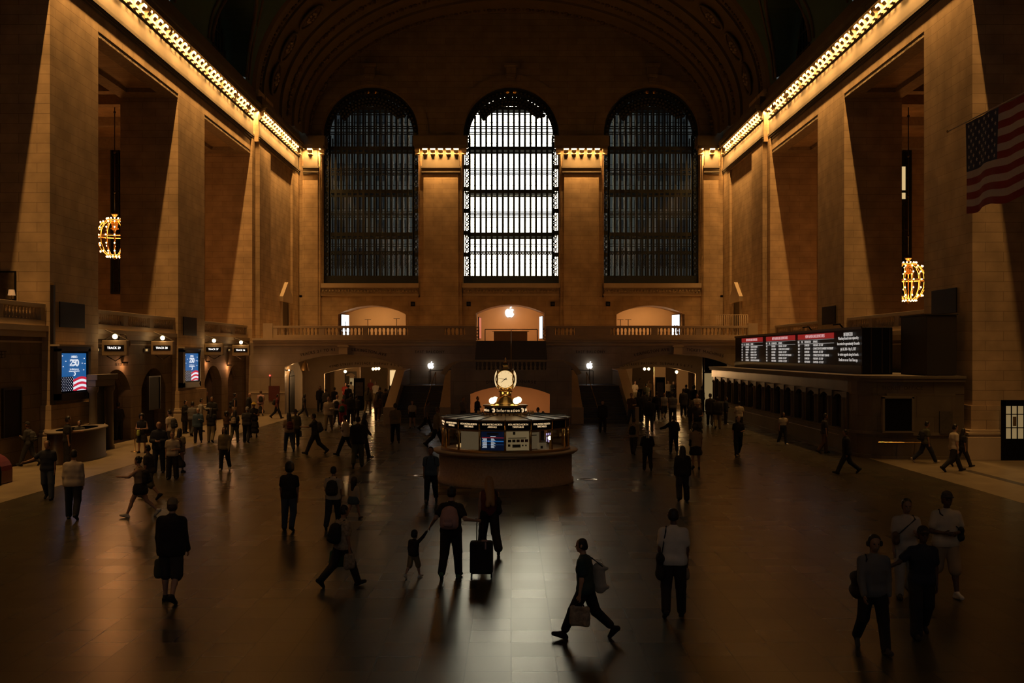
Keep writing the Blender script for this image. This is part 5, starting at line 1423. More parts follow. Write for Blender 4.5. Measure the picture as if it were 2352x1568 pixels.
# framed poster and table lamp on the near left balcony
t = thing('framed_picture', 'black framed dark picture on the near left pier above the balcony', 'picture', (-21.3, 44.34, 6.75))
MB().box(-0.9, 0.30, -0.05, 0, 0, 1.25).build('frame', BLACK, t); MB().box(-0.85, 0.24, -0.055, -0.05, 0.06, 1.19).build('print', mat('dark_print', (0.10, 0.07, 0.04), 0.4, noise=0.95, nscale=4), t)
t = thing('table_lamp', 'small table lamp with a pale shade on the near left balcony', 'lamp', (-19.9, 42.0, 6.30))
MB().lathe([(0.15, 0.62), (0.11, 0.86)], seg=16).build('lamp_shade', mat('lamp_shade', (0.7, 0.55, 0.38), 0.8, emit=(0.5, 0.3, 0.14), estr=0.3), t, smooth=True); MB().tube([(0, 0, 0.32), (0, 0, 0.65)], 0.015, 6).lathe([(0.001, 0.34), (0.08, 0.33), (0.08, 0.31)], seg=10).build('base', BRASS, t)
t.location = (-20.75, 44.0 - 0.6, 6.30)
# black panels at floor level: blank gate doors, doorway with columns
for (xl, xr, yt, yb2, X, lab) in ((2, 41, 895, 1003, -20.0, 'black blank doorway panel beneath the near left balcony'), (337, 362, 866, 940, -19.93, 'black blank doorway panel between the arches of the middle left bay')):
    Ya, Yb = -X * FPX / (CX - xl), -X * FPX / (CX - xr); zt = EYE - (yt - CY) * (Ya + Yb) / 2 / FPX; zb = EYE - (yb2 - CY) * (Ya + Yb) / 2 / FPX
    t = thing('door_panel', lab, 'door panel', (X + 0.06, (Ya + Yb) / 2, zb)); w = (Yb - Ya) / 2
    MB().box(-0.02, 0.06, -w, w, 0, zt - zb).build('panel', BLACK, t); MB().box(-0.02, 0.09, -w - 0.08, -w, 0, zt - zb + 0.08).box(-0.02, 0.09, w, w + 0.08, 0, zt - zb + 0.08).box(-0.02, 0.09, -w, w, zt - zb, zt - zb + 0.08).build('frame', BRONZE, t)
t = thing('gate_portal', 'dark classical doorway with two columns beside the near left pier', 'doorway', (-19.25, 47.35, 0))
MB().box(-0.0, 0.5, 0.0, 2.5, 3.3, 3.55).box(-0.0, 0.4, 0.08, 2.4, 3.0, 3.3).build('entablature', DIMSTONE, t, bevel=0.02)
for y in (0.25, 2.2): MB().lathe([(0.24, 0), (0.24, 0.15), (0.19, 0.2), (0.17, 2.7), (0.24, 2.8), (0.26, 3.0)], 0.2, y, 0, seg=16).build('column', DIMSTONE, t, smooth=True)
MB().box(-0.02, 0.05, 0.5, 1.95, 0, 3.0).build('door_leaf', IRON, t); MB().box(0.05, 0.07, 0.8, 1.3, 1.1, 1.15).build('door_handle', BRASS, t)
text('42ND STREET', 0.42, (-19.93, 40.0, 4.45), 'L', LETTER, None, name='wall_inscription'); tag(COL.objects[-1], 'dark incised street lettering on the wall below the near left balcony', 'lettering')
text('26 TO 29 TRACKS', 0.22, (-19.93, 53.5, 3.95), 'L', LETTER, None, name='wall_inscription'); tag(COL.objects[-1], 'faint incised track lettering above the middle left bay gates', 'lettering')
# concierge desk by the near left pier
t = thing('reception_desk', 'oval dark wooden desk with a pale top at the foot of the near left pier', 'desk', (-18.5, 44.6, 0))
MB().lathe([(1.0, 0), (1.0, 0.06), (0.96, 0.08), (0.96, 1.24)], seg=40, sx=0.8, sy=2.5).build('body', DARKWOOD, t, smooth=True)
MB().lathe([(0.70, 1.25), (1.03, 1.25), (1.05, 1.28), (1.03, 1.32), (0.70, 1.32)], seg=40, sx=0.8, sy=2.5).build('top', DIMSTONE, t, smooth=True)
MB().lathe([(0.001, 1.0), (0.7, 1.0)], seg=30, sx=0.8, sy=2.5).build('inner_shelf', BLACK, t)
t = thing('queue_post', 'slim metal queue post at the right end of the oval desk', 'post', (-17.3, 48.2, 0)); MB().lathe([(0.18, 0), (0.17, 0.03), (0.03, 0.05), (0.028, 0.95), (0.05, 0.97), (0.02, 1.0)], seg=12).build('pole', BRASSDARK, t, smooth=True)
t.location = (-17.25, 47.9, 0); MB().lathe([(0.19, 0), (0.185, 0.02)], seg=14).build('foot', BLACK, t)
t = thing('display_case', 'red rounded case with a black arched rim at the left edge of the floor', 'case', (-19.1, 39.3, 0))
MB().prism([(-1.0, 0), (1.2, 0), (1.2, 0.45)] + [(0.35 + 0.85 * math.cos(a * math.pi / 12), 0.45 + 0.62 * math.sin(a * math.pi / 12)) for a in range(1, 7)] + [(-1.0, 1.07)], fY, -0.5, 0.5).build('body', mat('red_lacquer', (0.10, 0.006, 0.005), 0.3), t, bevel=0.03)
MB().tube([(1.24, -0.55, 0)] + [(0.35 + 0.9 * math.cos(a * math.pi / 12), -0.55, 0.45 + 0.67 * math.sin(a * math.pi / 12)) for a in range(0, 7)] + [(-1.0, -0.55, 1.12)], 0.07, 6).build('rim', BLACK, t, smooth=True)
t.location = (-18.7, 36.2, 0)
# red notice with a warning lamp on the east front
a = at(617, 886, YB - 0.05); b = at(642, 920, YB - 0.05)
t = thing('red_notice_board', 'dark red notice board on the east wall left of the passage arch', 'board', ((a[0] + b[0]) / 2, YB - 0.02, b[2])); w = (b[0] - a[0]) / 2
MB().box(-w, w, -0.06, 0, 0, a[2] - b[2]).build('panel', mat('dark_red_panel', (0.10, 0.02, 0.012), 0.5), t); MB().tube([(-0.3, -0.06, a[2] - b[2]), (-0.3, -0.06, a[2] - b[2] + 0.7)], 0.02, 5).build('lamp_rod', BRONZE, t)
MB().sphere((-0.3, -0.08, a[2] - b[2] + 0.78), 0.07, 10, 6).build('red_lamp', emis('red_lamp_glow', (1.0, 0.12, 0.08), 1.2), t, smooth=True)
for (px, py, lab) in ((1350, 1101, 'round metal floor plate right of the information booth'), (972, 1092, 'round metal floor plate left of the information booth')):
    x, y = ground(px, py)
    t = thing('floor_plate', lab, 'floor plate', (x, y, 0.001)); MB().lathe([(0.001, 0.002), (0.33, 0.002), (0.34, 0.006), (0.38, 0.006), (0.385, 0)], seg=32).build('disc', mat('worn_brass_plate', (0.35, 0.28, 0.2), 0.22, metal=0.8), t, smooth=True); MB().tube([(0.2 * math.cos(i * .5236), 0.2 * math.sin(i * .5236), 0.005) for i in range(12)], 0.006, 4, closed=True).build('ring', BRONZE, t)
# ================================================================== PEOPLE
def smin(a, b, k):
    h = np.maximum(k - np.abs(a - b), 0.0) / k
    return np.minimum(a, b) - h * h * k * 0.25
class Field:
    """distance field built from tapered limbs, blended into one surface"""
    def __init__(s, prims, vox, pad=0.05):
        P = np.array([[*p[0], p[2]] for p in prims] + [[*p[1], p[3]] for p in prims])
        lo = (P[:, :3] - P[:, 3:4]).min(0) - pad; hi = (P[:, :3] + P[:, 3:4]).max(0) + pad
        s.v = vox; s.lo = lo; s.n = np.ceil((hi - lo) / vox).astype(int) + 1
        s.F = np.full(s.n, 0.3, np.float32)
        for p in prims: s.add(*p)
    def sub(s, a, b, r, m):
        lo = np.minimum(a, b) - r - m; hi = np.maximum(a, b) + r + m
        i0 = np.maximum(((lo - s.lo) / s.v).astype(int), 0); i1 = np.minimum(np.ceil((hi - s.lo) / s.v).astype(int) + 1, s.n)
        sl = tuple(slice(i0[k], i1[k]) for k in range(3))
        ax = [s.lo[k] + s.v * np.arange(i0[k], i1[k], dtype=np.float32) for k in range(3)]
        return sl, ax
    def dist(s, a, b, ra, rb, m, flat=None):
        a = np.array(a, float); b = np.array(b, float)
        sl, (x, y, z) = s.sub(a, b, max(ra, rb), m)
        X = x[:, None, None] - a[0]; Y = y[None, :, None] - a[1]; Z = z[None, None, :] - a[2]
        d = b - a; L = float(d @ d) + 1e-9
        t = np.clip((X * d[0] + Y * d[1] + Z * d[2]) / L, 0, 1)
        q0 = X - t * d[0]; q1 = Y - t * d[1]; q2 = Z - t * d[2]
        if flat is not None:        # squash across direction flat[:3] by factor flat[3]
            w = (q0 * flat[0] + q1 * flat[1] + q2 * flat[2]) * (flat[3] - 1)
            q0 = q0 + w * flat[0]; q1 = q1 + w * flat[1]; q2 = q2 + w * flat[2]
        return sl, np.sqrt(q0 * q0 + q1 * q1 + q2 * q2) - (ra + (rb - ra) * t)
    def add(s, a, b, ra, rb, k=0.03, flat=None):
        sl, D = s.dist(a, b, ra, rb, k + 2.5 * s.v, flat)
        s.F[sl] = smin(s.F[sl], D.astype(np.float32), k)
    def cut(s, a, b, ra, rb):
        sl, D = s.dist(a, b, ra, rb, 0.05)
        s.F[sl] = np.maximum(s.F[sl], -D)
    def plane(s, p, n):       # keep the side the normal points away from
        n = np.array(n, float); n /= np.linalg.norm(n)
        g = [s.lo[k] + s.v * np.arange(s.n[k]) - p[k] for k in range(3)]
        D = g[0][:, None, None] * n[0] + g[1][None, :, None] * n[1] + g[2][None, None, :] * n[2]
        s.F = np.maximum(s.F, D.astype(np.float32))
    def mesh(s, name, m):
        F = s.F; I = F < 0
        c = [(i, j, k) for i in (0, 1) for j in (0, 1) for k in (0, 1)]
        n = F.shape
        S = sum(I[i:n[0] - 1 + i, j:n[1] - 1 + j, k:n[2] - 1 + k].astype(np.int8) for i, j, k in c)
        act = (S > 0) & (S < 8); idx = np.argwhere(act)
        if len(idx) < 4: return None
        vid = np.full(act.shape, -1, np.int64); vid[act] = np.arange(len(idx))
        val = {q: F[idx[:, 0] + q[0], idx[:, 1] + q[1], idx[:, 2] + q[2]] for q in c}
        acc = np.zeros((len(idx), 3)); cnt = np.zeros(len(idx))
        for q in c:
            for ax in range(3):
                if q[ax]: continue
                r = list(q); r[ax] = 1; r = tuple(r)
                a, b = val[q], val[r]; cr = (a < 0) != (b < 0)
                t = np.where(cr, a / np.where(cr, a - b, 1), 0)
                p = np.zeros((len(idx), 3)) + np.array(q); p[:, ax] += t
                acc[cr] += p[cr]; cnt[cr] += 1
        V = s.lo + (idx + acc / cnt[:, None]) * s.v
        Q = []
        for ax in range(3):
            u, w = (ax + 1) % 3, (ax + 2) % 3
            sa = [slice(None)] * 3; sb = [slice(None)] * 3
            sa[ax] = slice(0, n[ax] - 1); sb[ax] = slice(1, n[ax])
            A = I[tuple(sa)]; B = I[tuple(sb)]
            e = np.argwhere(A != B)
            e = e[(e[:, u] > 0) & (e[:, w] > 0) & (e[:, u] < n[u] - 1) & (e[:, w] < n[w] - 1)]
            if not len(e): continue
            flip = ~A[tuple(e.T)]
            def g(du, dw):
                f = e.copy(); f[:, u] -= du; f[:, w] -= dw; return vid[tuple(f.T)]
            q = np.stack([g(1, 1), g(0, 1), g(0, 0), g(1, 0)], 1)
            q[flip] = q[flip][:, ::-1]; Q.append(q)
        Q = np.concatenate(Q)
        me = bpy.data.meshes.new(name)
        me.vertices.add(len(V)); me.vertices.foreach_set('co', V.astype(np.float32).ravel())
        me.loops.add(len(Q) * 4); me.loops.foreach_set('vertex_index', Q.ravel().astype(np.int32))
        me.polygons.add(len(Q)); me.polygons.foreach_set('loop_start', np.arange(0, len(Q) * 4, 4, dtype=np.int32))
        me.polygons.foreach_set('loop_total', np.full(len(Q), 4, np.int32))
        me.polygons.foreach_set('use_smooth', np.ones(len(Q), bool))
        me.update(); me.validate(); me.materials.append(m)
        return me

CC = {'black': (0.010, 0.010, 0.011), 'navy': (0.012, 0.016, 0.03), 'char': (0.03, 0.03, 0.032), 'grey': (0.12, 0.12, 0.12), 'lgrey': (0.28, 0.27, 0.25),
      'white': (0.62, 0.58, 0.50), 'cream': (0.50, 0.42, 0.30), 'pale': (0.42, 0.36, 0.28), 'tan': (0.30, 0.21, 0.12), 'khaki': (0.20, 0.16, 0.09), 'jeans': (0.035, 0.05, 0.08),
      'blue': (0.05, 0.09, 0.14), 'teal': (0.02, 0.045, 0.045), 'red': (0.26, 0.025, 0.02), 'maroon': (0.10, 0.015, 0.015), 'brown': (0.08, 0.045, 0.025), 'green': (0.02, 0.09, 0.05),
      'olive': (0.07, 0.07, 0.035), 'pink': (0.42, 0.26, 0.25), 'yellow': (0.55, 0.38, 0.06), 'lime': (0.35, 0.42, 0.08), 'patt': (0.30, 0.24, 0.17)}
def cloth(c):
    return mat('cloth_' + c, CC[c], 0.9, noise=0.15 if c not in ('patt',) else 0.85, nscale=9 if c != 'patt' else 22)
SKIN = {'l': mat('skin_light', (0.42, 0.25, 0.17), 0.6), 'm': mat('skin_medium', (0.27, 0.15, 0.09), 0.6), 'd': mat('skin_dark', (0.09, 0.045, 0.028), 0.6)}
HAIR = {'k': mat('hair_black', (0.008, 0.007, 0.006), 0.55), 'b': mat('hair_brown', (0.05, 0.026, 0.012), 0.55), 'y': mat('hair_blonde', (0.34, 0.19, 0.07), 0.5), 'g': mat('hair_grey', (0.35, 0.32, 0.28), 0.6)}
SOLE = mat('shoe_white', (0.6, 0.56, 0.5), 0.6)

def V3(*a): return np.array(a, float)
def skeleton(pose, lead, yawn=0, arms=('w', 'w'), tgt=(None, None), kid=False, seatz=None):
    """joints of a 1.75 m figure; x right, y forward, z up"""
    J = {}; TH, SH, AH = 0.43, 0.41, 0.085
    hipz = 0.0
    def leg(a, k, foot, sx):
        hip = V3(0.098 * sx, 0, 0); kn = hip + TH * V3(0.055 * sx, math.sin(a), -math.cos(a))
        an = kn + SH * V3(0.03 * sx, math.sin(a - k), -math.cos(a - k))
        f = V3(0.12 * sx, math.cos(foot), math.sin(foot)); f /= np.linalg.norm(f); dn = V3(0, math.sin(foot), -math.cos(foot))
        heel = an - f * 0.055 + dn * AH * 0.72; toe = an + f * 0.165 + dn * AH * 0.75
        return hip, kn, an, heel, toe, min(heel[2], toe[2]) - 0.028
    st = math.radians(pose)
    if pose > 3:
        F = leg(st, math.radians(4), st * 0.55, lead); zf = F[5]
        best = None
        for k in range(0, 75, 2):
            B = leg(-st * 0.72, math.radians(k), -min(0.9, math.radians(k) * 0.75 + st * 0.9), -lead)
            if best is None or abs(B[5] - zf) < abs(best[5] - zf): best = B
        L = {lead: F, -lead: best}
    else:
        L = {s: leg(math.radians(pose * s * 0.6), math.radians(2), 0, s) for s in (-1, 1)}
    z0 = min(L[1][5], L[-1][5]); up = V3(0, 0, -z0)
    for s in (-1, 1): J[s] = [p + up for p in L[s][:5]]
    pel = up.copy(); lean = math.radians(3 if pose > 3 else 1)
    def sp(h, x=0, y=0): return pel + V3(x, y + h * math.sin(lean), h * math.cos(lean))
    J['pel'] = sp(0.02); J['waist'] = sp(0.20); J['chest'] = sp(0.38); J['shl'] = sp(0.485); J['neck'] = sp(0.56, 0, 0.01); J['head'] = sp(0.735, 0, 0.03)
    J['sp'] = sp
    for s, arm, tg in ((-1, arms[0], tgt[0]), (1, arms[1], tgt[1])):
        sh = sp(0.462, 0.180 * s); UA, FA = 0.285, 0.25
        if tg is None:
            if arm == 'w': sw = -math.sin(st) * 1.1 * (1 if s == lead else -1); el = sh + UA * V3(0.10 * s, math.sin(sw), -math.cos(sw)); wr = el + FA * V3(0.03 * s, math.sin(sw + 0.35), -math.cos(sw + 0.35))
            elif arm == 's': el = sh + UA * V3(0.13 * s, -0.03, -0.99); wr = el + FA * V3(0.02 * s, 0.12, -0.99)
            elif arm == 'p': el = sh + UA * V3(0.15 * s, 0.15, -0.97); wr = el + FA * V3(-0.45 * s, 0.8, 0.35)
            elif arm == 'c': el = sh + UA * V3(0.25 * s, 0.05, -0.95); wr = el + FA * V3(-0.6 * s, 0.75, 0.0)
            elif arm == 'o': el = sh + UA * V3(0.75 * s, 0.2, -0.6); wr = el + FA * V3(0.85 * s, 0.3, -0.3)
            elif arm == 'f': el = sh + UA * V3(0.2 * s, 0.75, -0.6); wr = el + FA * V3(0.0, 0.97, 0.05)
            elif arm == 'h': el = sh + UA * V3(0.35 * s, 0.1, -0.9); wr = el + FA * V3(-0.2 * s, 0.45, 0.85)
        else:
            v = np.array(tg, float) - sh; d = np.linalg.norm(v); d2 = min(d, UA + FA - 0.004); u = v / d
            a_ = (UA * UA - FA * FA + d2 * d2) / (2 * d2); hgt = math.sqrt(max(0, UA * UA - a_ * a_))
            bend = V3(0.35 * s, -0.6, -0.7); bend -= u * (bend @ u); bend /= np.linalg.norm(bend)
            el = sh + u * a_ + bend * hgt; wr = sh + u * d2
        J[('arm', s)] = (sh, el, wr)
    return J

def body_prims(J, w, hi, hs):
    P = []; sp = J['sp']
    P += [(sp(0.02, -0.075 * w), sp(0.02, 0.075 * w), 0.105, 0.105, 0.05), (sp(0.18, -0.06 * w), sp(0.18, 0.06 * w), 0.092, 0.092, 0.06), (sp(0.34, -0.095 * w), sp(0.34, 0.095 * w), 0.105, 0.105, 0.06),
          (sp(0.46, -0.135 * w), sp(0.46, 0.135 * w), 0.072, 0.072, 0.06), (sp(0.05), sp(0.42), 0.10, 0.10, 0.05), (sp(0.47), sp(0.62, 0, 0.015), 0.06, 0.052, 0.04)]
    hd = J['head']
    h = lambda x, y, z: hd + V3(x, y, z) * hs
    P += [(h(0, -0.012, -0.01), h(0, -0.005, 0.045), 0.083 * hs, 0.080 * hs, 0.03), (h(0, 0.03, -0.055), h(0, 0.035, 0.03), 0.056 * hs, 0.06 * hs, 0.03), (h(0, 0.045, -0.085), h(0, 0.03, -0.06), 0.034 * hs, 0.045 * hs, 0.03)]
    if hi:
        P += [(h(0, 0.098, -0.005), h(0, 0.112, -0.032), 0.009, 0.013, 0.012), (h(-0.02, 0.088, -0.062), h(0.02, 0.088, -0.062), 0.011, 0.011, 0.008), (h(-0.035, 0.083, 0.02), h(0.035, 0.083, 0.02), 0.012, 0.012, 0.015)]
    for s in (-1, 1): P.append((h(0.080 * s, -0.01, -0.03), h(0.084 * s, -0.018, 0.012), 0.012, 0.017, 0.008))
    for s in (-1, 1):
        hip, kn, an, heel, toe = J[s]
        P += [(hip, kn, 0.094, 0.063, 0.04), (kn, kn * 0.6 + an * 0.4 - V3(0, 0.012, 0), 0.055, 0.054, 0.02), (kn * 0.6 + an * 0.4 - V3(0, 0.012, 0), an, 0.052, 0.036, 0.02), (an, heel, 0.036, 0.032, 0.02), (heel, toe, 0.032, 0.028, 0.02), (an, toe, 0.034, 0.024, 0.02)]
        sh, el, wr = J[('arm', s)]
        P += [(sh, el, 0.053, 0.041, 0.03), (el, wr, 0.038, 0.026, 0.02)]
        d = wr - el; d /= np.linalg.norm(d)
        side = np.cross(d, V3(1, 0, 0) * s); side /= (np.linalg.norm(side) + 1e-9)      # palm turned towards the thigh
        n = np.cross(side, d)
        fwd = side if side[1] > 0 else -side
        nin = V3(-s, 0, 0) - d * (-s * d[0]); nin /= (np.linalg.norm(nin) + 1e-9)
        pc = wr + d * 0.05
        P.append((wr + d * 0.005, wr + d * 0.07, 0.026, 0.030, 0.012, (*nin, 1.7)))
        if hi:
            for i in range(4):
                o = fwd * (0.028 - 0.0185 * i); L_ = (0.036, 0.042, 0.040, 0.031)[i]
                b0 = wr + d * (0.078 + 0.003 * (1 - abs(i - 1.2))) + o; b1 = b0 + d * L_ + nin * 0.008; b2 = b1 + d * L_ * 0.6 + nin * 0.022
                P += [(b0, b1, 0.0098, 0.009, 0.004), (b1, b2, 0.009, 0.0078, 0.004)]
            t0 = wr + d * 0.025 + fwd * 0.022; t1 = t0 + d * 0.032 + fwd * 0.026 + nin * 0.008; t2 = t1 + d * 0.028 + fwd * 0.004 + nin * 0.008
            P += [(t0, t1, 0.013, 0.0105, 0.008), (t1, t2, 0.0105, 0.009, 0.004)]
        else:
            for i in range(3): P.append((wr + d * 0.07 + fwd * (0.018 - 0.018 * i), wr + d * 0.125 + nin * 0.02 + fwd * (0.018 - 0.018 * i), 0.014, 0.011, 0.01))
            P.append((wr + d * 0.03 + fwd * 0.02, wr + d * 0.075 + fwd * 0.048, 0.014, 0.011, 0.01))
    return P
def seg(a, b, t): return a + (b - a) * t
def top_prims(J, w, kind, e):
    sp = J['sp']; P = []
    lo = {'tee': -0.04, 'long': -0.05, 'tank': 0.0, 'crop': 0.16, 'coat': -0.28, 'jacket': -0.09, 'dress': -0.42, 'poncho': -0.16}[kind]
    g = e + (0.02 if kind in ('coat', 'jacket', 'poncho') else 0.0)
    P += [(sp(0.18, -0.078 * w), sp(0.18, 0.078 * w), 0.106 + g, 0.106 + g, 0.06), (sp(0.34, -0.10 * w), sp(0.34, 0.10 * w), 0.108 + g, 0.102 + g, 0.06),
          (sp(0.46, -0.138 * w), sp(0.46, 0.138 * w), 0.075 + g * .7, 0.075 + g * .7, 0.06), (sp(0.47), sp(0.545, 0, 0.01), 0.066 + g * .4, 0.060 + g * .4, 0.03)]
    P.append((sp(0.24), sp(0.43), 0.112 + g, 0.108 + g, 0.05))
    if lo < 0.1: P.append((sp(0.03, -0.08 * w), sp(0.03, 0.08 * w), 0.108 + g, 0.108 + g, 0.06))
    if lo < 0: P.append((sp(lo + 0.03, -0.085 * w), sp(lo + 0.03, 0.085 * w), (0.106 if kind != 'dress' else 0.15) + g, (0.106 if kind != 'dress' else 0.15) + g, 0.06))
    if lo < -0.2: P.append((sp(lo / 2, -0.085 * w), sp(lo / 2, 0.085 * w), 0.12 + g, 0.12 + g, 0.08))
    sl = {'tee': 0.62, 'long': 2, 'tank': 0, 'crop': 0.5, 'coat': 2, 'jacket': 2, 'dress': 0, 'poncho': 1.3}[kind]
    for s in (-1, 1):
        sh, el, wr = J[('arm', s)]
        if sl > 0:
            b = seg(sh, el, min(1, sl)); P.append((sh, b, 0.060 + g * .6, (0.060 if sl < 1 else 0.052) + g * .6, 0.03))
            if sl > 1: P.append((el, seg(el, wr, 0.93), 0.048 + g * .6, 0.036 + g * .6, 0.02))
    return P, lo
def person(px, fy, hy, yaw, pose, lead, top, tc, bot, bc, hair, label, skin='m', shoes='black', arms='ww', tgt=(None, None), res=None, group=None, h=None, wd=1.0, hatc='black', z0=0.0, Y=None):
    if Y is None: X, Y = ground(px, fy)
    else: X = (px - CX) * Y / FPX
    H = h if h else (fy - hy) * Y / FPX
    H = max(0.85, min(1.98, H)); sc = H / 1.765
    ps = FPX / Y; hi = ps > 88
    vox = (0.0105 if hi else (0.017 if ps > 60 else (0.024 if ps > 34 else 0.034))) / sc
    if ps > 34: vox = max(vox, 0.0105)
    R = Matrix.Rotation(-math.radians(yaw), 3, 'Z'); Ri = R.inverted()
    tg = []
    for t_ in tgt:
        if t_ is None: tg.append(None)
        else:
            v = Ri @ (Vector(t_) - Vector((X, Y, z0))); tg.append((v.x / sc, v.y / sc, v.z / sc))
    hs = 1.0 if H > 1.35 else 1.45
    J = skeleton(pose, {'L': -1, 'R': 1}[lead], arms=arms, tgt=tg)
    w = wd
    body = Field([p if len(p) > 5 else p for p in body_prims(J, w, hi, hs)], vox).mesh('person', SKIN[skin])
    root = link_mesh('person', body, None, (X, Y, z0)); root.rotation_euler = (0, 0, -math.radians(yaw)); root.scale = (sc, sc, sc)
    tag(root, label, 'person', group)
    def part(name, prims, m, planes=(), cuts=(), v=None):
        f = Field(prims, v or vox)
        for p in planes: f.plane(*p)
        for c_ in cuts: f.cut(*c_)
        me = f.mesh(name, m)
        if me: return link_mesh(name, me, root)
    sp = J['sp']; e = 0.024 if not hi else 0.021
    if bot != 'none':
        P = []; ee = e - 0.004
        P += [(sp(0.03, -0.08 * w), sp(0.03, 0.08 * w), 0.107 + ee, 0.107 + ee, 0.05), (sp(0.13, -0.068 * w), sp(0.13, 0.068 * w), 0.096 + ee, 0.096 + ee, 0.05)]
        if bot in ('trousers', 'wide', 'shorts', 'cropped'):
            for s in (-1, 1):
                hip, kn, an, heel, toe = J[s]; wide = 0.022 if bot == 'wide' else 0.0
                P.append((hip, kn, 0.100 + ee, 0.076 + ee + wide * .5 + (0.015 if bot == 'shorts' else 0), 0.04))
                if bot == 'shorts': P.append((kn, seg(kn, an, 0.10), 0.08 + ee, 0.082 + ee, 0.02))
                else:
                    e_ = 1.0 if bot != 'cropped' else 0.8
                    P.append((kn, seg(kn, an, e_), 0.072 + ee + wide * .5, 0.058 + ee + wide, 0.02))
        else:
            L_ = {'skirt': 0.36, 'longskirt': 0.72, 'mini': 0.22}[bot]
            P.append((sp(0.0, -0.08 * w), sp(0.0, 0.08 * w), 0.115 + ee, 0.115 + ee, 0.05)); P.append((sp(-L_ + 0.1, -0.09), sp(-L_ + 0.1, 0.09), 0.15 + ee, 0.15 + ee, 0.12)); P.append((sp(-L_ * 0.5), sp(-L_ + 0.1), 0.13 + ee, 0.17 + ee, 0.1))
        pl = [(sp(0.19), (0, 0, 1))]
        if bot in ('skirt', 'longskirt', 'mini'): pl.append((sp(-L_), (0, 0, -1)))
        part({'trousers': 'trousers', 'wide': 'trousers', 'cropped': 'trousers', 'shorts': 'shorts', 'skirt': 'skirt', 'longskirt': 'skirt', 'mini': 'skirt'}[bot], P, cloth(bc), pl)
    P, lo = top_prims(J, w, top, e)
    pl = [(sp(lo - 0.03), (0, 0, -1))]
    part({'tee': 'shirt', 'long': 'shirt', 'tank': 'vest_top', 'crop': 'shirt', 'coat': 'coat', 'jacket': 'jacket', 'dress': 'dress', 'poncho': 'jacket'}[top], P, cloth(tc), pl)
    P = []
    for s in (-1, 1):
        hip, kn, an, heel, toe = J[s]
        P = [(heel, toe, 0.042, 0.036, 0.02), (an, heel, 0.044, 0.042, 0.02), (an, toe, 0.038, 0.03, 0.02)]
        part('shoe', P, cloth(shoes) if shoes != 'white' else SOLE)
    hd = J['head']; h_ = lambda x, y, z: hd + V3(x, y, z) * hs
    hc = HAIR[hair[1]] if len(hair) > 1 and hair[0] not in 'Chx' else HAIR['k']
    k0 = hair[0]
    face = [((h_(0, 0.115, -0.045)), h_(0, 0.115, 0.0), 0.072 * hs, 0.068 * hs)]
    skull = [(h_(0, -0.022, -0.01), h_(0, -0.010, 0.052), 0.089 * hs, 0.087 * hs, 0.02)]
    if k0 == 's': part('hair', skull, hc, [(h_(0, -0.01, -0.055), (0, 0.35, -1))], face)
    elif k0 == 'B': part('hair', [(h_(0, -0.02, -0.02), h_(0, -0.01, 0.04), 0.090 * hs, 0.087 * hs, 0.02)], hc, [(h_(0, -0.01, -0.05), (0, 0.35, -1))], face)
    elif k0 == 'a': part('hair', [(h_(0, -0.02, -0.01), h_(0, -0.01, 0.06), 0.128 * hs, 0.125 * hs, 0.02)], hc, [(h_(0, -0.01, -0.11), (0, 0.2, -1))], [(h_(0, 0.13, -0.04), h_(0, 0.13, 0.0), 0.085, 0.075)])
    elif k0 == 'l': part('hair', skull + [(h_(0, -0.04, -0.02), sp(0.40, 0, -0.085), 0.085 * hs, 0.085, 0.03), (h_(-0.05, -0.01, -0.03), sp(0.47, -0.07, -0.04), 0.05, 0.045, 0.03), (h_(0.05, -0.01, -0.03), sp(0.47, 0.07, -0.04), 0.05, 0.045, 0.03)], hc, [], [(h_(0, 0.12, -0.12), h_(0, 0.115, 0.005), 0.078, 0.068)])
    elif k0 == 'L': part('hair', skull + [(h_(0, -0.04, -0.02), sp(0.30, 0, -0.12), 0.085, 0.06, 0.03), (h_(-0.03, -0.04, -0.02), sp(0.21, -0.06, -0.13), 0.07, 0.05, 0.03), (h_(0.03, -0.04, -0.02), sp(0.23, 0.06, -0.13), 0.07, 0.05, 0.03), (h_(-0.05, -0.02, -0.03), sp(0.40, -0.07, -0.08), 0.05, 0.045, 0.03), (h_(0.05, -0.02, -0.03), sp(0.40, 0.07, -0.08), 0.05, 0.045, 0.03)], hc, [], [(h_(0, 0.12, -0.12), h_(0, 0.115, 0.005), 0.078, 0.068)])
    elif k0 == 'n': part('hair', skull + [(h_(0, -0.09, 0.06), h_(0, -0.10, 0.075), 0.045, 0.045, 0.01)], hc, [(h_(0, -0.01, -0.06), (0, 0.35, -1))], face)
    elif k0 == 't': part('hair', skull + [(h_(0, -0.10, 0.01), h_(0, -0.14, -0.16), 0.035, 0.022, 0.02)], hc, [(h_(0, -0.01, -0.17), (0, 0.0, -1))], face)
    elif k0 == 'C':
        part('hair', [(h_(0, -0.02, -0.03), h_(0, -0.015, 0.0), 0.088, 0.088, 0.02)], HAIR['b'], [(h_(0, -0.01, -0.07), (0, 0.35, -1)), (h_(0, 0, 0.03), (0, 0, 1))], face)
        part('cap', [(h_(0, -0.012, 0.03), h_(0, -0.008, 0.055), 0.097, 0.092, 0.02), (h_(-0.03, 0.10, 0.045), h_(0.03, 0.10, 0.045), 0.05, 0.05, 0.01, (0, 0, 1, 3.6))], cloth(hatc), [(h_(0, 0, 0.02), (0, 0, -1))])
    elif k0 == 'h':
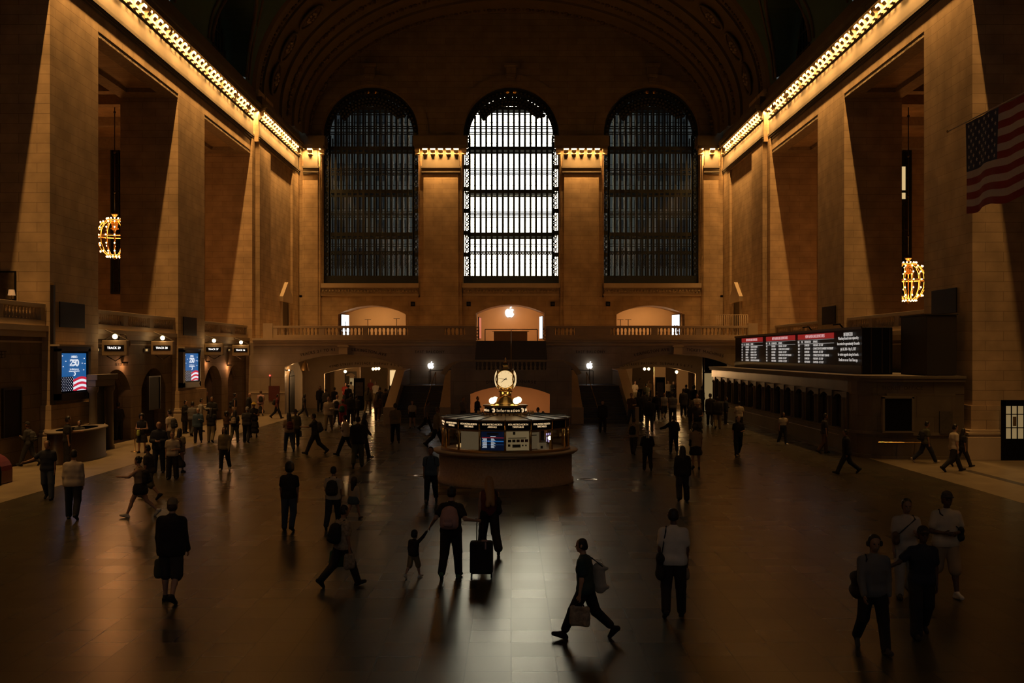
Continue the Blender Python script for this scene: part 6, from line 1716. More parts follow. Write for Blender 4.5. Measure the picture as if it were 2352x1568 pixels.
        part('hat', [(h_(0, -0.01, 0.04), h_(0, -0.008, 0.07), 0.10, 0.09, 0.02), (h_(0, 0, 0.045), h_(0, 0.001, 0.045), 0.165, 0.165, 0.02, (0, 0, 1, 8.0))], cloth(hatc), [(h_(0, 0, 0.02), (0, 0, -1))])
    elif k0 == 'H':
        part('hood', [(h_(0, -0.03, -0.04), h_(0, -0.015, 0.05), 0.105, 0.10, 0.02), (h_(0, -0.04, -0.05), sp(0.42, 0, -0.03), 0.10, 0.13, 0.04)], cloth(hatc), [], [(h_(0, 0.13, -0.04), h_(0, 0.13, 0.01), 0.08, 0.075)])
    if hi and math.cos(math.radians(yaw)) < 0.5 and k0 != 'H':
        em = MB()
        for s in (-1, 1): em.sphere(tuple(h_(0.032 * s, 0.082, 0.0)), 0.0125 * hs, 8, 6)
        em.build('eyes', BLACK, root, smooth=True)
    def world(p): return Vector((X, Y, z0)) + R @ (Vector([float(q) for q in p]) * sc)
    root_info = {'o': root, 'J': J, 'sc': sc, 'R': R, 'world': world, 'yaw': yaw, 'vox': vox, 'pos': (X, Y, z0)}
    bpy.context.view_layer
    return root_info

def gear(name, label, cat, info, parts, scale=True):
    """thing carried by a person: parts are (name, prims in the person's own frame, material, planes)"""
    root = None
    for (nm, prims, m, *pl) in parts:
        f = Field(prims, info['vox'] * (0.8 if info['vox'] > 0.015 else 1))
        for p in (pl[0] if pl else ()): f.plane(*p)
        me = f.mesh(nm, m)
        if me is None: continue
        if root is None:
            root = link_mesh(name, me, None, info['pos']); root.rotation_euler = (0, 0, -math.radians(info['yaw'])); root.scale = (info['sc'],) * 3
            tag(root, label, cat)
        else: link_mesh(nm, me, root)
    return root
def backpack(info, label, c='black', size=1.0, c2=None):
    sp = info['J']['sp']; m = cloth(c); y = -0.20
    P = [(sp(0.16, -0.08, y), sp(0.16, 0.08, y), 0.085 * size, 0.085 * size, 0.05), (sp(0.38, -0.065, y + 0.02), sp(0.38, 0.065, y + 0.02), 0.075 * size, 0.075 * size, 0.06), (sp(0.27, -0.08, y + 0.01), sp(0.27, 0.08, y + 0.01), 0.085 * size, 0.085 * size, 0.05), (sp(0.2, 0, y), sp(0.4, 0, y + 0.02), 0.10 * size, 0.09 * size, 0.05)]
    pk = [(sp(0.17, -0.05, y - 0.09 * size), sp(0.17, 0.05, y - 0.09 * size), 0.05, 0.05, 0.03), (sp(0.25, -0.04, y - 0.085 * size), sp(0.25, 0.04, y - 0.085 * size), 0.045, 0.045, 0.03)]
    st = []
    for s in (-1, 1): st += [(sp(0.42, 0.09 * s, -0.12), sp(0.545, 0.10 * s, -0.03), 0.02, 0.02, 0.01), (sp(0.545, 0.10 * s, -0.03), sp(0.50, 0.115 * s, 0.085), 0.02, 0.02, 0.01), (sp(0.50, 0.115 * s, 0.085), sp(0.30, 0.14 * s, 0.12), 0.02, 0.018, 0.01), (sp(0.30, 0.14 * s, 0.12), sp(0.18, 0.16 * s, -0.06), 0.016, 0.014, 0.01)]
    return gear('backpack', label, 'backpack', info, [('backpack', P, m), ('front_pocket', pk, cloth(c2) if c2 else m), ('strap', st, cloth('black'))])
def handbag(info, side, label, c, w=0.15, hgt=0.26, drop=0.14, nm='bag', cat='bag', thick=0.05, handle=True):
    sh, el, wr = info['J'][('arm', side)]; c0 = wr + V3(0.0, 0.0, -0.09)
    zt = c0[2] - drop; y = c0[1]; x = c0[0]
    P = [(V3(x, y - w + thick, zt), V3(x, y + w - thick, zt), thick * 0.8, thick * 0.8, 0.03), (V3(x, y - w + thick, zt - hgt + thick), V3(x, y + w - thick, zt - hgt + thick), thick, thick, 0.05), (V3(x, y - w + thick, zt - hgt * 0.33), V3(x, y + w - thick, zt - hgt * 0.33), thick, thick, 0.05), (V3(x, y - w + thick, zt - hgt * 0.66), V3(x, y + w - thick, zt - hgt * 0.66), thick, thick, 0.05), (V3(x, y - w + thick, zt - hgt / 2), V3(x, y + w - thick, zt - hgt / 2), thick, thick, 0.05),
         (V3(x, y - w + thick, zt), V3(x, y - w + thick, zt - hgt + thick), thick, thick, 0.03), (V3(x, y + w - thick, zt), V3(x, y + w - thick, zt - hgt + thick), thick, thick, 0.03)]
    hd = [(V3(x, y - w * 0.5, zt + 0.01), V3(x, y - 0.02, zt + drop), 0.012, 0.012, 0.01), (V3(x, y + w * 0.5, zt + 0.01), V3(x, y + 0.02, zt + drop), 0.012, 0.012, 0.01)]
    return gear(nm, label, cat, info, [(nm, P, cloth(c)), ('handle', hd, cloth('black'))])
def shoulderbag(info, side, label, c, low=-0.12, w=0.13, hgt=0.24, thick=0.05, cross=False, nm='shoulder_bag', y=-0.02):
    sp = info['J']['sp']; x = 0.215 * side
    P = [(sp(low + hgt, x, y - w + thick), sp(low + hgt, x, y + w - thick), thick, thick, 0.03), (sp(low, x, y - w + thick), sp(low, x, y + w - thick), thick * 1.1, thick * 1.1, 0.05), (sp(low, x, y), sp(low + hgt, x, y), w * 0.72, w * 0.6, 0.05, (1, 0, 0, w * 0.7 / thick))]
    xs_ = 0.12 * (-side if cross else side)
    st = []
    for yy, sg in ((0.13, 1), (-0.15, -1)): st += [(sp(low + hgt, x * 0.98, y + sg * w * 0.6), sp(0.50, xs_ * 1.1, yy * 0.72), 0.012, 0.012, 0.01), (sp(0.50, xs_ * 1.1, yy * 0.72), sp(0.555, xs_, 0), 0.012, 0.012, 0.01)]
    return gear(nm, label, 'bag', info, [(nm, P, cloth(c)), ('strap', st, cloth('black'))])

# ---- the people who can be told apart, near to far
A = person(2005, 1495, 1228, 180, 14, 'L', 'long', 'grey', 'trousers', 'black', 'tk', 'person in a grey shirt and dark trousers wearing headphones, walking towards us', arms='sw', shoes='char', wd=0.92)
hd_ = A['J']['head']; 
gear('headphones', 'dark over-ear headphones on the person in the grey shirt at the right', 'headphones', A, [('headphones', [(hd_ + V3(0.095 * math.cos(a), 0, 0.02 + 0.105 * math.sin(a)), hd_ + V3(0.095 * math.cos(a + .4), 0, 0.02 + 0.105 * math.sin(a + .4)), 0.011, 0.011, 0.01) for a in np.arange(0, 2.8, .4)], cloth('black')), ('ear_cup', [(hd_ + V3(0.098, 0, -0.02), hd_ + V3(0.098, 0, 0.01), 0.03, 0.03, 0.01)], cloth('black')), ('ear_cup', [(hd_ + V3(-0.098, 0, -0.02), hd_ + V3(-0.098, 0, 0.01), 0.03, 0.03, 0.01)], cloth('black'))])
shoulderbag(A, 1, 'dark backpack slung at the side of the headphone wearer', 'black', low=-0.02, w=0.17, hgt=0.2, thick=0.08, nm='backpack', y=-0.1)
B = person(2117, 1462, 1210, 182, 12, 'R', 'tee', 'navy', 'wide', 'black', 'Ck', 'person in a dark cap, navy top and loose trousers, front middle of the right group', arms='so', skin='d', hatc='black')
C_ = person(2080, 1372, 1147, 184, 8, 'R', 'tee', 'pale', 'trousers', 'lgrey', 'tk', 'woman in a pale buttoned shirt and light trousers behind the headphone wearer', arms='ps', wd=1.0, skin='m')
shoulderbag(C_, 1, 'small bag worn across the body of the woman in the pale shirt', 'brown', low=0.12, w=0.10, hgt=0.1, cross=True, y=0.14)
D = person(2172, 1370, 1130, 183, 12, 'L', 'tee', 'cream', 'shorts', 'tan', 'Ck', 'man in a cap, cream shirt and shorts carrying a small bag at the right', arms='cc', shoes='white', skin='d', wd=1.05, hatc='char')
shoulderbag(D, -1, 'small dark bag at the hip of the man in the cream shirt', 'black', low=0.1, w=0.1, hgt=0.12, cross=True, y=0.06)
E = person(1345, 1466, 1230, -72, 27, 'L', 'tee', 'teal', 'cropped', 'black', 'Bk', 'man in a dark T-shirt and cropped black trousers striding left across the bright floor', arms='ss', skin='l', wd=1.12)
shoulderbag(E, 1, 'pale cloth tote bag on the shoulder of the man striding left', 'pale', low=0.0, w=0.17, hgt=0.32, thick=0.03, nm='tote_bag', y=-0.2)
sh, el, wr = E['J'][('arm', -1)]
handbag(E, -1, 'patterned cloth bag hanging from the hand of the man striding left', 'patt', w=0.17, hgt=0.30, drop=0.14, thick=0.045)
F_ = person(1547, 1415, 1171, 6, 5, 'R', 'tee', 'white', 'trousers', 'black', 'Bk', 'man in a white T-shirt and black trousers seen from behind with a black shoulder bag', arms='ss', skin='d', wd=1.12)
shoulderbag(F_, -1, 'black shoulder bag hanging low beside the man in the white T-shirt', 'black', low=-0.22, w=0.15, hgt=0.26, thick=0.075)
handbag(F_, 1, 'pale bottle in the right hand of the man in the white T-shirt', 'tan', w=0.035, hgt=0.16, drop=0.0, nm='bottle', cat='bottle', thick=0.03)
G = person(393, 1382, 1148, 6, 7, 'L', 'jacket', 'black', 'shorts', 'char', 'Ck', 'man in a cap, dark jacket and dark shorts walking away at the left', arms='sw', skin='l', wd=1.2, hatc='khaki')
handbag(G, -1, 'grey-green bag in the left hand of the man in dark shorts', 'olive', w=0.13, hgt=0.28, drop=0.08, thick=0.06)
# parent, child, suitcase
hx, hy_ = at(985, 1214, 20.95)[0], at(985, 1214, 20.95)[2]
sx_, sz_ = at(1098, 1200, 20.8)[0], at(1098, 1200, 20.8)[2]
PA = person(1036, 1327, 1123, 8, 8, 'R', 'tee', 'black', 'trousers', 'black', 'sk', 'parent in black seen from behind, holding a toddler by the hand', arms='ss', tgt=((hx + 0.04, 21.0, hy_ + 0.06), (sx_ - 0.05, 20.95, sz_ + 0.02)), skin='l', shoes='green', h=1.80)
backpack(PA, 'pale pink backpack on the back of the parent in black', 'pink', 1.25)
person(950, 1327, 1222, 30, 16, 'R', 'long', 'black', 'shorts', 'khaki', 'sk', 'toddler in a black top, khaki shorts and white shoes holding a raised hand', arms='ss', tgt=(None, (hx - 0.03, 21.0, hy_ - 0.04)), skin='l', shoes='white', h=0.93)
sc_ = thing('suitcase', 'black upright wheeled suitcase with its handle pulled out, beside the parent', 'suitcase', ((1106 - CX) * 21.1 / FPX, 21.1, 0))
MB().box(-0.235, 0.235, -0.14, 0.14, 0.07, 0.72).build('shell', cloth('black'), sc_, bevel=0.05)
for x in (-0.1, 0.03): MB().tube([(x, 0.1, 0.7), (x, 0.1, 1.13)], 0.011, 6).build('handle_tube', BRONZE, sc_)
MB().tube([(-0.13, 0.1, 1.14), (0.06, 0.1, 1.14)], 0.018, 8).build('grip', BLACK, sc_)
for x in (-0.2, 0.2):
    for y in (-0.1, 0.1): MB().lathe([(0.001, -0.015), (0.04, -0.015), (0.04, 0.015), (0.001, 0.015)], seg=12).build('wheel', BLACK, sc_); COL.objects[-1].rotation_euler = (0, math.radians(90), 0); COL.objects[-1].location = (x, y, 0.04)
MB().box(0.0, 0.12, -0.07, 0.06, 0.72, 0.735).box(0.07, 0.10, -0.16, -0.145, 0.58, 0.72).build('luggage_tag', cloth('pink'), sc_)
W_ = person(1124, 1270, 1087, -12, 20, 'L', 'tank', 'maroon', 'wide', 'black', 'Ly', 'woman with long blonde hair in a dark red top walking away behind the suitcase', arms='sw', skin='l', h=1.74, wd=0.9)
shoulderbag(W_, 1, 'black handbag on the right shoulder of the blonde woman', 'black', low=0.08, w=0.16, hgt=0.2, thick=0.06)
I_ = person(785, 1347, 1157, 48, 24, 'R', 'tee', 'patt', 'trousers', 'black', 'sk', 'person in a patterned shirt and black trousers carrying a bag in each hand', arms='ss', skin='m', wd=1.05)
backpack(I_, 'black backpack on the person in the patterned shirt', 'black', 1.15)
handbag(I_, -1, 'dark green bag in the left hand of the person in the patterned shirt', 'green', w=0.19, hgt=0.30, drop=0.04, thick=0.08)
handbag(I_, 1, 'white printed carrier bag in the right hand of the person in the patterned shirt', 'patt', w=0.12, hgt=0.28, drop=0.04, thick=0.06)
person(664, 1218, 1066, 4, 4, 'L', 'tee', 'black', 'trousers', 'jeans', 'ak', 'person with a round mass of dark hair, black T-shirt and grey jeans seen from behind', arms='ss', skin='m')
J_ = person(765, 1215, 1073, 2, 12, 'R', 'tee', 'cream', 'trousers', 'navy', 'sk', 'person in a light shirt under a black backpack, walking away in dark jeans', arms='ps', skin='m')
backpack(J_, 'black backpack over a light shirt, left of the child in blue shorts', 'black', 1.15)
person(812, 1194, 1097, 22, 22, 'R', 'long', 'cream', 'mini', 'blue', 'lk', 'girl with long black hair, cream top and blue shorts walking away', arms='ss', skin='l', wd=0.85)
K_ = person(990, 1153, 1027, 182, 8, 'R', 'tee', 'blue', 'trousers', 'navy', 'sk', 'man in a blue T-shirt with arms hanging, walking towards us left of the booth', arms='oo' if False else 'ss', skin='m', shoes='char')
backpack(K_, 'backpack worn by the man in the blue T-shirt left of the booth', 'black', 0.9)
M_ = person(1568, 1150, 1027, 2, 4, 'R', 'jacket', 'black', 'wide', 'char', 'Hk', 'woman in a dark hood, black jacket and loose dark trousers seen from behind', arms='ss', hatc='char')
handbag(M_, 1, 'pale paper bag at the right side of the woman in the dark hood', 'cream', w=0.10, hgt=0.30, drop=0.0, thick=0.05)
# left floor
N_ = person(322, 1187, 1045, -88, 25, 'L', 'tank', 'tan', 'mini', 'black', 'nk', 'woman in a tan top and short black shorts striding left with an arm out', arms='fs', skin='l', shoes='white', wd=0.88)
backpack(N_, 'black backpack on the woman in the tan top striding left', 'black', 1.0)
person(343, 1146, 1020, -80, 22, 'R', 'tee', 'char', 'shorts', 'olive', 'sk', 'person in dark grey walking left just behind the woman in the tan top', arms='ss', skin='m')
O_ = person(110, 1147, 1012, 178, 7, 'L', 'tee', 'navy', 'trousers', 'jeans', 'Bk', 'man with cropped hair in a dark T-shirt and jeans facing us at the left', arms='oo' if False else 'so', skin='m', wd=1.1)
person(168, 1192, 1035, -8, 9, 'L', 'long', 'pale', 'trousers', 'navy', 'sk', 'man in a pale long-sleeved shirt and dark trousers seen from behind at the left', arms='ss', skin='m', wd=1.12, shoes='char')
Q_ = person(66, 1070, 968, -85, 20, 'L', 'long', 'char', 'trousers', 'char', 'Ck', 'person in dark clothes and a cap walking left along the left wall', arms='ps')
backpack(Q_, 'dark backpack on the person walking left along the left wall', 'char', 1.0)
person(154, 1072, 957, 60, 3, 'L', 'tee', 'black', 'trousers', 'black', 'sk', 'man in black standing and leaning at the oval desk', arms='fs')
person(183, 1062, 962, 180, 0, 'L', 'tee', 'char', 'trousers', 'black', 'sk', 'attendant sitting behind the oval desk by the left pier', arms='cc', skin='l', Y=44.8, h=1.62)
person(272, 1010, 925, -40, 2, 'L', 'long', 'black', 'trousers', 'black', 'sk', 'dark clothed person standing beside the queue post', arms='sc')
R_ = person(326, 1040, 952, 176, 3, 'L', 'dress', 'black', 'none', 'black', 'ak', 'woman with full dark hair in a sleeveless black dress', arms='cc', skin='l')
handbag(R_, 1, 'yellow-green bag hanging from the arm of the woman in the black dress', 'lime', w=0.11, hgt=0.22, drop=0.0, thick=0.05)
person(365, 1085, 937, 172, 3, 'R', 'jacket', 'navy', 'trousers', 'navy', 'xk', 'bald man in a dark suit standing with hands together', arms='cc', skin='l', h=1.9)
S_ = person(392, 1036, 942, -70, 8, 'R', 'tee', 'cream', 'trousers', 'char', 'sk', 'man in a cream T-shirt looking left with a dark backpack', arms='ss', skin='l')
backpack(S_, 'dark backpack on the man in the cream T-shirt', 'char', 1.1)
person(396, 1100, 992, 172, 3, 'L', 'tee', 'pale', 'wide', 'black', 'sb', 'person in a pale shirt leaning in close, in front of the large dark suitcases', arms='cs', skin='l')
T_ = person(412, 1085, 985, 10, 3, 'R', 'tee', 'khaki', 'longskirt', 'black', 'lk', 'person in a khaki top and long dark skirt beside the pale shirt', arms='ss')
backpack(T_, 'brown backpack on the person in the khaki top', 'brown', 1.1)
person(425, 995, 920, 100, 3, 'R', 'coat', 'black', 'trousers', 'black', 'sk', 'person in a long black coat reading a phone by the left pier', arms='pp', skin='l')
person(441, 1001, 923, 10, 14, 'L', 'tee', 'grey', 'trousers', 'char', 'sk', 'person in a grey shirt with a pale side, left of the grey-haired visitor', arms='sp')
person(460, 992, 916, 70, 6, 'L', 'long', 'lgrey', 'trousers', 'char', 'sk', 'person in a pale grey top bending forward near the far left pier', arms='fs', skin='l')
person(455, 1017, 938, 168, 4, 'R', 'jacket', 'blue', 'trousers', 'black', 'sg', 'grey-haired person in a blue-grey jacket and cream scarf at the left', arms='ps', skin='l')
person(485, 1016, 938, 2, 4, 'L', 'tee', 'black', 'trousers', 'khaki', 'lk', 'person with long black hair, black top and khaki trousers from behind', arms='ss')
person(487, 990, 902, 178, 3, 'L', 'jacket', 'black', 'trousers', 'black', 'sk', 'tall person in black behind the khaki trousers', arms='cc', skin='m')
person(472, 968, 896, 100, 3, 'L', 'long', 'black', 'trousers', 'black', 'sk', 'dark figure at the edge of the farthest left bay gate', arms='ss')
U_ = person(516, 1080, 946, 180, 7, 'R', 'long', 'khaki', 'trousers', 'black', 'lk', 'woman in a loose khaki top and black trousers walking towards us, white shoes', arms='ws', skin='l', shoes='white', wd=0.95, h=1.66)
V_ = person(539, 1015, 942, 5, 9, 'R', 'tee', 'black', 'trousers', 'olive', 'Lk', 'woman with waist-length black hair and olive trousers from behind', arms='ss')
backpack(V_, 'brightly patterned small backpack on the long-haired woman', 'patt', 0.8)
person(520, 1000, 948, 160, 3, 'L', 'tee', 'brown', 'trousers', 'char', 'ak', 'curly haired person behind the woman in the khaki top', arms='ss')
X_ = person(538, 975, 903, 75, 12, 'R', 'tank', 'black', 'longskirt', 'tan', 'nk', 'woman in a black top and pale long skirt in front of the far arch', arms='ss', skin='m')
shoulderbag(X_, -1, 'large dark bag behind the woman in the pale long skirt', 'black', low=0.1, w=0.2, hgt=0.2, thick=0.08, y=-0.1)
person(567, 1017, 935, 4, 6, 'L', 'tee', 'char', 'trousers', 'black', 'sg', 'large man with short grey hair in a dark shirt from behind', arms='ss', wd=1.25, shoes='char')
person(583, 1004, 925, 176, 3, 'R', 'dress', 'black', 'longskirt', 'black', 'hk', 'person in a yellow hat and long black dress', arms='ps', hatc='yellow')
person(571, 968, 903, 90, 4, 'R', 'jacket', 'black', 'trousers', 'black', 'xk', 'bald man in a dark jacket standing left of the pale shirt by the wall', arms='cs', skin='l')
Z_ = person(599, 955, 897, -12, 14, 'L', 'tee', 'pink', 'longskirt', 'black', 'sb', 'woman in a pale pink shirt and long black skirt near the east wall', arms='sp', skin='l')
backpack(Z_, 'black backpack on the woman in the pale pink shirt', 'black', 1.0)
a_ = person(636, 961, 904, 82, 24, 'R', 'tee', 'maroon', 'trousers', 'black', 'sk', 'man in a dark red shirt striding right past the red notice board', arms='ss', skin='m')
backpack(a_, 'black backpack on the man in the dark red shirt', 'black', 1.1)
person(698, 958, 904, 80, 22, 'R', 'tee', 'char', 'trousers', 'char', 'lk', 'person in dark clothes with pale shoes walking right inside the left arch', arms='ss', shoes='white')
b_ = person(664, 1036, 948, -25, 12, 'L', 'tee', 'tan', 'trousers', 'jeans', 'Lk', 'woman with long dark hair, tan top and jeans walking with a companion', arms='cs', skin='m')
backpack(b_, 'brown backpack on the woman in the tan top and jeans', 'maroon', 0.8)
c_2 = person(679, 1026, 941, -20, 16, 'R', 'long', 'olive', 'trousers', 'char', 'hk', 'companion in an olive top and dark hat on the right of the jeans wearer', arms='ss', hatc='black')
handbag(c_2, 1, 'dark blue bag in the right hand of the companion in the olive top', 'navy', w=0.16, hgt=0.26, drop=0.02, thick=0.05)
d_2 = person(724, 1043, 947, -88, 26, 'L', 'tee', 'char', 'trousers', 'char', 'sk', 'man in dark grey striding left with his forearm raised', arms='fs', skin='m', shoes='char')
backpack(d_2, 'large dark backpack on the man striding left with his forearm raised', 'char', 1.25)
person(795, 1046, 951, -75, 25, 'L', 'tee', 'cream', 'trousers', 'black', 'nk', 'woman in a cream blouse and black trousers striding left', arms='ps', skin='m')
person(822, 1072, 955, -4, 6, 'R', 'jacket', 'black', 'trousers', 'olive', 'sk', 'person in a black jacket and olive trousers in the middle left of the floor', arms='ss', wd=1.2)
person(836, 1052, 948, 88, 16, 'R', 'long', 'black', 'trousers', 'black', 'Lk', 'long-haired woman in black with one arm stretched to the right', arms='sw', tgt=(None, at(853, 1001, 44.7)), skin='l')
e_ = person(755, 988, 908, 175, 14, 'R', 'jacket', 'cream', 'trousers', 'khaki', 'sb', 'person in a cream jacket walking towards us out of the left passage', arms='cw', skin='l')
f_ = person(774, 975, 907, 3, 5, 'R', 'tee', 'white', 'trousers', 'black', 'xk', 'bald man in a pale shirt under a black backpack from behind', arms='ss', skin='l')
backpack(f_, 'black backpack on the bald man near the left passage', 'black', 1.15)
g_ = person(787, 984, 918, 6, 8, 'L', 'tee', 'red', 'shorts', 'red', 'Ck', 'person in a red cap, red shirt and red shorts walking away', arms='ss', hatc='red')
backpack(g_, 'dark green backpack on the person in the red cap', 'green', 1.1)
person(805, 976, 893, 2, 6, 'L', 'jacket', 'black', 'trousers', 'black', 'sk', 'tall figure in black walking away right of the red cap', arms='ss')
h_2 = person(908, 1017, 926, -8, 14, 'L', 'tee', 'khaki', 'trousers', 'navy', 'sk', 'man in a khaki shirt walking away at the foot of the left stairs', arms='ss', skin='m')
person(867, 968, 905, 5, 8, 'L', 'long', 'brown', 'trousers', 'brown', 'lk', 'person in brown clothes walking away into the left passage', arms='ss', shoes='white')
i_2 = person(947, 984, 920, 178, 4, 'R', 'crop', 'cream', 'mini', 'black', 'lk', 'girl in a cream crop top and black shorts in front of the left stairs', arms='ss', skin='l', wd=0.85)
person(980, 990, 920, 86, 24, 'R', 'tee', 'grey', 'trousers', 'black', 'sk', 'man in a grey shirt striding right behind the booth', arms='ss', skin='m')
person(1002, 1028, 932, 84, 24, 'R', 'long', 'khaki', 'trousers', 'navy', 'sb', 'person in khaki striding right close to the left side of the booth', arms='ss')
# near the undercroft
k_ = person(1063, 973, 912, 150, 5, 'L', 'tee', 'grey', 'trousers', 'char', 'sk', 'person with a backpack left of the lit dining concourse arch', arms='ss')
person(1096, 975, 911, 120, 3, 'R', 'long', 'black', 'trousers', 'black', 'sk', 'black silhouette of a person against the lit arch, left side', arms='cc')
person(1237, 1005, 933, -100, 3, 'R', 'long', 'black', 'trousers', 'black', 'sk', 'dark silhouetted head and shoulders at the right side of the lit arch', arms='cc', h=1.6)
person(1246, 1012, 939, 90, 3, 'R', 'long', 'brown', 'trousers', 'black', 'sb', 'shorter silhouette beside the dark head at the right of the lit arch', arms='cc', h=1.5)
# right side
person(1384, 993, 920, 180, 3, 'R', 'jacket', 'black', 'trousers', 'black', 'sk', 'person in black standing alone before the right stairs', arms='ss', skin='l')
l_ = person(1455, 1044, 960, 25, 18, 'L', 'tee', 'tan', 'trousers', 'char', 'sk', 'person in a tan shirt walking with a dark backpack, right of the booth', arms='ss', skin='m')
backpack(l_, 'dark backpack on the person in the tan shirt right of the booth', 'black', 1.1)
person(1487, 1080, 987, 3, 4, 'L', 'poncho', 'black', 'trousers', 'black', 'nk', 'person in a wide black jacket with a pale bow in the hair', arms='cc')
t = thing('hair_bow', 'pale ribbon bow in the hair of the person in the wide black jacket', 'hair bow', (*ground(1487, 1080), 1.5)); t.location = (ground(1487, 1080)[0], ground(1487, 1080)[1] - 0.14, 1.50)
MB().box(-0.09, -0.01, -0.02, 0.02, 0.0, 0.05).box(0.01, 0.09, -0.02, 0.02, 0, 0.05).box(-0.05, -0.015, -0.02, 0.02, -0.24, 0.0).box(0.015, 0.05, -0.02, 0.02, -0.24, 0).build('ribbon', cloth('white'), t, bevel=0.01)
person(1547, 1040, 955, 4, 6, 'L', 'poncho', 'black', 'trousers', 'black', 'sk', 'person in a wide black cape seen from behind in the golden reflection', arms='oc')
m_2 = person(1598, 1078, 968, 2, 5, 'R', 'tee', 'tan', 'skirt', 'black', 'ak', 'woman with big dark hair, tan top and black skirt seen from behind', arms='ss', skin='m', h=1.75)
shoulderbag(m_2, -1, 'small bag on a diagonal strap across the back of the woman in the skirt', 'black', low=0.05, w=0.1, hgt=0.15, cross=True)
person(1695, 1048, 955, 172, 14, 'R', 'tee', 'black', 'trousers', 'black', 'Bk', 'man in a black T-shirt walking towards us on the right', arms='cs', skin='l', shoes='tan')
person(1698, 992, 922, 4, 4, 'L', 'tee', 'cream', 'trousers', 'black', 'sk', 'person in a cream T-shirt directly behind the man in black on the right', arms='cc', skin='m')
n_2 = person(1798, 1021, 947, 168, 10, 'L', 'crop', 'cream', 'trousers', 'navy', 'lk', 'woman in a cream crop top and dark trousers near the ticket office', arms='hs', skin='m', shoes='white', wd=0.88)
person(1945, 1088, 983, -86, 29, 'L', 'jacket', 'black', 'trousers', 'black', 'sk', 'man in a black suit striding left in front of the ticket office', arms='ss', skin='m')
o_2 = person(2126, 1063, 965, 88, 27, 'R', 'tee', 'olive', 'trousers', 'navy', 'sk', 'man in an olive shirt striding right with a dark backpack', arms='ss', shoes='pale')
backpack(o_2, 'dark backpack on the man in the olive shirt', 'black', 1.15)
p_2 = person(2190, 1083, 972, 86, 26, 'L', 'tee', 'cream', 'trousers', 'black', 'sk', 'man in a cream shirt and black trousers striding right by the near right pier', arms='ss', skin='l', h=1.85)
person(2210, 1072, 982, 88, 24, 'R', 'tee', 'black', 'trousers', 'black', 'lk', 'person in black half hidden beside the cream shirt at the right', arms='ss')
person(1893, 1041, 950, 92, 10, 'L', 'tee', 'char', 'trousers', 'brown', 'sk', 'faint dark figure walking along the ticket windows', arms='ss')
person(2, 1130, 1005, -85, 24, 'R', 'long', 'black', 'trousers', 'black', 'sk', 'dark figure stepping out of view at the left edge', arms='ss') if False else None
# the crowd at the two passages; every one an individual
def crowd(rows, where):
    for i, (px, fy, hy, yaw, pose, top, tc, bot, bc, hr, sk, note) in enumerate(rows):
        person(px, fy, hy, yaw, pose, 'L' if i % 2 else 'R', top, tc, bot, bc, hr, note + ', ' + where, skin=sk, arms=('ss', 'cs', 'ww', 'sp')[i % 4], wd=(1.0, 1.15, 0.9)[i % 3], shoes='white' if i % 5 == 2 else 'black', hatc='tan')
crowd([
 (735, 946, 887, 160, 8, 'jacket', 'black', 'trousers', 'black', 'lk', 'm', 'woman in black leaning beside the inner pier'),
 (748, 950, 893, 20, 4, 'jacket', 'char', 'trousers', 'black', 'sk', 'm', 'man in a charcoal jacket'),
 (768, 945, 890, 10, 6, 'long', 'navy', 'trousers', 'black', 'sk', 'm', 'man in navy'),
 (782, 925, 874, 170, 8, 'tee', 'patt', 'trousers', 'char', 'sb', 'l', 'person in a patterned shirt'),
 (793, 932, 878, 165, 4, 'tee', 'red', 'trousers', 'black', 'sk', 'l', 'person in a red T-shirt'),
 (800, 938, 884, 5, 4, 'jacket', 'black', 'trousers', 'black', 'nk', 'm', 'person with a hair bun in black'),
 (806, 928, 872, 4, 6, 'tee', 'white', 'trousers', 'black', 'sk', 'm', 'man in a white shirt beside the black board'),
 (818, 970, 908, 8, 4, 'long', 'char', 'trousers', 'black', 'sk', 'm', 'dark figure before the black board'),
 (845, 950, 890, 10, 10, 'long', 'olive', 'trousers', 'khaki', 'lk', 'l', 'person in olive and khaki'),
 (851, 918, 869, 178, 3, 'tee', 'maroon', 'trousers', 'brown', 'sk', 'm', 'person in maroon far inside'),
 (863, 928, 872, 178, 6, 'tee', 'white', 'trousers', 'khaki', 'sk', 'm', 'person in a bright white shirt far inside'),
 (872, 951, 890, 8, 4, 'tee', 'navy', 'trousers', 'navy', 'sk', 'm', 'person in navy walking away'),
 (885, 956, 893, 5, 6, 'jacket', 'black', 'trousers', 'black', 'sk', 'm', 'man in a black jacket near the stair parapet'),
 (895, 940, 886, 12, 4, 'jacket', 'char', 'trousers', 'char', 'lk', 'm', 'woman in charcoal near the stair parapet'),
 (899, 925, 874, 95, 3, 'tee', 'cream', 'trousers', 'black', 'sk', 'm', 'person in cream by the lit shop window'),
 (884, 905, 858, 20, 3, 'jacket', 'black', 'trousers', 'black', 'sk', 'm', 'very distant dark figure by the shop')], 'under the left passage arch')
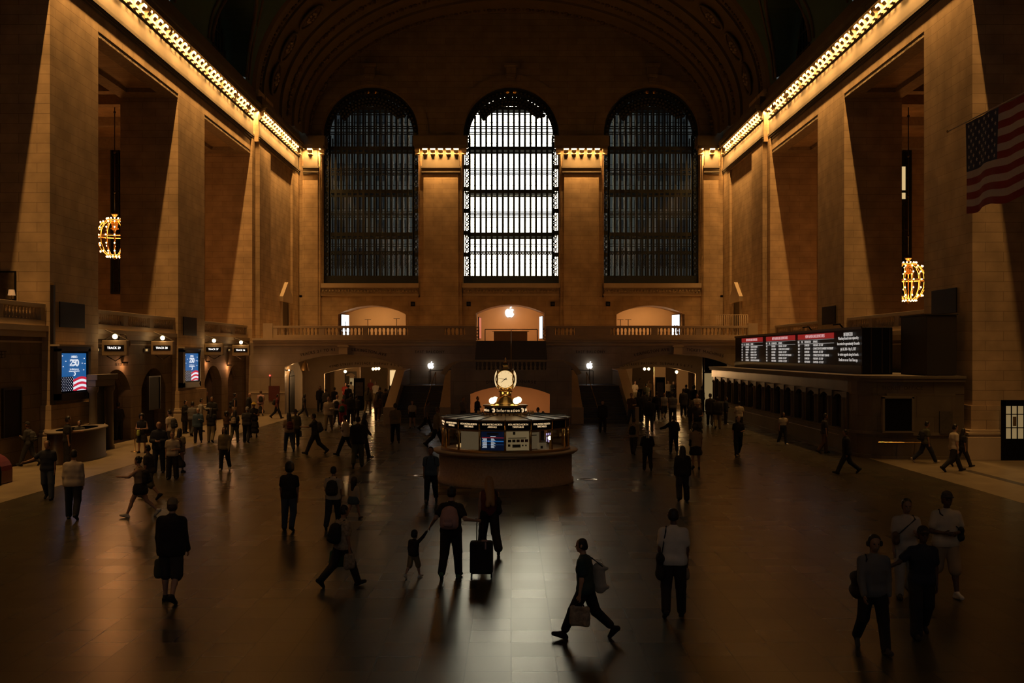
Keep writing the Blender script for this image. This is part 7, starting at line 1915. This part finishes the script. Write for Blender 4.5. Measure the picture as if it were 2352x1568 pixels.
crowd([
 (1436, 962, 903, 0, 4, 'jacket', 'navy', 'trousers', 'navy', 'sk', 'm', 'person in navy at the left parapet'),
 (1450, 975, 897, 175, 4, 'tee', 'brown', 'trousers', 'jeans', 'sb', 'l', 'person in brown and jeans'),
 (1466, 972, 900, 5, 3, 'jacket', 'black', 'trousers', 'black', 'lk', 'm', 'woman in black seen from behind'),
 (1480, 968, 899, 10, 5, 'jacket', 'char', 'trousers', 'black', 'sk', 'l', 'man in a charcoal jacket'),
 (1492, 992, 905, 3, 5, 'jacket', 'black', 'trousers', 'olive', 'sk', 'm', 'broad man in black and olive trousers'),
 (1508, 965, 900, 8, 6, 'long', 'black', 'trousers', 'black', 'sk', 'm', 'slim dark figure'),
 (1525, 962, 902, 172, 4, 'tee', 'lgrey', 'shorts', 'char', 'sk', 'l', 'person in a light grey T-shirt and shorts'),
 (1545, 972, 900, 2, 7, 'tee', 'grey', 'trousers', 'black', 'sk', 'm', 'man in a grey T-shirt from behind'),
 (1570, 955, 893, 4, 3, 'coat', 'char', 'trousers', 'black', 'sk', 'm', 'large figure in a long charcoal coat'),
 (1576, 940, 884, 6, 3, 'jacket', 'black', 'trousers', 'black', 'sk', 'm', 'dark jacketed man before the lit wall'),
 (1593, 944, 886, 6, 3, 'jacket', 'black', 'trousers', 'black', 'ak', 'm', 'woman with round dark hair before the lit wall'),
 (1601, 968, 905, 178, 5, 'tee', 'pale', 'trousers', 'char', 'sk', 'l', 'person in a pale shirt facing us'),
 (1590, 992, 920, 6, 4, 'jacket', 'black', 'trousers', 'black', 'lk', 'm', 'dark haired figure nearest us'),
 (1602, 1006, 925, 182, 4, 'dress', 'char', 'longskirt', 'black', 'hk', 'l', 'person in a tan hat and long dark dress'),
 (1613, 945, 886, 8, 3, 'jacket', 'char', 'trousers', 'black', 'sk', 'm', 'tall man in a charcoal jacket before the lit wall'),
 (1631, 977, 899, 20, 9, 'coat', 'black', 'trousers', 'black', 'sk', 'l', 'person in a long black coat by the glass doors'),
 (1648, 985, 912, 6, 6, 'jacket', 'black', 'trousers', 'khaki', 'sk', 'm', 'person in a black jacket and khaki trousers'),
 (1667, 975, 912, 100, 3, 'jacket', 'navy', 'trousers', 'black', 'sk', 'l', 'person in navy at the end of the ticket office'),
 (1535, 922, 871, 175, 3, 'tee', 'cream', 'trousers', 'black', 'sk', 'l', 'distant person in cream'),
 (1546, 926, 874, 150, 3, 'jacket', 'black', 'trousers', 'black', 'sk', 'l', 'distant person in black beside the cream shirt'),
 (1555, 921, 871, 170, 3, 'tee', 'brown', 'trousers', 'black', 'sk', 'm', 'distant person in brown'),
 (1458, 925, 872, 170, 4, 'tee', 'cream', 'trousers', 'khaki', 'sb', 'l', 'distant person in cream and khaki'),
 (1438, 915, 866, 8, 4, 'tee', 'tan', 'trousers', 'char', 'sk', 'l', 'distant person in tan near the parapet'),
 (1448, 905, 858, 8, 4, 'jacket', 'navy', 'trousers', 'black', 'sk', 'm', 'distant person in navy farther in'),
 (1470, 915, 862, 170, 4, 'tee', 'patt', 'trousers', 'black', 'sk', 'l', 'distant person in a striped looking shirt'),
 (1484, 935, 880, 5, 4, 'tee', 'olive', 'trousers', 'char', 'sk', 'l', 'distant person in olive'),
 (1490, 920, 870, 172, 4, 'tee', 'tan', 'trousers', 'black', 'sb', 'l', 'distant fair person in tan facing us')], 'under the right passage arch')
# ------------------------------------------------------------------ lettering becomes plain meshes
bpy.context.view_layer.update()
dg = bpy.context.evaluated_depsgraph_get()
fonts = [o for o in list(COL.objects) if o.type == 'FONT']
new = []
for o in fonts:
    me = bpy.data.meshes.new_from_object(o.evaluated_get(dg))
    new.append((o, me))
for o, me in new:
    nm = o.name; par = o.parent; mb_ = o.matrix_basis.copy(); props = {k: o[k] for k in ('label', 'category', 'group', 'kind') if k in o}
    bpy.data.objects.remove(o)
    n = bpy.data.objects.new(nm, me); COL.objects.link(n); n.parent = par; n.matrix_basis = mb_
    for k, v in props.items(): n[k] = v
